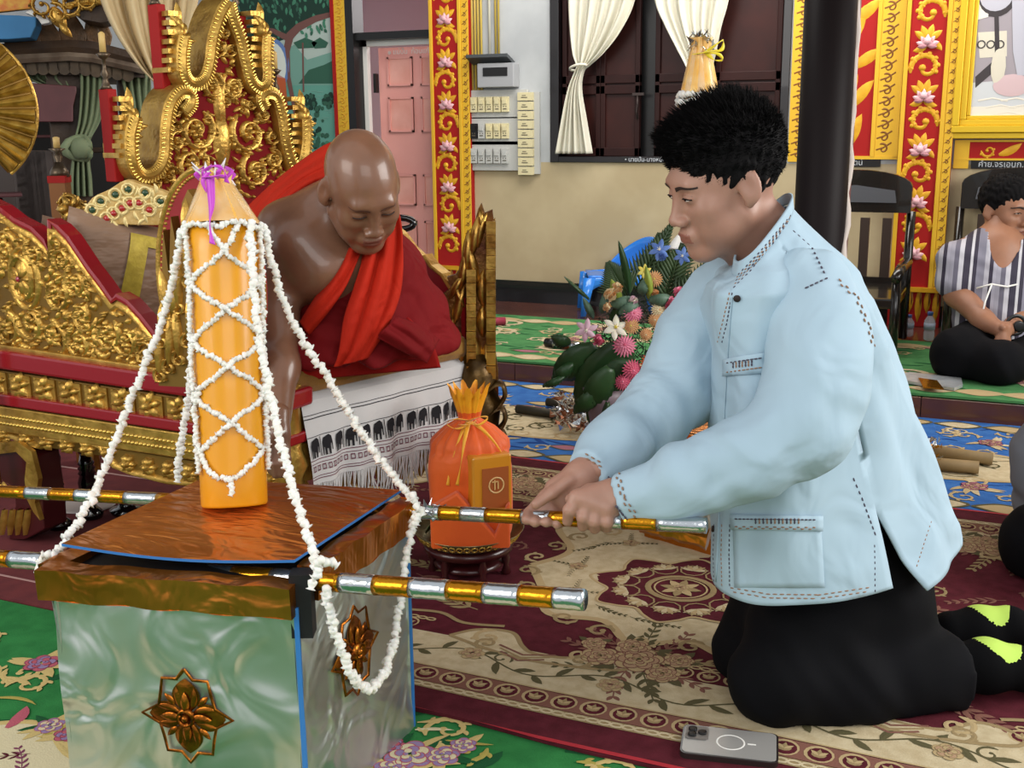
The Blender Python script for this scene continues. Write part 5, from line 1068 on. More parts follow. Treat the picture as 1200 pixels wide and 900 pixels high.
# ================================================================ people
from mathutils.bvhtree import BVHTree
def sdf_mesh(parts):
    """parts = [(Body, voxel, transform or None, material function or int)] -> one vertex / quad / material list"""
    Vs, Fs, Ms, o = [], [], [], 0
    for b, vox, xf, mf in parts:
        V, F = b.mesh(vox); C = V[F].mean(1); m = mf(C) if callable(mf) else np.full(len(F), mf)
        if xf is not None: M = np.array(xf); V = V @ M[:3, :3].T + M[:3, 3]
        Vs.append(V); Fs.append(F + o); Ms.append(m); o += len(V)
    return np.concatenate(Vs), np.concatenate(Fs), np.concatenate(Ms)
def mesh_np(name, V, F, Mi, mats, parent=None, smooth_it=1):
    if parent is not None: V = V - np.array(WL(parent))
    me = bpy.data.meshes.new(name); me.vertices.add(len(V)); me.vertices.foreach_set('co', np.asarray(V, 'f4').ravel())
    me.loops.add(len(F) * 4); me.loops.foreach_set('vertex_index', np.asarray(F, 'i4').ravel()); me.polygons.add(len(F)); me.polygons.foreach_set('loop_start', np.arange(len(F), dtype='i4') * 4)
    for m_ in (mats if isinstance(mats, (list, tuple)) else [mats]): me.materials.append(m_)
    me.polygons.foreach_set('material_index', np.asarray(Mi, 'i4')); me.update(calc_edges=True); me.polygons.foreach_set('use_smooth', [True] * len(F)); me.validate()
    o = bpy.data.objects.new(name, me); COL.objects.link(o)
    if parent is not None: o.parent = parent
    if smooth_it: b = o.modifiers.new('smooth', 'SMOOTH'); b.factor = .5; b.iterations = smooth_it
    return o
def bvh(o):
    off = WL(o); me = o.data; return BVHTree.FromPolygons([Vector(v.co) + off for v in me.vertices], [tuple(p.vertices) for p in me.polygons])
def hit(trees, px, py, off=.002):
    r = ray(px, py).normalized(); best = None
    for t in trees:
        h = t.ray_cast(CAM, r)
        if h[0] is not None and (best is None or h[3] < best[3]): best = h
    if best is None: return None
    n = best[1] if best[1].dot(r) < 0 else -best[1]
    return best[0] + n * off, n
def frame(F, pitch, roll, c, s):
    """head transform: local y looks along F, pitched down"""
    F = Vector(F).normalized(); X = F.cross(CZ).normalized(); M = Matrix((X, F, CZ)).transposed()
    M = M @ Matrix.Rotation(R_(-pitch), 3, 'X') @ Matrix.Rotation(R_(roll), 3, 'Y'); return Matrix.Translation(c) @ (M * s).to_4x4()
def head_sdf(bald=False, neck=(0, -.05, -.18), wide=1.0, neckr=.056, eyes=True, lips=1.0):
    b = Body(.02)
    b.ell((0, -.018, .032), (.075 * wide, .094, .085)); b.ell((0, .028, .012), (.066 * wide, .062, .066), k=.02); b.ell((0, .028, -.045), (.057 * wide, .056, .066), k=.03)
    for s in (1, -1):
        b.cone((s * .052 * wide, .0, -.055), (s * .02, .068, -.098), .018, .016, k=.03); b.ell((s * .042 * wide, .060, -.022), (.022, .022, .020), k=.025)
        b.ell((s * .040 * wide, .052, -.058), (.020, .028, .026), k=.02)
    b.ell((0, .076, -.098), (.02, .016, .017), k=.02)
    b.cone((-.034, .078, .026), (.034, .078, .026), .010, .010, k=.02)
    for s in (1, -1): b.ell((s * .031, .098, .004), (.018, .014, .012), k=.018, sub=True)
    for s in (1, -1): b.ell((s * .031, .076, .005), (.0165, .0135, .0125), k=.004)
    b.cone((0, .084, .012), (0, .102, -.028), .008, .0105, k=.014); b.ell((0, .105, -.032), (.0115, .010, .009), k=.008)
    for s in (1, -1): b.ell((s * .014, .098, -.035), (.0085, .0115, .008), k=.006); b.ell((s * .0065, .104, -.0425), (.004, .006, .004), k=.003, sub=True)
    b.ell((0, .086, -.065), (.026, .014, .018), k=.015)
    b.ell((0, .0955, -.0605), (.021 * lips, .0070, .0042), k=.005); b.ell((0, .0940, -.0700), (.018 * lips, .0070, .0052), k=.005)
    b.cone((-.022, .093, -.0655), (.022, .093, -.0655), .0022, .0022, k=.004, sub=True) if False else None
    b.ell((0, .1035, -.0655), (.022, .008, .0012), k=.003, sub=True)
    for s in (1, -1):
        r = np.array(euler(0, -s * 14, s * 24))
        b.ell((s * .080 * wide, -.008, .0), (.007, .020, .032), r, k=.006); b.ell((s * .078 * wide, -.002, -.026), (.006, .010, .012), r, k=.005); b.ell((s * .0885 * wide, -.001, .003), (.0075, .0125, .020), r, k=.003, sub=True)
    b.cone((0, .012, -.075), (0, neck[1] * .55 + .012, neck[2]), .042, .048, k=.03)
    b.cone((0, -.02, -.05), neck, neckr * .98, neckr * 1.08, k=.03)
    return b
def head_mats(c):                                            # 0 skin, 1 lips
    m = np.zeros(len(c), int); m[(c[:, 1] > .088) & (np.abs(c[:, 2] + .0655) < .0085) & (np.abs(c[:, 0]) < .0215)] = 1; return m
def face_details(body, xf, parent, open_=.35, brow=1.0, skin=None, browm=None, lash=None):
    """eyeballs, lids and brows laid on the face along its own forward axis"""
    T = bvh(body); M = xf; Mi = M.to_3x3(); fw = (Mi @ Vector((0, 1, 0))).normalized(); s = M.to_scale()[0]
    def on(x, z, off=.001):
        o = M @ Vector((x, .2, z)); h = T.ray_cast(o, -fw); return (h[0] + fw * off * s) if h[0] is not None else M @ Vector((x, .09, z))
    for sd in (1, -1):
        mb = MB(); n = 10
        def eye(i, j): 
            x = sd * (.031 + (i - .5) * .027); k = math.sin(math.pi * min(max(i, 0), 1)); return on(x, .0055 - .0015 * abs(i - .5) * 2 + (j - .5) * .0085 * open_ * k * 2, .0010)
        mb.grid(eye, 10, 3, 0)
        def iris(i, j): return on(sd * .031 + (i - .5) * .010, .0055 + (j - .5) * .0085 * open_ * 1.7 * math.sin(math.pi * (.15 + .7 * i)), .0016)
        mb.grid(iris, 5, 3, 1); mb.build('eye', [mat('eye_white', '#cfc4be', .3), mat('dark_iris', '#1a1210', .2)], parent)
        mb = MB(); up = [on(sd * (.031 + (i / n - .5) * .029), .0055 + .0095 * open_ * math.sin(math.pi * i / n) - .0012, .0018) for i in range(n + 1)]; mb.tube(up, .0012 * s, 0, 5); 
        up = [on(sd * (.031 + (i / n - .5) * .029), .0055 + .0095 * open_ * math.sin(math.pi * i / n) + .0045, .0004) for i in range(n + 1)]; mb.tube(up, .0006 * s, 1, 4); mb.build('eyelid', [lash, skin], parent)
        if browm:
            mb = MB()
            def bw(i, j): return on(sd * (.012 + .040 * i), .0225 + .007 * math.sin(math.pi * min(1, i * 1.1) * .75) - .005 * i + (j - .5) * (.0075 * (1 - .55 * i)) * brow, .0012)
            mb.grid(bw, 12, 3); mb.build('eyebrow', browm, parent)
def Vn(v): return (v.x, v.y, v.z)
def limb(b, pts, rs, k=None): b.chain([Vn(p) for p in pts], rs, k); return b
def fingers(b, lists, r0=.0095, r1=.0072):
    for l in lists:
        n = len(l); rs = [r0 + (r1 - r0) * i / (n - 1) for i in range(n)]; b.chain([Vn(p) for p in l], rs, k=.005)
# -------- skins and cloths
SK1 = mat('skin_warm', '#a87f6d', .45, 0, '#9f7563', 14, .15, 120, .001, sub=.12); LP1 = mat('lip_rose', '#8f5c4e', .4, sub=.1)
SK2 = mat('skin_brown', '#835c46', .34, 0, '#74503c', 12, .12, 100, .001, sub=.08, coat=.25); LP2 = mat('lip_brown', '#6f4338', .35, sub=.05)
SK3 = mat('skin_olive', '#9a6c52', .5, 0, '#8f634b', 12, sub=.08)
HAIR = mat('black_hair', '#070607', .8, 0, '#0d0b0c', 60, spec=.15); BROW = mat('brow_hair', '#2a1c18', .7); BROW2 = mat('faint_brow', '#5a3a2e', .8)
SHIRT = mat('pale_blue_cotton', '#a8bfcd', .82, 0, '#a1b8c6', 3, .45, 5.5, .03, spec=.2, crease=True)
TROU = mat('black_trousers', '#08080b', .85, 0, '#0b0b0f', 6, .2, 300, .001, spec=.15)
# ================= kneeling man
km = empty('person', G(960, 815), 'kneeling man in a pale blue embroidered shirt, both hands on the foil pole', 'person')
KF = (-CX * .95 - CY * .26).normalized(); KS = 1.10
hx = frame(KF, 19, -3, P(848, 214, 2.17), KS)
hb = head_sdf(neck=(0, -.085, -.17), neckr=.050, wide=1.0)
W_ = lambda x, y, d: P(x, y, d)
body = Body(.04)
limb(body, [W_(905, 335, 2.22), W_(935, 430, 2.26), W_(955, 560, 2.33), W_(965, 680, 2.38)], [.075, .10, .10, .10])
limb(body, [W_(950, 350, 2.10), W_(950, 490, 2.04), W_(760, 580, 2.05)], [.05, .035, .032]); limb(body, [W_(865, 365, 2.32), W_(796, 470, 2.30), W_(700, 548, 2.12)], [.04, .032, .032])
near_w, far_w = W_(724, 582, 2.055), W_(680, 558, 2.12)
hn = Body(.012); dp = lambda x: -(CROT.transposed() @ (bp_(x) - CAM)).z
# near hand: back of the hand above, four fingers folded over the pole
d = dp(690)
limb(hn, [W_(745, 583, 2.055), W_(722, 583, d - .01)], [.034, .031]); 
for (a, b_) in (((716, 572), (676, 583)), ((716, 580), (686, 588)), ((717, 588), (698, 592)), ((717, 596), (710, 597))): limb(hn, [W_(*a, d - .012), W_(*b_, d - .030)], [.018, .0155])
fingers(hn, [[W_(676, 583, d - .030), W_(667, 598, d - .036), W_(665, 611, d - .020)], [W_(688, 588, d - .030), W_(683, 606, d - .037), W_(683, 617, d - .020)], [W_(699, 592, d - .028), W_(696, 611, d - .035), W_(697, 620, d - .018)], [W_(711, 597, d - .026), W_(711, 612, d - .033), W_(711, 619, d - .016)], [W_(712, 570, d + .004), W_(690, 574, d + .005), W_(668, 585, d - .004)]], .0125, .0098)
hf = Body(.012); d = dp(640)
limb(hf, [W_(700, 545, 2.13), W_(680, 557, 2.115)], [.034, .030]); 
for (a, b_) in (((680, 552), (650, 572)), ((683, 560), (655, 582)), ((686, 566), (664, 592))): limb(hf, [W_(*a, 2.11), W_(*b_, d + .012)], [.020, .019])
fingers(hf, [[W_(640, 580, d + .02), W_(620, 602, d + .012), W_(617, 609, d - .016)], [W_(646, 584, d + .02), W_(630, 607, d + .010), W_(627, 612, d - .020)], [W_(654, 588, d + .02), W_(643, 609, d + .010), W_(640, 612, d - .020)], [W_(662, 592, d + .02), W_(656, 611, d + .008), W_(653, 614, d - .016)], [W_(668, 562, 2.09), W_(646, 578, d - .012), W_(628, 591, d - .022)]], .0125, .0098)
V, F, Mi = sdf_mesh([(body, .016, None, 0), (hb, .0034, hx, head_mats), (hn, .0036, None, 0), (hf, .0036, None, 0)])
kb = mesh_np('body', V, F, Mi, [SK1, LP1], km)
face_details(kb, hx, km, .34, 1.0, SK1, BROW, HAIR)
def hair_for(parent, xf, face_cut, plane_o, plane_n, grow=(.085, .105, .093), cz=.042, spikes=2600, ln=.016, name='hair', up=.5, fwd=.3, disp=.004, quiff=False):
    b = Body(.01); b.ell((0, -.020, cz), grow); quiff and b.ell((0, .048, .098), (.058, .040, .024), k=.03); b.ell(face_cut[0], face_cut[1], k=.006, sub=True)
    for pn in plane_n: b.cut(plane_o[plane_n.index(pn)], pn)
    b.disp = lambda X: disp * (np.sin(X[..., 0] * 210 + np.sin(X[..., 1] * 140) * 2) * np.sin(X[..., 2] * 190 + X[..., 1] * 170))
    V, F = b.mesh(.0042); M = np.array(xf); Vw = V @ M[:3, :3].T + M[:3, 3]
    mbk = MB(); mbk.v = [tuple(v) for v in Vw]; mbk.f = [tuple(f) for f in F]; mbk.m = [0] * len(F); mbk.sm = [True] * len(F)
    c = np.array([0, -.02, cz]); R3 = xf.to_3x3(); s = xf.to_scale()[0]
    for i in np.random.choice(len(V), spikes):
        q = V[i]; 
        if q[2] < .012 - .5 * max(0, -q[1] - .03): continue
        n = Vector(q - c).normalized(); top = max(0, (q[2] - .04) / .09); l = ln * (.35 + top) * random.uniform(.6, 1.2)
        dr = (n + Vector((random.uniform(-.4, .4), fwd + random.uniform(-.3, .3), up * top + random.uniform(-.2, .2)))).normalized(); a = dr.orthogonal().normalized() * .0013; b2 = dr.cross(a).normalized() * .0013; q = Vector(q) - n * .003
        mbk.add([xf @ (q + a), xf @ (q - a * .5 + b2), xf @ (q - a * .5 - b2), xf @ (q + dr * l)], [(0, 1, 3), (1, 2, 3), (2, 0, 3)], 0, False)
    return mbk.build(name, HAIR, parent)
hair_for(km, hx, ((0, .118, -.015), (.12, .070, .090)), [(0, .0, -.018)], [(0, .42, -.905)], grow=(.083, .106, .096), cz=.046, ln=.020, spikes=12000, fwd=.5, quiff=True)
# --- shirt: torso loft with hem slit, separate sleeves, collar
def ringpt(Fp, Bp, dF, dB, hw, phi, near=1.0):
    a = P(*Fp, dF); b = P(*Bp, dB); c = (a + b) / 2; A = (a - b) / 2; Bv = -CY * hw - CX * (-.0) * hw
    ca, sa = math.cos(phi), math.sin(phi); e = .82; return c + A * (abs(ca) ** e) * (1 if ca >= 0 else -1) + Bv * (abs(sa) ** e) * (1 if sa >= 0 else -1)
rings = [((836, 676), (1106, 618), 2.30, 2.48, .225), ((836, 640), (1096, 590), 2.29, 2.47, .220), ((838, 590), (1082, 552), 2.28, 2.46, .212), ((840, 520), (1062, 490), 2.26, 2.44, .205), ((838, 460), (1046, 438), 2.24, 2.42, .202), ((834, 410), (1030, 392), 2.22, 2.38, .202),
         ((830, 365), (1012, 348), 2.20, 2.34, .198), ((834, 338), (986, 310), 2.18, 2.30, .185), ((842, 330), (958, 282), 2.17, 2.27, .150), ((852, 328), (936, 256), 2.15, 2.24, .10), ((862, 322), (925, 242), 2.14, 2.21, .070)]
def torso(i, j, w=0.0):
    x = j * (len(rings) - 1); k = min(int(x), len(rings) - 2); t = x - k
    A = rings[k]; B = rings[k + 1]; mix = lambda a, b: a + (b - a) * t
    Fp = (mix(A[0][0], B[0][0]), mix(A[0][1], B[0][1])); Bp = (mix(A[1][0], B[1][0]), mix(A[1][1], B[1][1])); phi = 2 * math.pi * i
    p = ringpt(Fp, Bp, mix(A[2], B[2]), mix(A[3], B[3]), mix(A[4], B[4]), phi); c = (P(*Fp, mix(A[2], B[2])) + P(*Bp, mix(A[3], B[3]))) / 2
    n = (p - c); n.z = 0; n.normalize(); ss = math.sin(phi)
    env = min(1, (1 - j) * 3) * min(1, j * 6 + .5)
    f = .006 * math.sin(phi * 5 + j * 9) + .005 * math.sin(phi * 9 - j * 14 + 1) + .009 * max(0, math.sin(phi * 3.0 + 1.2 * math.sin(j * 5) - j * 7)) * (1 if phi > 1.2 else .4) + .012 * math.exp(-((phi - 2.5 + .9 * (j - .35)) / .13) ** 2) - .010 * math.exp(-((phi - 2.2 + 1.0 * (j - .3)) / .12) ** 2) + .008 * math.exp(-((phi - 2.9 + .7 * (j - .35)) / .1) ** 2)
    return p + n * (f * env + w)
NU, NVv, slit, SJ = 120, 80, 33, 17; mb = MB()
def sphi(i, j):                                               # columns slit and slit + 1 are the two edges of the side slit
    d_ = .30 * max(0, (SJ - j) / SJ) ** 1.1
    if i <= slit: return i / slit * (slit / NU)
    return slit / NU + (d_ / (2 * math.pi)) + (i - slit - 1) / (NU - slit - 1) * (1 - slit / NU - d_ / (2 * math.pi))
vs = []
for j in range(NVv + 1):
    for i in range(NU):
        q = torso(sphi(i, j), j / NVv)
        if i > slit and j < SJ: t = max(0, 1 - (i - slit - 1) / 14) * ((SJ - j) / SJ); q = q - CZ * .022 * t - CY * .02 * t
        vs.append(q)
fs = []
for j in range(NVv):
    for i in range(NU):
        if j < SJ and i == slit: continue
        i2 = (i + 1) % NU; fs.append((j * NU + i, (j + 1) * NU + i, (j + 1) * NU + i2, j * NU + i2))
mb.add(vs, fs); sh = mb.build('shirt', SHIRT, km, solid=.004)
# collar band
mb = MB(); R0 = rings[-1]
def collar(i, j, w=0): 
    p = ringpt(*R0, 2 * math.pi * i); c = (P(*R0[0], R0[2]) + P(*R0[1], R0[3])) / 2; q = c + (p - c) * (1.05 - .06 * j); up = (P(905, 235, 2.2) - P(895, 285, 2.19)); return q + CZ * .026 * j + (q - c).normalized() * w
mb.grid(collar, 60, 4, wrap=True, flip=True); col = mb.build('collar', SHIRT, sh, solid=.004)
def wrinkle(axis, amp, fr):
    a = np.array(Vn(Vector(axis).normalized()))
    def f(X):
        t = X @ a; u = X[..., 2] * 37 + X[..., 0] * 23
        return amp * (np.sin(t * fr + np.sin(u) * 1.3) * .6 + np.sin(t * fr * 1.9 + np.sin(u * .7 + 1) * 2) * .4)
    return f
sl = Body(.05); pts = [W_(948, 338, 2.13), W_(958, 385, 2.085), W_(958, 440, 2.045), W_(940, 500, 2.02), W_(880, 536, 2.01), W_(800, 566, 2.025), W_(733, 584, 2.05)]
limb(sl, pts, [.080, .086, .086, .078, .068, .058, .048]); sl.cut(Vn(W_(722, 584, 2.05)), Vn((pts[-1] - pts[-2]).normalized())); _a = wrinkle(pts[-1] - pts[3] + CZ * .3, .0032, 60); _b = wrinkle(pts[-1] - pts[0] + CY * .3, .003, 30); sl.disp = lambda X: _a(X) + _b(X)
V, F = sl.mesh(.0085); s1 = mesh_np('near_sleeve', V, F, np.zeros(len(F)), SHIRT, sh, 2)
sl = Body(.05); pts2 = [W_(848, 345, 2.36), W_(815, 400, 2.35), W_(795, 455, 2.32), W_(760, 495, 2.26), W_(722, 526, 2.19), W_(690, 550, 2.12)]
limb(sl, pts2, [.075, .076, .074, .066, .056, .047]); sl.cut(Vn(W_(685, 553, 2.11)), Vn((pts2[-1] - pts2[-2]).normalized())); _c = wrinkle(pts2[-1] - pts2[1] + CZ * .3, .0032, 55); _d = wrinkle(pts2[-1] - pts2[0] - CX * .2, .003, 30); sl.disp = lambda X: _c(X) + _d(X)
V, F = sl.mesh(.0085); s2 = mesh_np('far_sleeve', V, F, np.zeros(len(F)), SHIRT, sh, 2)
# --- stitching, pockets, placket laid on the cloth
TS = [bvh(sh), bvh(s1), bvh(s2), bvh(col)]; THD = mat('dark_embroidery', '#4a4452', .8); THB = mat('tan_embroidery', '#94735c', .8)
def stitches(mb, pl, step, r, m, zig=0, elong=1.6, trees=TS):
    d = 0
    for (x0, y0), (x1, y1) in zip(pl[:-1], pl[1:]):
        L = math.hypot(x1 - x0, y1 - y0); n = max(1, int(L / step))
        for i in range(n):
            t = i / n; x, y = x0 + (x1 - x0) * t, y0 + (y1 - y0) * t; nx, ny = -(y1 - y0) / L, (x1 - x0) / L; z = zig * (1 if i % 2 else -1)
            h = hit(trees, x + nx * z, y + ny * z, .0015); g = hit(trees, x + nx * z + (x1 - x0) / L, y + ny * z + (y1 - y0) / L, .0015)
            if h is None or g is None: continue
            dr = (g[0] - h[0]); 
            if dr.length > .02: continue
            R = dr.to_track_quat('X', 'Z').to_matrix(); mb.ball(h[0], r, m, 6, 4, (elong, .8, .6), R)
mb = MB()
stitches(mb, [(1000, 562), (1010, 585), (1027, 632)], 7, .0030, 0)                     # side seam
for a in (0, 5): stitches(mb, [(858 - a * .6, 345), (852 - a, 380), (846 - a, 405)], 5, .0024, a > 0)
for a in (0, 9, 18): stitches(mb, [(838 + a, 616), (837 + a, 650), (838 + a, 690)], 5, .0024, 1 if a == 9 else 0)
stitches(mb, [(858, 691), (900, 698), (960, 699), (1020, 690)], 4, .0026, 1, 2.2, 2.2)
stitches(mb, [(1024, 640), (1025, 705)], 6, .0022, 0); stitches(mb, [(1036, 632), (1050, 665), (1064, 690)], 6, .0022, 1)
stitches(mb, [(930, 272), (952, 292), (968, 325)], 6, .0026, 0); stitches(mb, [(968, 327), (940, 340)], 6, .0026, 0); stitches(mb, [(983, 330), (1004, 350), (1018, 385), (1024, 410)], 5, .0026, 1, 1.5)
stitches(mb, [(1090, 612), (1072, 668)], 5, .0022, 1)
stitches(mb, [(713, 560), (720, 590), (736, 610)], 5, .0030, 0); stitches(mb, [(724, 556), (731, 586), (748, 607)], 4, .0026, 1, 2); stitches(mb, [(680, 541), (702, 553)], 5, .0028, 0); stitches(mb, [(687, 534), (708, 546)], 4, .0026, 1, 2)
for q in range(5):
    l = [(858 + 3 + q * 1.5, 337 - q * 4), (880 + q * 1, 318 - q * 4), (905, 285 - q * 2), (925 + q * 1, 256 - q * 2)]; stitches(mb, l, 6, .0026, q % 2, 0, 1.4)
tag(mb.build('embroidery', [THD, THB], sh), None, None, kind='stuff')
def patch(l, nu, nv, off=.0035, m=SHIRT, name='pocket', solid=.002):
    (a, b, c, d) = l; mb = MB(); bad = [0]; last = [None]
    def f(i, j):
        x = (a[0] * (1 - i) + b[0] * i) * (1 - j) + (d[0] * (1 - i) + c[0] * i) * j; y = (a[1] * (1 - i) + b[1] * i) * (1 - j) + (d[1] * (1 - i) + c[1] * i) * j
        h = hit(TS[:1], x, y, off); 
        if h: last[0] = h[0]
        return last[0]
    mb.grid(f, nu, nv); return mb.build(name, m, sh, solid=solid)
patch([(860, 606), (960, 606), (966, 688), (862, 688)], 14, 12); PW = patch([(858, 602), (962, 604), (962, 622), (858, 620)], 14, 3, .0065, name='pocket_welt')
PW2 = patch([(850, 420), (897, 412), (897, 436), (850, 440)], 8, 4, .006, name='pocket_welt')
TW = [bvh(PW), bvh(PW2)]
mb = MB(); TS2 = TS[:1]
for y, z in ((608, 0), (618, 1)): stitches(mb, [(863, y), (958, y + 1)], 4.5, .0024, z, 1 if z else 0, trees=TW)
for i in range(12): stitches(mb, [(886 + i * 4.5, 609), (886 + i * 4.5, 615)], 3, .0026, i % 2, 0, 1.4, TW)
for y, z in ((424, 0), (435, 1)): stitches(mb, [(853, y + 1), (895, y - 5)], 4.5, .0024, z, trees=TW)
for i in range(7): stitches(mb, [(860 + i * 3.5, 426 - i * .4), (860 + i * 3.5, 433 - i * .4)], 3, .0026, i % 2, 0, 1.4, TW)
tag(mb.build('pocket_stitching', [THD, THB], sh), None, None, kind='stuff')
for x, y in ((864, 349), (838, 620)):
    h = hit(TS[:1], x, y, .003)
    if h: mb = MB(); mb.lathe(h[0], [(.006, 0), (.007, .002), (.005, .004)], 0, 10, h[1]); mb.build('button', BROW, sh)
mb = MB(); 
h1 = [hit(TS[:1], 858 - t * 18, 340 + t * 350, .003) for t in [i / 40 for i in range(41)]]; mb.tube([h[0] for h in h1 if h], .0016, 0, 5); mb.build('placket_edge', SHIRT, sh)
# --- trousers
tr = Body(.04)
limb(tr, [W_(985, 665, 2.42), W_(955, 735, 2.38), W_(912, 792, 2.31)], [.165, .130, .094]); limb(tr, [W_(912, 796, 2.31), W_(990, 800, 2.33), W_(1070, 790, 2.36), W_(1126, 784, 2.37)], [.090, .092, .082, .084])
limb(tr, [W_(955, 665, 2.52), W_(925, 715, 2.52), W_(888, 762, 2.50)], [.15, .125, .09]); limb(tr, [W_(888, 765, 2.50), W_(990, 762, 2.54), W_(1070, 748, 2.57), W_(1130, 738, 2.59)], [.088, .085, .078, .074])
limb(tr, [W_(1010, 700, 2.42), W_(985, 650, 2.44)], [.15, .15])
tr.cut(Vn(W_(1118, 784, 2.37)), Vn((CX * .96 + CY * .28))); tr.cut((0, 0, .014), (0, 0, -1))
tr.disp = wrinkle(CX + CZ * .5, .0035, 48)
V, F = tr.mesh(.0095); trs = mesh_np('trousers', V, F, np.zeros(len(F)), TROU, km, 2)
LIME = mat('lime_sock_heel', '#b5d65a', .8); SOCK = mat('black_sock', '#08080a', .9, spec=.1, bump=.3, bs=300, bd=.001)
for x, y, d, nm in ((1140, 782, 2.37, 'sock'), (1132, 742, 2.6, 'sock')):
    fb = Body(.03); a = W_(x - 18, y, d); h_ = W_(x + 17, y - 14, d + .01); to = W_(x + 66, y + 68, d + .03); to.z = max(to.z, .05); mid = (h_ + to) / 2 + CX * .01
    limb(fb, [a, W_(x + 10, y, d)], [.05, .05]); limb(fb, [W_(x + 12, y - 2, d), mid, to], [.046, .040, .034]); limb(fb, [h_, W_(x + 22, y + 5, d)], [.032, .034]); fb.cut((0, 0, .014), (0, 0, -1))
    hc = np.array(Vn(W_(x + 26, y - 18, d + .01)))
    V, F = fb.mesh(.006); C = V[F].mean(1); mi = (np.linalg.norm(C - hc, axis=1) < .054).astype(int); mesh_np(nm, V, F, mi, [SOCK, LIME], km, 2)
# ================= the monk
mk = empty('person', P(440, 440, 2.95), 'shaven monk in red and orange robes leaning forward on the throne', 'person')
MF = (CX * .46 - CY * .89).normalized(); mx = frame(MF, 40, 7, P(424, 221, 2.66), 1.10)
mh = head_sdf(neck=(0, -.10, -.12), neckr=.058, wide=1.0)
def sk(x, y, d): return P(x, y, d)
bd = Body(.06)
limb(bd, [sk(440, 385, 3.0), sk(415, 345, 2.93), sk(390, 295, 2.86), sk(382, 262, 2.84)], [.12, .125, .13, .09])
limb(bd, [sk(345, 272, 2.82), sk(425, 272, 2.93)], [.07, .06]); limb(bd, [sk(384, 262, 2.84), sk(396, 240, 2.78)], [.075, .066])
limb(bd, [sk(332, 268, 2.82), sk(330, 318, 2.82), sk(326, 385, 2.76), sk(328, 430, 2.70), sk(326, 492, 2.61)], [.068, .058, .046, .044, .030], k=.03)
limb(bd, [sk(350, 285, 2.74), sk(375, 315, 2.76)], [.06, .07])
limb(bd, [sk(440, 290, 2.95), sk(455, 340, 2.95), sk(440, 380, 2.92)], [.04, .03, .03], k=.03)
hd = Body(.012); limb(hd, [sk(326, 485, 2.61), sk(326, 508, 2.59)], [.028, .026])
for dx in (-7, 0, 7): limb(hd, [sk(326 + dx * .6, 505, 2.595), sk(326 + dx, 527, 2.585)], [.017, .014])
fingers(hd, [[sk(317, 526, 2.585), sk(316, 540, 2.575), sk(318, 552, 2.58)], [sk(323, 528, 2.585), sk(322, 544, 2.57), sk(323, 557, 2.575)], [sk(329, 528, 2.585), sk(329, 543, 2.57), sk(330, 556, 2.575)], [sk(334, 525, 2.59), sk(336, 538, 2.58), sk(336, 549, 2.58)], [sk(318, 508, 2.58), sk(311, 522, 2.565), sk(312, 535, 2.56)]], .0115, .0088)
V, F, Mi = sdf_mesh([(bd, .009, None, 0), (mh, .0033, mx, head_mats), (hd, .0035, None, 0)])
mbd = mesh_np('body', V, F, Mi, [SK2, LP2], mk); face_details(mbd, mx, mk, .10, .7, SK2, BROW2, BROW)
ROBE = mat('crimson_robe', '#780f14', .8, 0, '#6c0c10', 4, .6, 7, .04, spec=.2, crease=True); SASH = mat('orange_red_sash', '#b52712', .8, 0, '#a5200e', 5, .4, 10, .02, spec=.2, crease=True)
rb = Body(.06)
limb(rb, [sk(445, 395, 3.02), sk(420, 355, 2.94), sk(412, 318, 2.90)], [.19, .175, .145])
limb(rb, [sk(462, 300, 2.93), sk(466, 345, 2.92), sk(460, 395, 2.86)], [.07, .07, .075])
limb(rb, [sk(440, 410, 2.95), sk(375, 418, 2.83)], [.13, .085]); limb(rb, [sk(375, 422, 2.84), sk(440, 425, 2.80)], [.075, .055])
limb(rb, [sk(455, 400, 3.0), sk(492, 392, 2.98)], [.13, .085]); limb(rb, [sk(492, 400, 2.98), sk(420, 425, 2.82)], [.07, .055])
rb.cut((0, 0, H_ + .046), (0, 0, -1))
_w = wrinkle(CX * .6 + CZ, .006, 44); _w2 = wrinkle(CX + CZ * .2, .007, 31); _w3 = wrinkle(CX * .9 - CZ * .5, .010, 22); rb.disp = lambda X: _w(X) + _w2(X) + _w3(X)
V, F = rb.mesh(.009); rbo = mesh_np('robe', V, F, np.zeros(len(F)), ROBE, mk, 2)
def drape(name, left, right, n=30, nv=12, m=SASH, amp=.010, fr=5, parent=mk, solid=.006):
    L = smooth_path(left, 8); Rr = smooth_path(right, 8); k = min(len(L), len(Rr)) - 1; mb = MB()
    def f(i, j):
        a = L[int(round(j * k))]; b = Rr[int(round(j * k))]; x, y, d = [p + (q - p) * i for p, q in zip(a, b)]
        return P(x, y, d - .02 * math.sin(math.pi * i) + amp * math.sin(i * fr * 2 * math.pi + j * 4) * (.4 + .6 * math.sin(math.pi * min(1, j + .1))))
    mb.grid(f, 36, k); return mb.build(name, m, parent, solid=solid)
drape('sash', [(283, 250, 2.96), (318, 217, 2.94), (352, 190, 2.90), (390, 167, 2.86), (420, 170, 2.85)], [(308, 268, 2.82), (336, 236, 2.80), (368, 216, 2.79), (398, 215, 2.80), (425, 230, 2.83)], fr=3, amp=.007)
drape('sash', [(418, 262, 2.83), (424, 300, 2.74), (416, 335, 2.71), (404, 372, 2.69), (398, 412, 2.70), (392, 430, 2.72)], [(460, 218, 2.84), (470, 262, 2.80), (472, 300, 2.77), (468, 345, 2.76), (452, 385, 2.74), (430, 420, 2.74)], fr=2.5, amp=.012)
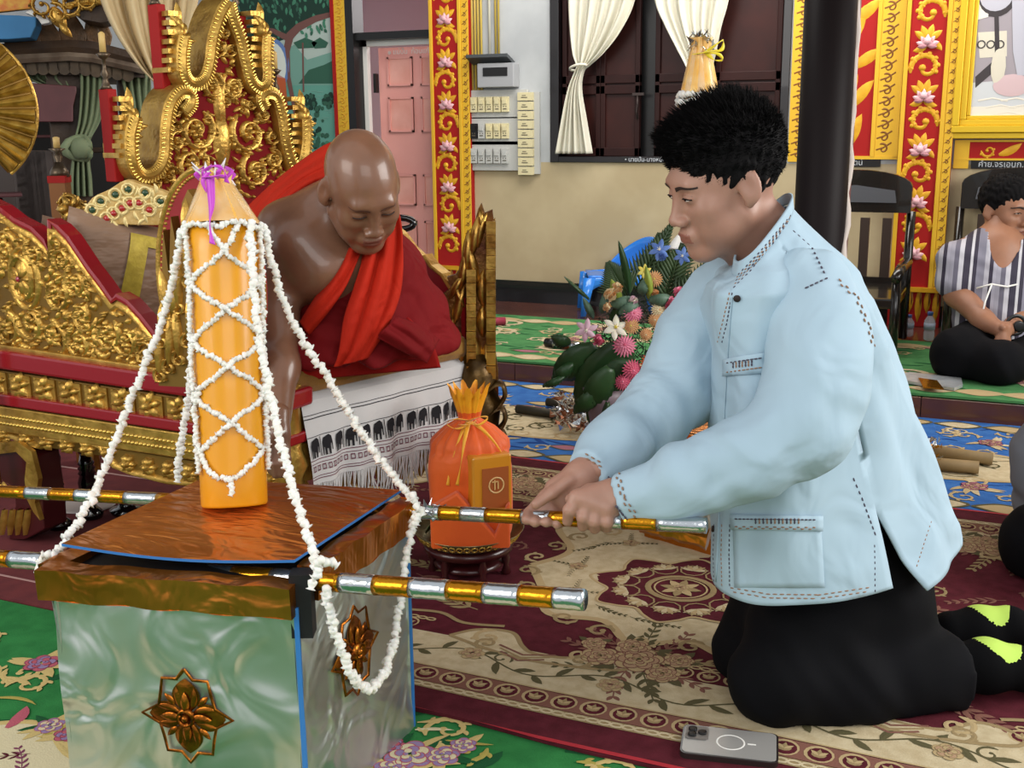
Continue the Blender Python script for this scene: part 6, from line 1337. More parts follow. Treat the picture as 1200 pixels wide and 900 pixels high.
drape('sash', [(404, 292, 2.74), (388, 322, 2.73), (368, 352, 2.73), (352, 378, 2.76)], [(426, 288, 2.74), (408, 330, 2.72), (385, 364, 2.71), (362, 392, 2.74)], fr=1.5, amp=.008)
drape('sash', [(440, 395, 2.72), (470, 410, 2.74), (500, 425, 2.80)], [(465, 372, 2.74), (492, 382, 2.78), (514, 398, 2.86)], fr=2, amp=.008, m=ROBE)
MRD = mat('mid_red_robe', '#9c1a16', .8, 0, '#8a1312', 5, .3, 60, .003, spec=.2)
drape('robe_lap', [(356, 396, 2.80), (350, 420, 2.76), (347, 446, 2.78)], [(478, 372, 2.80), (505, 400, 2.84), (516, 430, 2.92)], fr=3.5, amp=.014, m=MRD)
# ================= the seated man in the striped vest
def seated(label, cx, cyy, dd, torso_m, vest=True, F=CX, scale=1.0, headyaw=None, hands=True, zf=.10, pitchh=5, hpx=30):
    o = empty('person', G(cx, cyy, zf), label, 'person'); k = dd / FPX; c = P(cx, cyy, dd)
    Q = lambda x, y, w=0: P(cx + x, cyy + y, dd + w)
    b = Body(.05)
    limb(b, [Q(8, -42, .02), Q(6, -85, .03), Q(8, -128, .05)], [.17, .155, .15]); limb(b, [Q(-28, -132, .03), Q(44, -130, .12)], [.07, .07]); limb(b, [Q(12, -140, .06), Q(hpx - 6, -170, .05)], [.07, .06])
    limb(b, [Q(-40, -125, .0), Q(-36, -85, -.02), Q(-6, -55, -.17), Q(12, -44, -.24)], [.062, .055, .044, .032], k=.03); limb(b, [Q(54, -125, .12), Q(62, -85, .1), Q(46, -58, -.08), Q(22, -44, -.22)], [.062, .055, .044, .032], k=.03)
    hb_ = Body(.012)
    for x0, s in ((10, 1), (24, -1)):
        for q in range(4): limb(hb_, [Q(x0 + s * 1, -46 + q * 2.2, -.24), Q(x0 + s * 8, -40 + q * 2.6, -.26), Q(x0 + s * 14, -33 + q * 2.2, -.255)], [.017, .013, .010], k=.006)
        limb(hb_, [Q(x0, -47, -.23), Q(x0 + s * 7, -46, -.27)], [.016, .011])
    hX = frame(headyaw or F, pitchh, 0, Q(hpx, -183, .06), 1.22 * scale)
    V, F_, Mi = sdf_mesh([(b, .014, None, 0), (head_sdf(neck=(0, -.03, -.16), neckr=.055), .0062, hX, head_mats), (hb_, .0062, None, 0)])
    bo = mesh_np('body', V, F_, Mi, [SK3, LP2], o); face_details(bo, hX, o, .3, 1.1, SK3, BROW, HAIR)
    hair_for(o, hX, ((0, .118, -.025), (.12, .066, .088)), [(0, 0, -.018)], [(0, .42, -.905)], grow=(.082, .102, .092), cz=.042, ln=.01, spikes=700)
    v = Body(.05); limb(v, [Q(8, -38, .02), Q(6, -85, .03), Q(8, -124, .05)], [.18, .168, .163]); limb(v, [Q(-30, -128, .03), Q(46, -126, .12)], [.082, .082]); limb(v, [Q(-40, -124, .0), Q(-39, -100, -.01)], [.078, .082]); limb(v, [Q(54, -124, .12), Q(58, -100, .11)], [.078, .082])
    v.cut(Vn(Q(8, -36, 0)), (0, 0, -1)); v.cone(Vn(Q(20, -160, .0)), Vn(Q(17, -112, -.17)), .085, .02, k=.01, sub=True); v.disp = wrinkle(CZ + CX * .3, .004, 40)
    V, F2 = v.mesh(.0105); mesh_np('vest', V, F2, np.zeros(len(F2)), torso_m, o, 1)
    t = Body(.05); limb(t, [Q(5, -25, .05), Q(-34, -16, -.16)], [.15, .115]); limb(t, [Q(-34, -10, -.16), Q(20, -2, -.30)], [.10, .085]); limb(t, [Q(12, -25, .05), Q(66, -16, -.10)], [.15, .115]); limb(t, [Q(66, -10, -.10), Q(10, -4, -.30)], [.10, .085])
    t.cut((0, 0, zf + .008), (0, 0, -1)); t.disp = wrinkle(CX, .004, 35); V, F2 = t.mesh(.013); mesh_np('trousers', V, F2, np.zeros(len(F2)), TROU, o, 1)
    return o, Q
VST = stripes('striped_weave', [(0, '#8f8d98'), (.10, '#5d5a68'), (.2, '#b3b1b8'), (.30, '#2a2436'), (.44, '#b9b7bc'), (.50, '#2a2436'), (.58, '#7a7886'), (.75, '#a9a7b0'), (.85, '#2a2436'), (.93, '#9a98a4')], 5.2, 0)
sp, Q = seated('man in a purple and white striped vest sitting cross-legged by the wall', 1158, 430, 5.05, VST, headyaw=(CX * .34 - CY * .94), hpx=22)
mb = MB(); wp = Q(30, -50, -.19); mb.ring(Plane(wp, CX, CZ), 0, 0, .04, .016, .006, .02); mb.lathe(wp - CY * .045, [(.024, 0), (.024, .012), (.018, .014)], 0, 14, -CY); mb.build('wristwatch', BLK, sp)
mb = MB(); mb.tube([Q(-14, -92, -.15), Q(4, -97, -.18), Q(22, -94, -.18), Q(40, -98, -.12)], .004, 0, 5); mb.tube([Q(4, -96, -.18), Q(-4, -75, -.19), Q(-8, -55, -.19)], .004, 0, 5); mb.build('drawstring', WHT, sp)
sp2, Q2 = seated('person at the right edge of the photo, only the black trouser knee in view', 1262, 652, 3.15, mat('grey_cotton', '#6d7078', .8), zf=.012, headyaw=(-CX * .8 + CY * .5), scale=.9, hpx=20)
# ================================================================ offering bundle on a tray
g0 = G(550, 676); o = empty('metal_tray', g0, 'round pierced brass tray on a dark red footed stand, beside the throne', 'tray')
TD = 'tray'; mb = MB(); zt = .115
mb.lathe(g0, [(.10, zt - .006), (.125, zt), (.146, zt + .028), (.150, zt + .030), (.144, zt + .024), (.120, zt + .004), (.02, zt + .003)], 0, 40); mb.build('tray_dish', mat('brass_grey', '#8f8660', .35, .7, '#6f6748', 30, .3, 60, .003), o)
mb = MB()
for i in range(44):
    a = 2 * math.pi * i / 44; c = g0 + Vector((.134 * math.cos(a), .134 * math.sin(a), zt + .014)); pl = Plane(c, (-math.sin(a), math.cos(a), 0), (math.cos(a) * .55, math.sin(a) * .55, 1)); mb.ring(pl, 0, 0, .008, .004, .003, .002, 0, 8)
tag(mb.build('pierced_rim', MATS['bright_gold_leaf'], o), None, None, kind='stuff')
mb = MB(); mb.lathe(g0, [(.118, zt - .03), (.122, zt - .012), (.10, zt - .008)], 0, 30); mb.lathe(g0, [(.08, .035), (.095, .045), (.08, .055)], 0, 24); mb.build('stand_ring', mat('dark_red_wood', '#3a1012', .35, coat=.3), o)
for k in range(6):
    a = k * math.pi / 3 + .3; mb = MB(); mb.lathe(g0 + Vector((.10 * math.cos(a), .10 * math.sin(a), .008)), [(.008, 0), (.014, .012), (.007, .03), (.012, .05), (.007, .07), (.01, .085)], 0, 8); mb.build('leg', MATS['dark_red_wood'], o)
b0 = g0 + CZ * (zt + .004) + CX * .008
ob = empty('offering_bundle', b0, 'orange robe bundle in a ribbon-tied bag with a small ochre box, standing on the tray', 'bundle')
ORG = mat('orange_cloth', '#dc5c12', .55, 0, '#d0500e', 6, .25, 60, .003, sheen=.2); YRB = mat('yellow_ribbon', '#e8a21e', .4, sheen=.3)
def bag(i, j):
    a = 2 * math.pi * i; prof = [(0, .100, .085), (.04, .108, .092), (.5, .108, .09), (.66, .098, .08), (.75, .06, .05), (.80, .026, .026), (.86, .03, .03), (.93, .038, .036), (1.0, .048, .044)]
    for k in range(len(prof) - 1):
        if j <= prof[k + 1][0] + 1e-9: t = (j - prof[k][0]) / (prof[k + 1][0] - prof[k][0]); rx = prof[k][1] + (prof[k + 1][1] - prof[k][1]) * t; ry = prof[k][2] + (prof[k + 1][2] - prof[k][2]) * t; break
    ca, sa = math.cos(a), math.sin(a); e = .6 if j < .6 else .9; f = 1 + (.03 * math.sin(a * 5 + j * 6) if j < .6 else .16 * math.sin(a * 11) * (j - .6) / .4 + .05 * math.sin(a * 17))
    return b0 + CX * (rx * f * abs(ca) ** e * (1 if ca > 0 else -1)) + CY * (ry * f * abs(sa) ** e * (1 if sa > 0 else -1)) + CZ * (.405 * j + (.012 * math.sin(a * 11) if j > .97 else 0))
mb = MB(); mb.grid(bag, 72, 40, 0, wrap=True)
for k in range(len(mb.f)): 
    if k // 72 >= 34: mb.m[k] = 1
mb.add([bag(i / 24, 0) for i in range(24)], [tuple(range(24))[::-1]], 0); mb.build('orange_bag', [ORG, mat('yellow_mesh_top', '#eaa51e', .5, 0, '#e08a1a', 20)], ob)
BXP = Plane(b0 + CX * .050 - CY * .098 + CZ * .10, CX * .93 + CY * .37, CZ + CY * .06)
mb = MB(); mb.pbox(BXP, -.048, .060, .0, .150, -.05, .012, 0); mb.build('ochre_box', mat('ochre_plastic', '#c5801c', .35, coat=.4), ob, bevel=.006)
mb = MB(); mb.pbox(BXP, -.022, .050, .012, .118, .012, .014, 0); mb.ring(BXP, .016, .072, .020, .004, .001, .0145, 1, 16); mb.pbox(BXP, .010, .013, .060, .086, .0145, .0155, 1); mb.pbox(BXP, .004, .022, .080, .083, .0145, .0155, 1); mb.pbox(BXP, .019, .022, .062, .083, .0145, .0155, 1); mb.build('label_panel', [mat('brown_label', '#9a4f22', .4), mat('label_gold', '#cfa56a', .4)], ob)
fold = Plane(b0 - CY * .100 + CZ * 0, CX, CZ); mb = MB(); mb.prism(fold, [(-.10, .12), (-.03, .16), (.065, .045), (.095, .12), (.104, .13), (.104, .01), (-.10, .01)], -.01, .024); mb.build('bag_fold', ORG, ob, bevel=.006)
mb = MB(); kn = b0 + CZ * .325 - CY * .03
def rb2(pts, wd): rib([kn + CX * x - CY * y + CZ * z for x, y, z in pts], wd)
for pts in ([(0, 0, 0), (-.02, .03, -.03), (-.045, .05, -.10), (-.055, .06, -.155)], [(0, .01, 0), (-.01, .05, -.04), (-.02, .07, -.10), (-.03, .075, -.15)], [(0, 0, 0), (.04, .03, -.02), (.085, .03, -.08), (.105, .03, -.15)], [(0, 0, .0), (-.035, .03, .012), (-.055, .03, .0), (-.03, .035, -.012), (0, .01, -.005)], [(0, 0, 0), (.03, .03, .018), (.05, .02, .012), (.025, .03, -.004), (0, .02, 0)], [(-.02, .02, -.005), (0, .04, 0), (.02, .02, .005)]): rb2(pts, .013)
mb.build('yellow_bow', YRB, ob, solid=.0015)
lf = MB(); pl = Plane(g0 + CZ * (zt + .03) - CX * .11 - CY * .04, CX * .5 + CZ, CY + CX * .3); lf.leaf(pl, 0, 0, 1.2, .09, .05, .004, 0); tag(lf.build('green_leaf', mat('leaf_green', '#2f6a2c', .5)), 'broad green leaf tucked beside the orange bundle on the tray', 'leaf')
# ================================================================ second foil box with its candle, behind the kneeling man
c0, c1 = G(758, 632), G(842, 656); c1 = c0 + (c1 - c0).normalized() * .42; dpt = Vector((-(c1 - c0).y, (c1 - c0).x, 0)); 
if dpt.y < 0: dpt = -dpt
o2 = empty('offering_box', (c0 + c1 + dpt) / 2, 'second foil-covered box with copper bands, half hidden behind the kneeling man', 'box'); Q4 = [c0, c1, c1 + dpt, c0 + dpt]
for k in range(4):
    pl = vplane(Q4[k], Q4[(k + 1) % 4]); l = (Q4[(k + 1) % 4] - Q4[k]).length
    mb = MB(); mb.grid(lambda i, j: pl.pt(i * l, .008 + .31 * j, .002 * math.sin(i * 11 + j * 5)), 16, 12); mb.build('side', SILV, o2)
    for v in (.008, .30): mb = MB(); mb.grid(lambda i, j: pl.pt(i * l, [v, v + .045, v + .045][int(round(j * 2))], [.012, .012, -.01][int(round(j * 2))] + .002 * math.sin(i * 29)), 24, 2); mb.build('copper_rim', COPF, o2, smooth=False)
mb = MB(); mb.prism(lay, [(p.x, p.y) for p in Q4], .33, .345); mb.build('lid', MATS['copper_foil_lid'], o2)
tp2 = P(821, 62, 3.08); base2 = Vector((tp2.x, tp2.y, .345)); 
c2 = empty('yellow_candle', base2, 'second wrapped candle with a yellow bow, rising behind the kneeling man\'s hair', 'candle')
hC = tp2.z - .345 - .11; bs_ = P(915, 480, 3.12); mb = MB(); mb.lathe(base2 + CZ * hC - (base2 + CZ * hC - Vector((bs_.x, bs_.y, .345))), [(.046, 0), (.046, (base2 + CZ * hC - Vector((bs_.x, bs_.y, .345))).length)], 0, 28, base2 + CZ * hC - Vector((bs_.x, bs_.y, .345))); mb.build('wax_pillar', YC, c2)
mb = MB()
for k in range(2): mb.grid(lambda i, j: base2 + CZ * (hC + .15 * j) + Vector((math.cos(2 * math.pi * i), math.sin(2 * math.pi * i), 0)) * (.038 * (1 - j) + .016 + .006 * math.sin(i * 50 + k) * j + .010 * max(0, j - .8) / .2), 36, 10, k, wrap=True)
mb.build('wrapped_top', [MATS['pale_cellophane'], MATS['orange_tissue']], c2)
mb = MB(); kn = tp2 - CY * .03 + CX * .01
for pts in ([(0, 0, 0), (.025, .01, .02), (.045, .0, .03), (.04, .0, .005), (0, 0, 0)], [(0, 0, 0), (.03, .01, -.005), (.045, .0, -.02), (.02, 0, -.02), (0, 0, 0)], [(-.03, 0, -.005), (0, .01, 0), (.03, 0, .005)]): rb2(pts, .016)
mb.build('yellow_bow', mat('bright_yellow_ribbon', '#e8d21e', .4, sheen=.3), c2, solid=.002)
mb = MB()
for k in range(60): q = tp2 + CZ * random.uniform(.0, .05) + Vector((random.uniform(-.03, .03), random.uniform(-.03, .03), 0)); mb.add([q, q + Vector((random.uniform(-.02, .02), random.uniform(-.02, .02), .012)), q + Vector((random.uniform(-.02, .02), .01, -.01))], [(0, 1, 2)], 0, False)
mb.build('silver_tuft', SF, c2, solid=.001)
garland('jasmine_netting', 'white jasmine ring round the second candle, behind the man\'s hair', [[base2 + CZ * hC + Vector((math.cos(k * .4), math.sin(k * .4), 0)) * .054 for k in range(17)], [base2 + CZ * (hC - .02) + Vector((math.cos(k * .4), math.sin(k * .4), 0)) * .056 for k in range(17)]], .010, .012)
# ================================================================ flower arrangement
FO = .65; fd = 3.25 + FO; vz = P(708, 505, fd); fb_ = Vector((vz.x, vz.y, .008))
fo = empty('flower_arrangement', fb_, 'large arrangement of pink, peach and orange flowers with palm leaves in a grey vase', 'flowers')
mb = MB(); mb.lathe(fb_, [(.055, 0), (.07, .01), (.05, .04), (.035, .10), (.05, .18), (.07, .26), (.075, .30), (.06, .30)], 0, 20); mb.build('vase', mat('grey_mauve_vase', '#8c7880', .4, 0, '#75666c', 9), fo)
LG = mat('glossy_leaf', '#2c4a26', .4, 0, '#22401f', 8); LG2 = mat('grey_green_leaf', '#54705c', .5); LG3 = mat('yellow_green_leaf', '#8a9a3a', .5)
def bigleaf(x, y, a, L, Wd, m=LG, name='leaf', d=fd, tilt=0.0, ridge=True, bend=.2):
    d = d + FO if d < 3.5 else d; L *= 1.2; Wd *= 1.2; pl = Plane(P(x, y, d), CX + CY * tilt, CZ - CY * .25); mb = MB(); n = 14; a = R_(a); pts = []; px, py = 0, 0
    for i in range(n + 1): pts.append((px, py)); a2 = a + bend * i / n; px += math.cos(a2) * L / n; py += math.sin(a2) * L / n
    vs = []
    for i, (px, py) in enumerate(pts):
        t = i / n; w_ = Wd * math.sin(math.pi * min(1, .06 + .94 * t)) ** .7 * (1 + .05 * (i % 2)); a2 = a + bend * t; nx, ny = -math.sin(a2), math.cos(a2)
        for k in (-1, -.5, 0, .5, 1): vs.append(pl.pt(px + nx * w_ / 2 * k, py + ny * w_ / 2 * k, (.012 * (1 - abs(k)) if ridge else 0) + .02 * math.sin(t * 3) + .004 * ((i + int(k * 2)) % 2)))
    mb.add(vs, [(i * 5 + k, i * 5 + k + 1, i * 5 + 6 + k, i * 5 + 5 + k) for i in range(n) for k in range(4)]); return mb.build(name, m, fo, solid=.0015)
for x, y, a, L, Wd, d in ((735, 400, 235, .26, .14, 3.18), (700, 405, 215, .16, .10, 3.2), (735, 420, 250, .26, .15, 3.15), (760, 440, 262, .28, .13, 3.15), (780, 430, 280, .2, .12, 3.2), (715, 430, 240, .14, .08, 3.12), (752, 470, 255, .18, .12, 3.12), (700, 455, 225, .10, .05, 3.15)): bigleaf(x, y, a, L, Wd, LG, 'broad_leaf', d)
for x, y, a, L, Wd, m, d in ((737, 345, 97, .17, .022, LG, 3.28), (760, 350, 92, .10, .022, LG3, 3.15), (672, 425, 215, .08, .04, LG, 3.2), (690, 350, 130, .10, .012, LG, 3.25), (668, 402, 150, .06, .04, LG, 3.2), (662, 440, 200, .07, .025, LG, 3.2), (712, 470, 262, .12, .03, LG, 3.1), (742, 350, 190, .07, .04, LG2, 3.15), (748, 356, 200, .06, .04, LG2, 3.14), (760, 352, 10, .06, .04, LG2, 3.14), (752, 345, 80, .05, .035, LG2, 3.14), (725, 360, 100, .09, .03, LG3, 3.2), (715, 375, 60, .08, .03, LG, 3.2), (695, 372, 110, .07, .02, LG2, 3.2), (705, 366, 80, .06, .025, LG2, 3.2)): bigleaf(x, y, a, L, Wd, m, 'leaf', d)
for (x, y, a, L) in ((745, 340, 62, .22), (765, 345, 50, .24), (780, 350, 75, .2), (790, 360, 40, .2), (770, 330, 88, .14), (800, 365, 60, .22), (735, 350, 118, .12)):
    L *= 1.2; pl = Plane(P(x, y, fd + .06), CX, CZ); mb = MB(); n = 16
    for i in range(n):
        t = i / n; px, py = math.cos(R_(a)) * L * t, math.sin(R_(a)) * L * t
        for s in (1, -1): mb.leaf(pl, px, py, R_(a + s * (48 - 20 * t)),   .10 * (1.1 - t), .013, .003, 0, 0, n=3)
    mb.stroke(pl, [(0, 0), (math.cos(R_(a)) * L, math.sin(R_(a)) * L)], .005, .003); mb.build('palm_frond', mat('palm_green', '#3d5230', .5, 0, '#2b3f24', 12), fo, solid=.001)
mb = MB()
for i in range(900):                                          # fine asparagus fern filling the middle
    a, r = random.random() * 6.28, random.random() ** .5; x, y = 745 + 52 * r * math.cos(a), 405 + 55 * r * math.sin(a); p = P(x, y, fd + .02 + random.uniform(-.04, .05)); d_ = Vector((random.uniform(-1, 1), random.uniform(-1, .3), random.uniform(-.5, 1))).normalized() * random.uniform(.02, .045); s_ = d_.cross(CY).normalized() * .0022; mb.add([p - s_, p + s_, p + d_], [(0, 1, 2)])
tag(mb.build('fern_filler', mat('dark_fern', '#1c3018', .6), fo), None, None, kind='stuff')
def bloom(kind, x, y, r, m, c, d=fd - .12):
    o_ = P(x, y, d); k = r * d / FPX; mb = MB(); ax_ = (-CY + CX * random.uniform(-.35, .35) + CZ * random.uniform(0, .6)).normalized(); Rm = ax_.to_track_quat('Z', 'Y').to_matrix(); pl = Plane(o_, Rm @ Vector((1, 0, 0)), Rm @ Vector((0, 1, 0)))
    if kind == 'g':                                           # gerbera / chrysanthemum: layered narrow petals
        for q, (rr, n_, h) in enumerate(((1.0, 20, 0), (.82, 18, .006), (.6, 14, .012), (.38, 10, .017))):
            for i in range(n_): a = 2 * math.pi * i / n_ + q * .2; mb.leaf(pl, .06 * k * math.cos(a), .06 * k * math.sin(a), a, k * rr, k * .24, k * .05, k * h * 30 * .6, 0, n=4)
        mb.disc(pl, 0, 0, k * .16, k * .1, k * .30, 1, 8)
    elif kind == 'c':                                         # carnation / peony: ruffled ball
        for i in range(42):
            a, b = random.random() * 6.28, random.uniform(.1, 1.5); dr = Vector((math.sin(b) * math.cos(a), math.sin(b) * math.sin(a), math.cos(b))); s_ = dr.orthogonal().normalized() * k * .34; t_ = dr.cross(s_).normalized() * k * .25; q = dr * k * random.uniform(.7, .95)
            vs = [Rm @ (q * .45) + o_, Rm @ (q + s_) + o_, Rm @ (q * 1.1 + t_ * .6) + o_, Rm @ (q - s_) + o_]; mb.add(vs, [(0, 1, 2), (0, 2, 3)], i % 3 == 0 and 1 or 0)
        mb.ball(o_, k * .62, 1, 8, 5)
    else:                                                     # lily / orchid: five or six broad pointed petals
        for i in range(6): a = 2 * math.pi * i / 6 + .3; mb.leaf(pl, 0, 0, a, k * 1.15, k * .55, k * .15, k * (.1 if i % 2 else 0), 0, n=6, bend=.25)
        for i in range(5): a = i * 1.25; mb.tube([pl.pt(0, 0, 0), pl.pt(.2 * k * math.cos(a), .2 * k * math.sin(a), .5 * k)], k * .03, 1, 4)
        mb.ball(o_ + ax_ * k * .2, k * .14, 1, 6, 4)
    fl_o = mb.build({'g': 'gerbera', 'c': 'carnation', 'l': 'lily'}[kind], [m, c], fo)
    me_ = fl_o.data
F_ = {n: mat('petal_' + n, c, .6, 0, c2, 30, sub=.1) for n, c, c2 in (('pink', '#d8708e', '#e48aa2'), ('hot', '#c94f6c', '#d4607c'), ('peach', '#dba06a', '#e0b07c'), ('red', '#cf4a26', '#d65c30'), ('pale', '#d9b0c2', '#e2c0ce'), ('white', '#dcd8cc', '#e4dfc8'), ('blue', '#5577bb', '#6f8fd0'), ('yellow', '#dcc84a', '#e0d070'), ('cream', '#d8c49a', '#e0d0a8'))}
for kd, x, y, r, m, c in (('g', 742, 367, 12, 'pink', 'hot'), ('g', 740, 382, 10, 'peach', 'yellow'), ('g', 732, 405, 14, 'pink', 'hot'), ('g', 741, 434, 13, 'hot', 'pink'), ('g', 730, 448, 10, 'hot', 'pink'), ('g', 762, 426, 12, 'red', 'red'), ('c', 716, 345, 10, 'cream', 'peach'), ('c', 724, 338, 8, 'cream', 'peach'), ('g', 767, 327, 10, 'peach', 'yellow'), ('g', 772, 363, 10, 'cream', 'peach'), ('g', 768, 375, 9, 'peach', 'cream'), ('g', 775, 384, 9, 'peach', 'red'), ('c', 788, 356, 10, 'pink', 'hot'), ('c', 796, 344, 9, 'pink', 'hot'), ('l', 687, 387, 13, 'pale', 'white'), ('c', 701, 398, 8, 'pink', 'hot'), ('l', 721, 384, 14, 'white', 'yellow'), ('l', 785, 384, 13, 'pale', 'pink'), ('l', 773, 293, 12, 'blue', 'white'), ('c', 776, 300, 7, 'blue', 'blue'), ('c', 712, 360, 6, 'peach', 'cream'), ('c', 767, 344, 6, 'peach', 'peach'), ('l', 755, 318, 8, 'yellow', 'yellow'), ('l', 800, 300, 10, 'blue', 'white')): bloom(kd, x, y, r, F_[m], F_[c])
for kd, x, y, r, m, c in (('g', 752, 447, 9, 'hot', 'pink'), ('g', 757, 392, 8, 'peach', 'cream'), ('c', 742, 352, 6, 'pale', 'white')): bloom(kd, x, y, r, F_[m], F_[c])
mb = MB(); rib([P(788, 292, 3.8), P(796, 276, 3.79), P(802, 270, 3.79), P(800, 285, 3.8)], .035); mb.build('white_bow', WHT, fo, solid=.002)
# ================================================================ blue plastic chair by the wall
bp = G(722, 366, .10); o = empty('plastic_stool', bp, 'small bright blue moulded plastic chair against the wall', 'chair'); BP_ = mat('blue_plastic', '#2a78d0', .25, coat=.3)
def SQ(x, y, z): return bp + CX * x + CY * y + CZ * z
mb = MB(); mb.grid(lambda i, j: SQ(-.17 + .36 * i, -.12 + .3 * j, .22 + .02 * math.cos(6 * i) * .2 + .0), 12, 8); mb.build('seat', BP_, o, solid=.012)
mb = MB()
def bk_(i, j): a = math.pi * (-.15 + 1.15 * i); return SQ(.02 + .20 * math.cos(a) * (1 + .0 * j), .02 + .17 * math.sin(a), .21 + (.02 + .20 * max(0, math.cos(a - .35)) ** .8) * j)
mb.grid(bk_, 30, 6); mb.build('backrest', BP_, o, solid=.012)
for x, y in ((-.18, -.12), (.18, -.12), (-.18, .17), (.18, .17)): mb = MB(); mb.add([SQ(x - .02, y, .22), SQ(x + .05 * (1 if x < 0 else -1) + .0, y, .22), SQ(x * 1.12 + .015, y * 1.1, .0), SQ(x * 1.12 - .015, y * 1.1, .0)], [(0, 1, 2, 3)]); mb.build('leg', BP_, o, solid=.02)
mb = MB(); mb.box(SQ(-.06, -.127, .19), (.05, .004, .025), 0, YAW); mb.build('sticker', WHT, o)
mb = MB(); mb.grid(lambda i, j: SQ(-.18 + .36 * i, -.125, .22 - (.035 + .06 * abs(2 * i - 1) ** 3) * j), 20, 3); mb.build('apron', BP_, o, solid=.008)
# ================================================================ curtains at the window
CUR = mat('cream_curtain', '#cfcbba', .8, 0, '#c4c0ae', 3, .1, 200, .001, sub=.05)
def curtain(name, label, rows, par=None, pl=W, ww=.07, fr=6, amp=.018, m=CUR, nj=40, group=None):
    o = empty(name, pl.pt(*pl.uv((rows[-1][0] + rows[-1][1]) / 2, rows[-1][2]), ww), label, 'curtain', group); mb = MB()
    L = smooth_path([pl.uv(a, y, ww) for a, b, y in rows], 8); Rr = smooth_path([pl.uv(b, y, ww) for a, b, y in rows], 8); n = len(L) - 1
    def f(i, j): 
        q = int(round(j * n)); a, b = L[q], Rr[q]; wdt = abs(b[0] - a[0]); s = min(1, wdt / .12)
        return pl.pt(a[0] + (b[0] - a[0]) * i, a[1] + (b[1] - a[1]) * i, ww + amp * s * math.sin(i * fr * 2 * math.pi + 1.3 * math.sin(j * 5)) + .01 * math.sin(i * 23))
    mb.grid(f, 60, n); mb.build('fabric', m, o, solid=.003); return o
o = curtain('curtain', 'cream curtain knotted to the left, over the left window shutters', [(668, 752, -60), (667, 744, 0), (669, 728, 36), (672, 708, 62), (676, 692, 76), (674, 684, 84), (666, 681, 105), (658, 686, 140), (650, 693, 180)])
a = W.uv(678, 79, .08); mb = MB(); mb.tube([W.pt(a[0] + .05 * math.cos(t), a[1] + .012 * math.sin(t) + .01 * math.cos(t), .085 + .03 * math.sin(t)) for t in [2 * math.pi * i / 14 for i in range(14)]], .008, 0, 6, False, True); mb.build('tie_band', CUR, o)
o = curtain('curtain', 'cream curtain gathered above the kneeling man\'s head, right of the first', [(760, 862, -60), (768, 854, 0), (780, 846, 30), (794, 840, 58), (806, 834, 84), (806, 836, 110), (798, 846, 170)])
# ================================================================ black armchairs against the wall
BLW = mat('black_lacquered_wood', '#16130f', .22, 0, '#201a16', 5, coat=.4); GRS = mat('grey_reflective_back', '#55565a', .25, coat=.5)
def armchair(label, x, y, z=.10):
    b = G(x, y, z); o = empty('armchair', b, label, 'chair', 'black wooden armchairs along the wall'); A = lambda a, c, h: b + E1 * a + E2 * c + CZ * h * .78 * .80
    for sx in (-.27, .27):
        for cy, hh in ((-.26, .60), (.24, 1.02)):
            mb = MB(); mb.tube([A(sx, cy, 0), A(sx, cy, hh * .5), A(sx, cy + (.03 if cy > 0 else 0), hh)], .022, 0, 8); mb.build('leg', BLW, o)
        mb = MB(); mb.tube([A(sx, -.30, .60), A(sx, -.1, .63), A(sx, .25, .62)], .026, 0, 8); mb.build('armrest', BLW, o)
    mb = MB(); mb.box(A(0, 0, .40), (.56, .54, .05)); mb.build('seat', BLW, o, bevel=.01)
    mb = MB(); pl = Plane(A(0, .25, 0), E1, CZ); mb.prism(pl, smooth_arch(.27, .71, .84), -.03, .02); mb.build('top_rail', BLW, o, bevel=.005)
    mb = MB(); mb.prism(pl, [(-.2, .68), (.2, .68), (.19, .74), (0, .765), (-.19, .74)], .02, .03); mb.build('back_inlay', GRS, o)
    for k in range(4): mb = MB(); mb.box(A(-.16 + k * .107, .25, .66), (.045, .02, .38)); mb.build('back_slat', mat('dark_brown_slat', '#3a2c24', .35, coat=.2), o)
    mb = MB(); mb.box(A(0, .25, .45), (.52, .03, .05)); mb.build('lower_rail', BLW, o); return o
def smooth_arch(hw, z0, z1): return [(-hw, z0 - .08), (hw, z0 - .08), (hw, z0 + .05)] + [(hw * math.cos(t), z0 + .05 + (z1 - z0 - .05) * math.sin(t)) for t in [math.pi * i / 12 for i in range(1, 12)]] + [(-hw, z0 + .05)]
armchair('black wooden armchair against the wall, between the dark column and the gold pilaster', 985, 402)
armchair('black wooden armchair against the wall, directly behind the seated man in stripes', 1178, 398)
# ================================================================ bottles
def bottle(x, y, h, r, label):
    b = G(x, y, .104); o = empty('water_bottle', b, label, 'bottle', 'plastic water bottles by the pilaster'); mb = MB()
    mb.lathe(b, [(r * .8, 0), (r, .01), (r, h * .3), (r * .93, h * .33), (r, h * .36), (r, h * .66), (r * .5, h * .82), (r * .4, h * .86)], 0, 18); mb.build('clear_body', mat('clear_plastic', '#c4ccd4', .12, alpha=.42, coat=.4), o)
    mb = MB(); mb.lathe(b + CZ * h * .85, [(r * .5, 0), (r * .5, h * .12), (r * .3, h * .125)], 0, 14); mb.build('blue_cap', mat('blue_cap', '#3f5f96', .4), o); mb = MB(); mb.lathe(b + CZ * h * .38, [(r * 1.02, 0), (r * 1.02, h * .22)], 0, 18); mb.build('label', mat('pale_label', '#a9b3c4', .5, alpha=.8), o)
bottle(1064, 394, .115, .026, 'short water bottle with a blue cap at the foot of the pilaster')
bottle(1088, 399, .15, .027, 'taller water bottle with a blue cap, right of the short one')
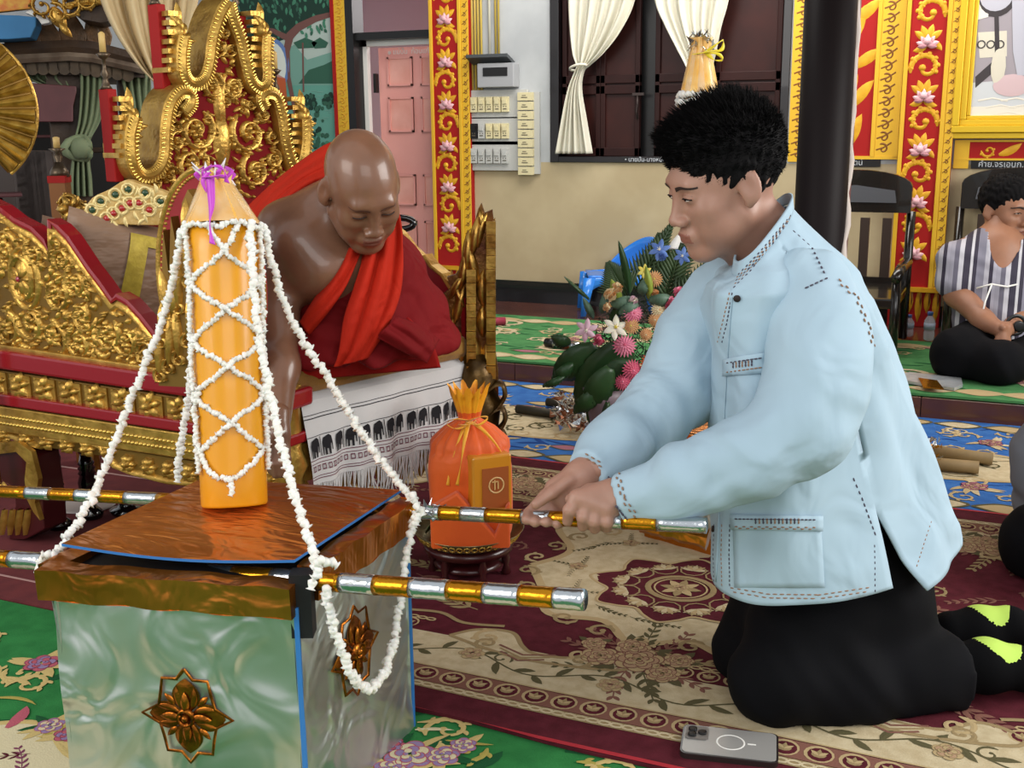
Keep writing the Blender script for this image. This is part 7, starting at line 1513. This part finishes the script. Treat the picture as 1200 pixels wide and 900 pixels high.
# ================================================================ phone
q = [G(800, 857, .018), G(912, 869, .018), G(906, 893, .018), G(803, 880, .018)]; u_ = (q[1] - q[0]); v_ = (q[0] - q[3]); pc = sum(q, Vector()) / 4
PHP = Plane(pc, u_, (v_ - u_ * (v_.dot(u_) / u_.dot(u_)))); L_p, W_p = u_.length / 2, .048 * 1.12
o = empty('smartphone', Vector((pc.x, pc.y, .013)), 'smartphone in a clear case lying face down on the carpet edge', 'phone')
def rrect(hx_, hy_, r, n=5): return [(sx * (hx_ - r) + r * math.cos(t), sy * (hy_ - r) + r * math.sin(t)) for sx, sy, t0 in ((1, 1, 0), (-1, 1, 90), (-1, -1, 180), (1, -1, 270)) for t in [R_(t0 + 90 * i / n) for i in range(n + 1)]]
mb = MB(); mb.prism(PHP, rrect(L_p, W_p, .014), -.006, .007); mb.build('case', mat('dark_clear_case', '#2a2422', .15, coat=.5), o, bevel=.002)
mb = MB(); mb.prism(PHP, rrect(L_p - .004, W_p - .004, .012), .007, .0085); mb.build('back', mat('grey_glass_back', '#a8a6a2', .25, .3), o)
mb = MB(); mb.ring(PHP, .002, 0, .026, .0035, .0006, .0087, 0, 28); mb.prism(PHP, [(.034, -.0018), (.050, -.0018), (.050, .0018), (.034, .0018)], .0086, .0092); mb.build('charging_ring', WHT, o)
mb = MB(); cm = [(x - L_p + .029, y + .020) for x, y in rrect(.022, .024, .008)]; mb.prism(PHP, cm, .0085, .011); pm = mb.build('camera_plate', mat('phone_plate', '#75716e', .3, .4), o)
for x, y in ((-.009, .010), (-.009, -.010), (.010, 0)): mb = MB(); c_ = PHP.pt(-L_p + .029 + x, .020 + y, .011); mb.lathe(c_, [(.0085, 0), (.0085, .003), (.006, .0032)], 0, 16, PHP.n); mb.build('lens', BLK, pm)
# ================================================================ things lying on the carpets
CARD = mat('cardboard_tube', '#8a7048', .7, 0, '#75603c', 9)
def tubeobj(name, label, a, b, r, m, cat, group=None, foil=None):
    o = empty(name, (a + b) / 2 - CZ * r, label, cat, group); mb = MB(); mb.tube([a, b], r, 0, 14); mb.build('tube', m, o)
    if foil:
        mb = MB(); 
        for k in range(70):
            t = random.uniform(-.02, .30); q = a + (b - a) * t + Vector((random.uniform(-1, 1), random.uniform(-1, 1), random.uniform(-.6, 1))) * r * 1.3; mb.add([q] + [q + Vector((random.uniform(-.03, .03), random.uniform(-.03, .03), random.uniform(-.01, .025))) for _ in range(2)], [(0, 1, 2)], k % 2, False)
        mb.build('crumpled_foil', [OF, foil], o, solid=.001)
    return o
z = .035; tubeobj('cardboard_tube', 'brown tube with crumpled gold foil on the blue carpet, the nearer of two', G(1066, 541, z), G(1147, 548, z), .022, CARD, 'tube', 'cardboard tubes with foil ends', SF)
tubeobj('cardboard_tube', 'brown tube with crumpled silver foil on the blue carpet, the farther of two', G(1070, 526, z), G(1163, 538, z), .022, CARD, 'tube', 'cardboard tubes with foil ends', SF)
tubeobj('wooden_rod', 'dark rod on the blue carpet left of the flowers, the longer of two', G(606, 479, .03), G(656, 486, .03), .018, mat('dark_olive_wood', '#2e2818', .6), 'rod', 'dark rods on the blue carpet')
tubeobj('wooden_rod', 'short dark rod on the blue carpet behind the longer one', G(641, 471, .03), G(668, 474, .03), .018, MATS['dark_olive_wood'], 'rod', 'dark rods on the blue carpet')
mb = MB()
for k in range(420):
    x = random.uniform(652, 706); y = random.uniform(462, 500) + (x - 652) * .12; q = G(x, y, .02 + random.uniform(0, .05)); mb.add([q] + [q + Vector((random.uniform(-.03, .03), random.uniform(-.03, .03), random.uniform(-.015, .03))) for _ in range(2)], [(0, 1, 2)], random.choice((0, 1, 2)), False)
tag(mb.build('foil_tassels', [SF, mat('copper_shreds', '#7a4a30', .35, .7), mat('cream_shreds', '#b5aa98', .6)], solid=.001), 'heap of silver and copper foil tassels at the foot of the flower vase', 'tassels', kind='stuff')
def striped(label, x0, y0, x1, y1, z, r=.022, n=7):
    a, b = G(x0, y0, z), G(x1, y1, z); o = empty('striped_pole', (a + b) / 2 - CZ * r, label, 'pole', 'striped poles lying on the carpets')
    for i in range(n): mb = MB(); mb.tube([a + (b - a) * (i / n), a + (b - a) * ((i + 1) / n)], r, 0, 10); mb.build('foil_band', [mat('maroon_foil', '#6e2f1e', .3, .6), SF, BLK][i % 2 if i else 2], o)
striped('striped foil pole lying along the edge of the raised floor left of the flowers', 566, 424, 692, 436, .045, .020, 10); striped('short striped foil pole on the far green carpet behind the flowers', 640, 401, 690, 408, .125, .022, 5)
mb = MB(); mb.tube([G(550, 378, .125), G(592, 376, .125)], .022, 0, 10); ms = tag(mb.build('red_stick', mat('dull_crimson', '#8f2c42', .5)), 'dull crimson rod end showing beside the gilded arm post', 'rod')
for l, nm, lb in (([(1053, 443), (1066, 440), (1126, 447), (1128, 455), (1118, 459), (1053, 449)], 'foil_sheet', 'crumpled silver and gold foil sheet on the edge of the far green carpet'),):
    mb = MB(); K2 = Plane((0, 0, .101), E1, E2); pts = [G(x, y, .101) for x, y in l]; mb.prism(K2, [(p.x, p.y) for p in pts], .004, .016, 0); a, b = G(1075, 444, .12), G(1098, 452, .12)
    mb.prism(K2, [(p.x, p.y) for p in [G(1076, 443, .12), G(1098, 446, .12), G(1106, 456, .12), G(1082, 454, .12)]], .016, .021, 1); tag(mb.build(nm, [mat('silver_sheet', '#c9cdd0', .35, .5, '#a7acb0', 9, .6, 30, .01), OF]), lb, 'foil')
# ================================================================ black turned spindles at the left
BLT = mat('black_gloss_lacquer', '#0a0a0c', .12, coat=.6)
for x, yb, yt, lb in ((70, 618, 516, 'black turned spindle standing on the maroon mat, the left of two'), (107, 606, 500, 'black turned spindle standing on the maroon mat, nearer the candle')):
    b = G(x, yb, .008); q = CROT.transposed() @ (b - CAM); dd = -q.z; H = (yb - yt) * dd / FPX * 1.03; o = empty('turned_spindle', b, lb, 'spindle', 'black turned spindles'); k = H / .25
    mb = MB(); mb.lathe(b, [(.03 * k, 0), (.034 * k, .015 * k), (.018 * k, .03 * k), (.012 * k, .045 * k)], 0, 20); mb.build('foot', BLT, o)
    mb = MB(); mb.lathe(b + CZ * .045 * k, [(.012 * k, 0), (.024 * k, .03 * k), (.026 * k, .055 * k), (.020 * k, .075 * k), (.024 * k, .08 * k), (.019 * k, .087 * k), (.023 * k, .093 * k), (.018 * k, .10 * k), (.022 * k, .107 * k), (.017 * k, .115 * k), (.014 * k, .13 * k)], 0, 20); mb.build('shaft', BLT, o)
    mb = MB(); mb.lathe(b + CZ * .175 * k, [(.014 * k, 0), (.021 * k, .012 * k), (.022 * k, .03 * k), (.014 * k, .055 * k), (.004 * k, .075 * k)], 0, 20); mb.build('bud_finial', BLT, o)
b = G(150, 600, .008); mb = MB(); mb.lathe(b, [(.05, 0), (.055, .012), (.03, .02), (.022, .04), (.036, .05), (.02, .06)], 0, 20); tag(mb.build('turned_stand', BLT), 'low black turned foot on the maroon mat beside the box', 'stand')
mb = MB(); mb.lathe(G(95, 590, .0075), [(.12, 0), (.12, .003), (.10, .004)], 0, 36, sy=.8); tag(mb.build('pale_disc', mat('pale_disc', '#b5aca8', .5)), 'flat pale disc on the maroon mat under the black spindles', 'disc')
# dark curved rail end seen behind the monk's shoulder
mb = MB(); pc = P(470, 262, 4.0); mb.tube([pc + CX * (.045 * math.cos(t)) + CZ * (.020 * math.sin(t)) for t in [R_(-200 + i * 22) for i in range(15)]], .012, 0, 8); mb.tube([pc - CX * .042, Vector((pc.x, pc.y, .009)) - CX * .042], .012, 0, 8); tag(mb.build('rail_end', BLT), 'black curved rail end beyond the monk\'s shoulder, before the pink door', 'rail')
# ================================================================ dark wooden shrine behind the throne, curtains, candlesticks
SHW = mat('shrine_dark_wood', '#2b1d12', .5, 0, '#3d2a18', 8, .4, 40, .006); SHM = mat('shrine_mauve_beam', '#5a3032', .5, 0, '#4a2628', 5)
SHP = vplane(P(-60, 450, 5.0).xy.to_3d(), P(175, 450, 5.35).xy.to_3d())
so = empty('shrine', SHP.pt(*SHP.uv(60, 300), 0).xy.to_3d(), 'dark carved wooden shrine with a scalloped eave, far left behind the throne', 'shrine')
def sb(x0, x1, y0, y1, w0, w1, name, m, bev=.004):
    a = SHP.uv(x0, y1, w1); b = SHP.uv(x1, y0, w1); mb = MB(); mb.pbox(SHP, a[0], b[0], a[1], b[1], w0, w1); return mb.build(name, m, so, bevel=bev)
a = SHP.uv(0, 300); mb = MB(); mb.pbox(SHP, a[0] - .8, SHP.uv(172, 300)[0], .085, SHP.uv(60, 110)[1], -.9, -.85); mb.build('interior_shade', mat('shrine_shadow', '#0e0a08', .8), so)  # near-black sheet stands in for the shade inside the shrine
mb = MB(); e0, e1 = SHP.uv(-60, 108), SHP.uv(166, 108)
mb.prism(SHP, pick(SHP, [(-60, 66), (60, 58), (88, 56), (150, 70), (160, 80), (150, 74), (168, 92), (-60, 84)]), -.9, .10); mb.build('roof', SHW, so)
mb = MB(); pts = pick(SHP, [(-60, 72), (0, 70), (80, 66), (108, 68), (170, 82)], .16); mb.bar(SHP, pts, .035, -.1, .16, .01, 0); mb.build('eave_moulding', mat('pale_worn_edge', '#6f6152', .45, 0, '#3f3024', 9), so)
mb = MB(); pts = pick(SHP, [(-60, 61), (0, 60), (82, 55), (110, 57), (168, 72)], .12); mb.bar(SHP, pts, .06, -.1, .12, .01, 0); mb.build('cornice', SHW, so)
for i in range(16):
    x = -38 + i * 12.5; y = 74 + (0 if x < 90 else (x - 90) * .14); a = SHP.uv(x, y, .13); mb = MB(); r = .026
    mb.prism(SHP, [(a[0] - r, a[1] + .01), (a[0] + r, a[1] + .01)][::-1] + [(a[0] + r * math.cos(t), a[1] - .02 + r * 1.1 * math.sin(t)) for t in [math.pi + math.pi * k / 8 for k in range(9)]], .11, .125); mb.build('scallop', mat('scallop_wood', '#4a3a24', .55, 0, '#3a2c1a', 20, .3, 60, .004), so)
for i, x in enumerate((-14, 4, 15 + 2, 37, 60, 87, 117)):
    if i == 1: continue
    a = SHP.uv(x, 53, .05); mb = MB(); s = .045 if i < 5 else .058; mb.prism(SHP, [(a[0] + p * s, a[1] + q * s) for p, q in ((-.8, 0), (.8, 0), (1.0, .7), (.75, 1.4), (.3, 2.2), (0, 2.7), (-.2, 2.1), (-.8, 1.8), (-1.0, .9))], .0, .03); mb.build('leaf_battlement', mat('battlement_wood', '#6b4a26', .5, 0, '#4a3216', 22, .6, 50, .01), so, bevel=.006)
sb(86, 96, 84, 420, -.05, .05, 'post', SHW); sb(-2, 8, 84, 420, -.5, -.4, 'post', SHW); sb(166, 174, 86, 420, -.05, .03, 'post', SHW)
mb = MB(); mb.prism(SHP, pick(SHP, [(18, 97), (88, 102), (88, 108), (84, 125), (84, 143), (42, 143), (40, 122), (32, 118)]), .05, .12); mb.build('hanging_beam', SHM, so, bevel=.006)
sb(60, 160, 172, 180, -.3, -.26, 'cross_rail', SHW); sb(20, 60, 158, 162, -.3, -.28, 'cross_rail', SHM)
for x in (12, 39, 41, 52, 62): sb(x, x + 1.5, 176, 420, -.4, -.38, 'baluster', mat('grey_baluster', '#4a403c', .4))
sb(-20, 26, 226, 232, -.1, .02, 'side_rail', SHM)
for x in (-10, 4, 18): a = SHP.uv(x, 420, 0); b2 = SHP.pt(a[0], 0, -.05); mb = MB(); zt_ = SHP.uv(x, 232)[1]; mb.lathe(Vector((b2.x, b2.y, .09)), [(.02, 0), (.03, zt_ * .4), (.015, zt_ * .6), (.03, zt_ * .8), (.02, zt_ - .09)], 0, 8); mb.build('baluster', MATS['dark_wood'], so)
# bright gaps of daylight: white window strips in the wall behind
for x0, x1, y0, y1 in ((105, 109, 184, 233), (117, 123, 184, 222), (125, 128, 184, 220), (129, 133, 184, 214), (104, 140, 92, 118), (150, 168, 90, 190), (60, 84, 92, 100)):
    pass
GAU = mat('green_gauze', '#6f7a5c', .8, 0, '#626d50', 6, .2, 200, .002, sub=.1); GG = 'green gauze curtains of the shrine'
curtain('shrine_curtain', 'green gauze curtain tied in a large knot at the shrine post', [(94, 122, 84), (94, 122, 110), (92, 118, 140), (88, 108, 160), (86, 104, 172), (84, 106, 192), (82, 108, 210), (82, 109, 230)], pl=Plane(SHP.o, SHP.u, SHP.v), ww=.09, fr=4, m=GAU, group=GG)
kn_ = SHP.pt(*SHP.uv(93, 174, .13), .13); mb = MB(); mb.ball(kn_, .055, 0, 12, 8, (1.1, .8, .85)); mb.tube([kn_ + SHP.u * (.05 * math.cos(t)) + CZ * (.045 * math.sin(t)) - CY * .035 * math.cos(t * 2) for t in [i * .5 for i in range(13)]], .017, 0, 8)
tag(mb.build('curtain_knot', GAU), 'big green gauze knot at the shrine post', 'curtain')
curtain('shrine_curtain', 'green gauze swag hanging flat under the shrine eave, left of the post', [(30, 86, 84), (34, 85, 92), (50, 84, 100), (66, 84, 106)], pl=SHP, ww=.03, fr=5, m=GAU, group=GG)
curtain('shrine_curtain', 'green gauze curtain at the right end of the shrine, beside the backrest', [(140, 176, 84), (146, 177, 110), (152, 178, 140), (160, 178, 170), (168, 180, 200)], pl=SHP, ww=.06, fr=4, m=GAU, group=GG)
# pale panels of outdoor light in the wall behind the shrine
LP = vplane(P(-60, 450, 6.4).xy.to_3d(), P(190, 450, 6.6).xy.to_3d()); mb = MB()
for l in ([(96, 92), (180, 92), (180, 118), (150, 150), (120, 130), (100, 112)], [(104, 180), (109, 180), (112, 235), (104, 235)], [(116, 184), (122, 182), (126, 222), (119, 224)], [(125, 183), (128, 183), (130, 222), (127, 222)], [(130, 184), (134, 184), (135, 215), (131, 215)], [(160, 150), (170, 150), (176, 196), (162, 196)], [(50, 92), (84, 92), (84, 102), (56, 100)]): mb.prism(LP, pick(LP, l), -.01, 0, 0)
# large cream drape and the gilded things over the shrine roof
CRD = mat('cream_drape', '#cfb98f', .8, 0, '#c4ad82', 3, sub=.05); DPL = vplane(P(60, 450, 4.55).xy.to_3d(), P(240, 450, 4.75).xy.to_3d())
o = empty('drape', DPL.pt(*DPL.uv(185, 100), 0), 'large cream drape swept down to the right behind the throne backrest', 'curtain'); mb = MB()
L = smooth_path([DPL.uv(*p) for p in ((108, -50), (118, 0), (136, 40), (160, 75), (182, 98))], 8); Rr = smooth_path([DPL.uv(*p) for p in ((236, -50), (232, 0), (222, 40), (208, 75), (192, 100))], 8); n = len(L) - 1
mb.grid(lambda i, j: (lambda a, b: DPL.pt(a[0] + (b[0] - a[0]) * i, a[1] + (b[1] - a[1]) * i, .03 * math.sin(i * 22 + j) + .02 * math.sin(i * 47)))(L[int(round(j * n))], Rr[int(round(j * n))]), 70, n); mb.build('fabric', CRD, o, solid=.004)
GP = vplane(P(-60, 450, 4.8).xy.to_3d(), P(150, 450, 5.0).xy.to_3d())
def gp(name, label, cat, l, w0, w1, m, extra=None):
    mb = MB(); mb.prism(GP, pick(GP, l), w0, w1, 0); o = mb.build(name, m, bevel=.004); tag(o, label, cat); return o
gp('blue_cloth', 'blue cloth-covered block above the shrine battlements at the left edge', 'cloth', [(-40, 16), (22, 18), (42, 20), (42, 30), (36, 44), (10, 46), (-40, 46)], -.2, 0, mat('sky_blue_cloth', '#3f7fb0', .7, 0, '#356f9c', 4))
gp('orange_banner', 'orange and gold patterned banner at the top left corner', 'banner', [(-40, -30), (36, -30), (36, 10), (0, 14), (-40, 15)], -.05, 0, mat('banner_orange', '#c46a2a', .5, 0, '#cfa23a', 30))
o = empty('gilded_ornament', GP.pt(*GP.uv(70, 28), 0), 'gilded curling ornament over the shrine roof', 'ornament'); mb = MB()
for x, y, r, a, s in ((50, 8, 15, 0, 1), (66, 16, 12, 2, -1), (82, 5, 13, 4, 1), (100, 0, 12, 1, -1), (120, -4, 12, 1, 1)): u, v = GP.uv(x, y); mb.scroll(GP, u, v, r * .0036, a, s, 1.3, .018, .03, 0, 0, 6)
u, v = GP.uv(62, 8); mb.leaf(GP, u, v, R_(-75), .10, .06, .03, 0, bend=.5); u, v = GP.uv(70, 28); mb.leaf(GP, u, v, R_(-50), .07, .03, .02, .02)
mb.build('scrolls', GREL, o); mb = MB(); mb.prism(GP, pick(GP, [(74, -20), (122, -20), (126, 24), (118, 26), (96, 22), (78, 8)]), -.3, -.02); mb.build('dark_core', SHW, o); mb = MB(); mb.bar(GP, pick(GP, [(74, 8), (92, 4), (120, 2)]), .02, -.03, .01, .004); mb.build('gilt_rail', GREL, o)
gp('white_cloth', 'crumpled white cloth behind the shrine battlements', 'cloth', [(28, 14), (40, 8), (54, 14), (58, 26), (48, 28), (42, 20)], -.1, -.02, WHT)
# candlesticks and small gold pedestal behind the throne
def candlestick(x, ytop, ybase, d, label, cl=.10):
    b = P(x, ybase, d); tpz = P(x, ytop, d).z; H = tpz - b.z; o = empty('candlestick', b, label, 'candlestick'); k = H
    mb = MB(); mb.lathe(b, [(.035, 0), (.03, .02), (.012, .05), (.018, k * .25), (.008, k * .35), (.016, k * .5), (.008, k * .6), (.03, k * .7), (.01, k * .72)], 0, 12); mb.build('stem', IRON, o); mb = MB(); mb.lathe(b + CZ * k * .72, [(.011, 0), (.011, k * .26), (.004, k * .28)], 0, 8); mb.build('candle', CNDL, o); return o
PT = P(70, 214, 3.9); mb = MB(); a_z = PT.z; mb.box((PT.x, PT.y, a_z / 2), (.055, .055, a_z), 0, YAW); o = mb.build('gold_pedestal', mat('pedestal_gold_brown', '#7a4a1e', .4, .3)); tag(o, 'square gold-brown post with a red cap behind the tan cushions', 'post')
mb = MB(); mb.box((PT.x, PT.y, a_z + .012), (.06, .06, .024), 0, YAW); mb.build('red_cap', REDP, o)
candlestick(70, 160, 207, 3.9, 'bronze candlestick standing on the red-capped post, far left')
mb = MB(); u, v = GP.uv(84, 240); 
PG = vplane(P(60, 450, 3.88).xy.to_3d(), P(120, 450, 3.92).xy.to_3d())
for x, y, a in ((78, 240, 0), (86, 238, 2), (90, 244, 4), (80, 248, 1)): u, v = PG.uv(x, y); mb.scroll(PG, u, v, .035, a, 1, 1.2, .016, .03, -.03, 0, 4)
for k in range(6): u, v = PG.uv(84, 245); mb.leaf(PG, u, v, k * 1.05, .05, .03, .03, 0)
mb.tube([PG.pt(*PG.uv(84, 250), -.02), PG.pt(PG.uv(84, 250)[0], .01, -.02)], .012); tag(mb.build('gilded_rosette', GREL), 'small gilded carved rosette beside the tan cushions', 'ornament')
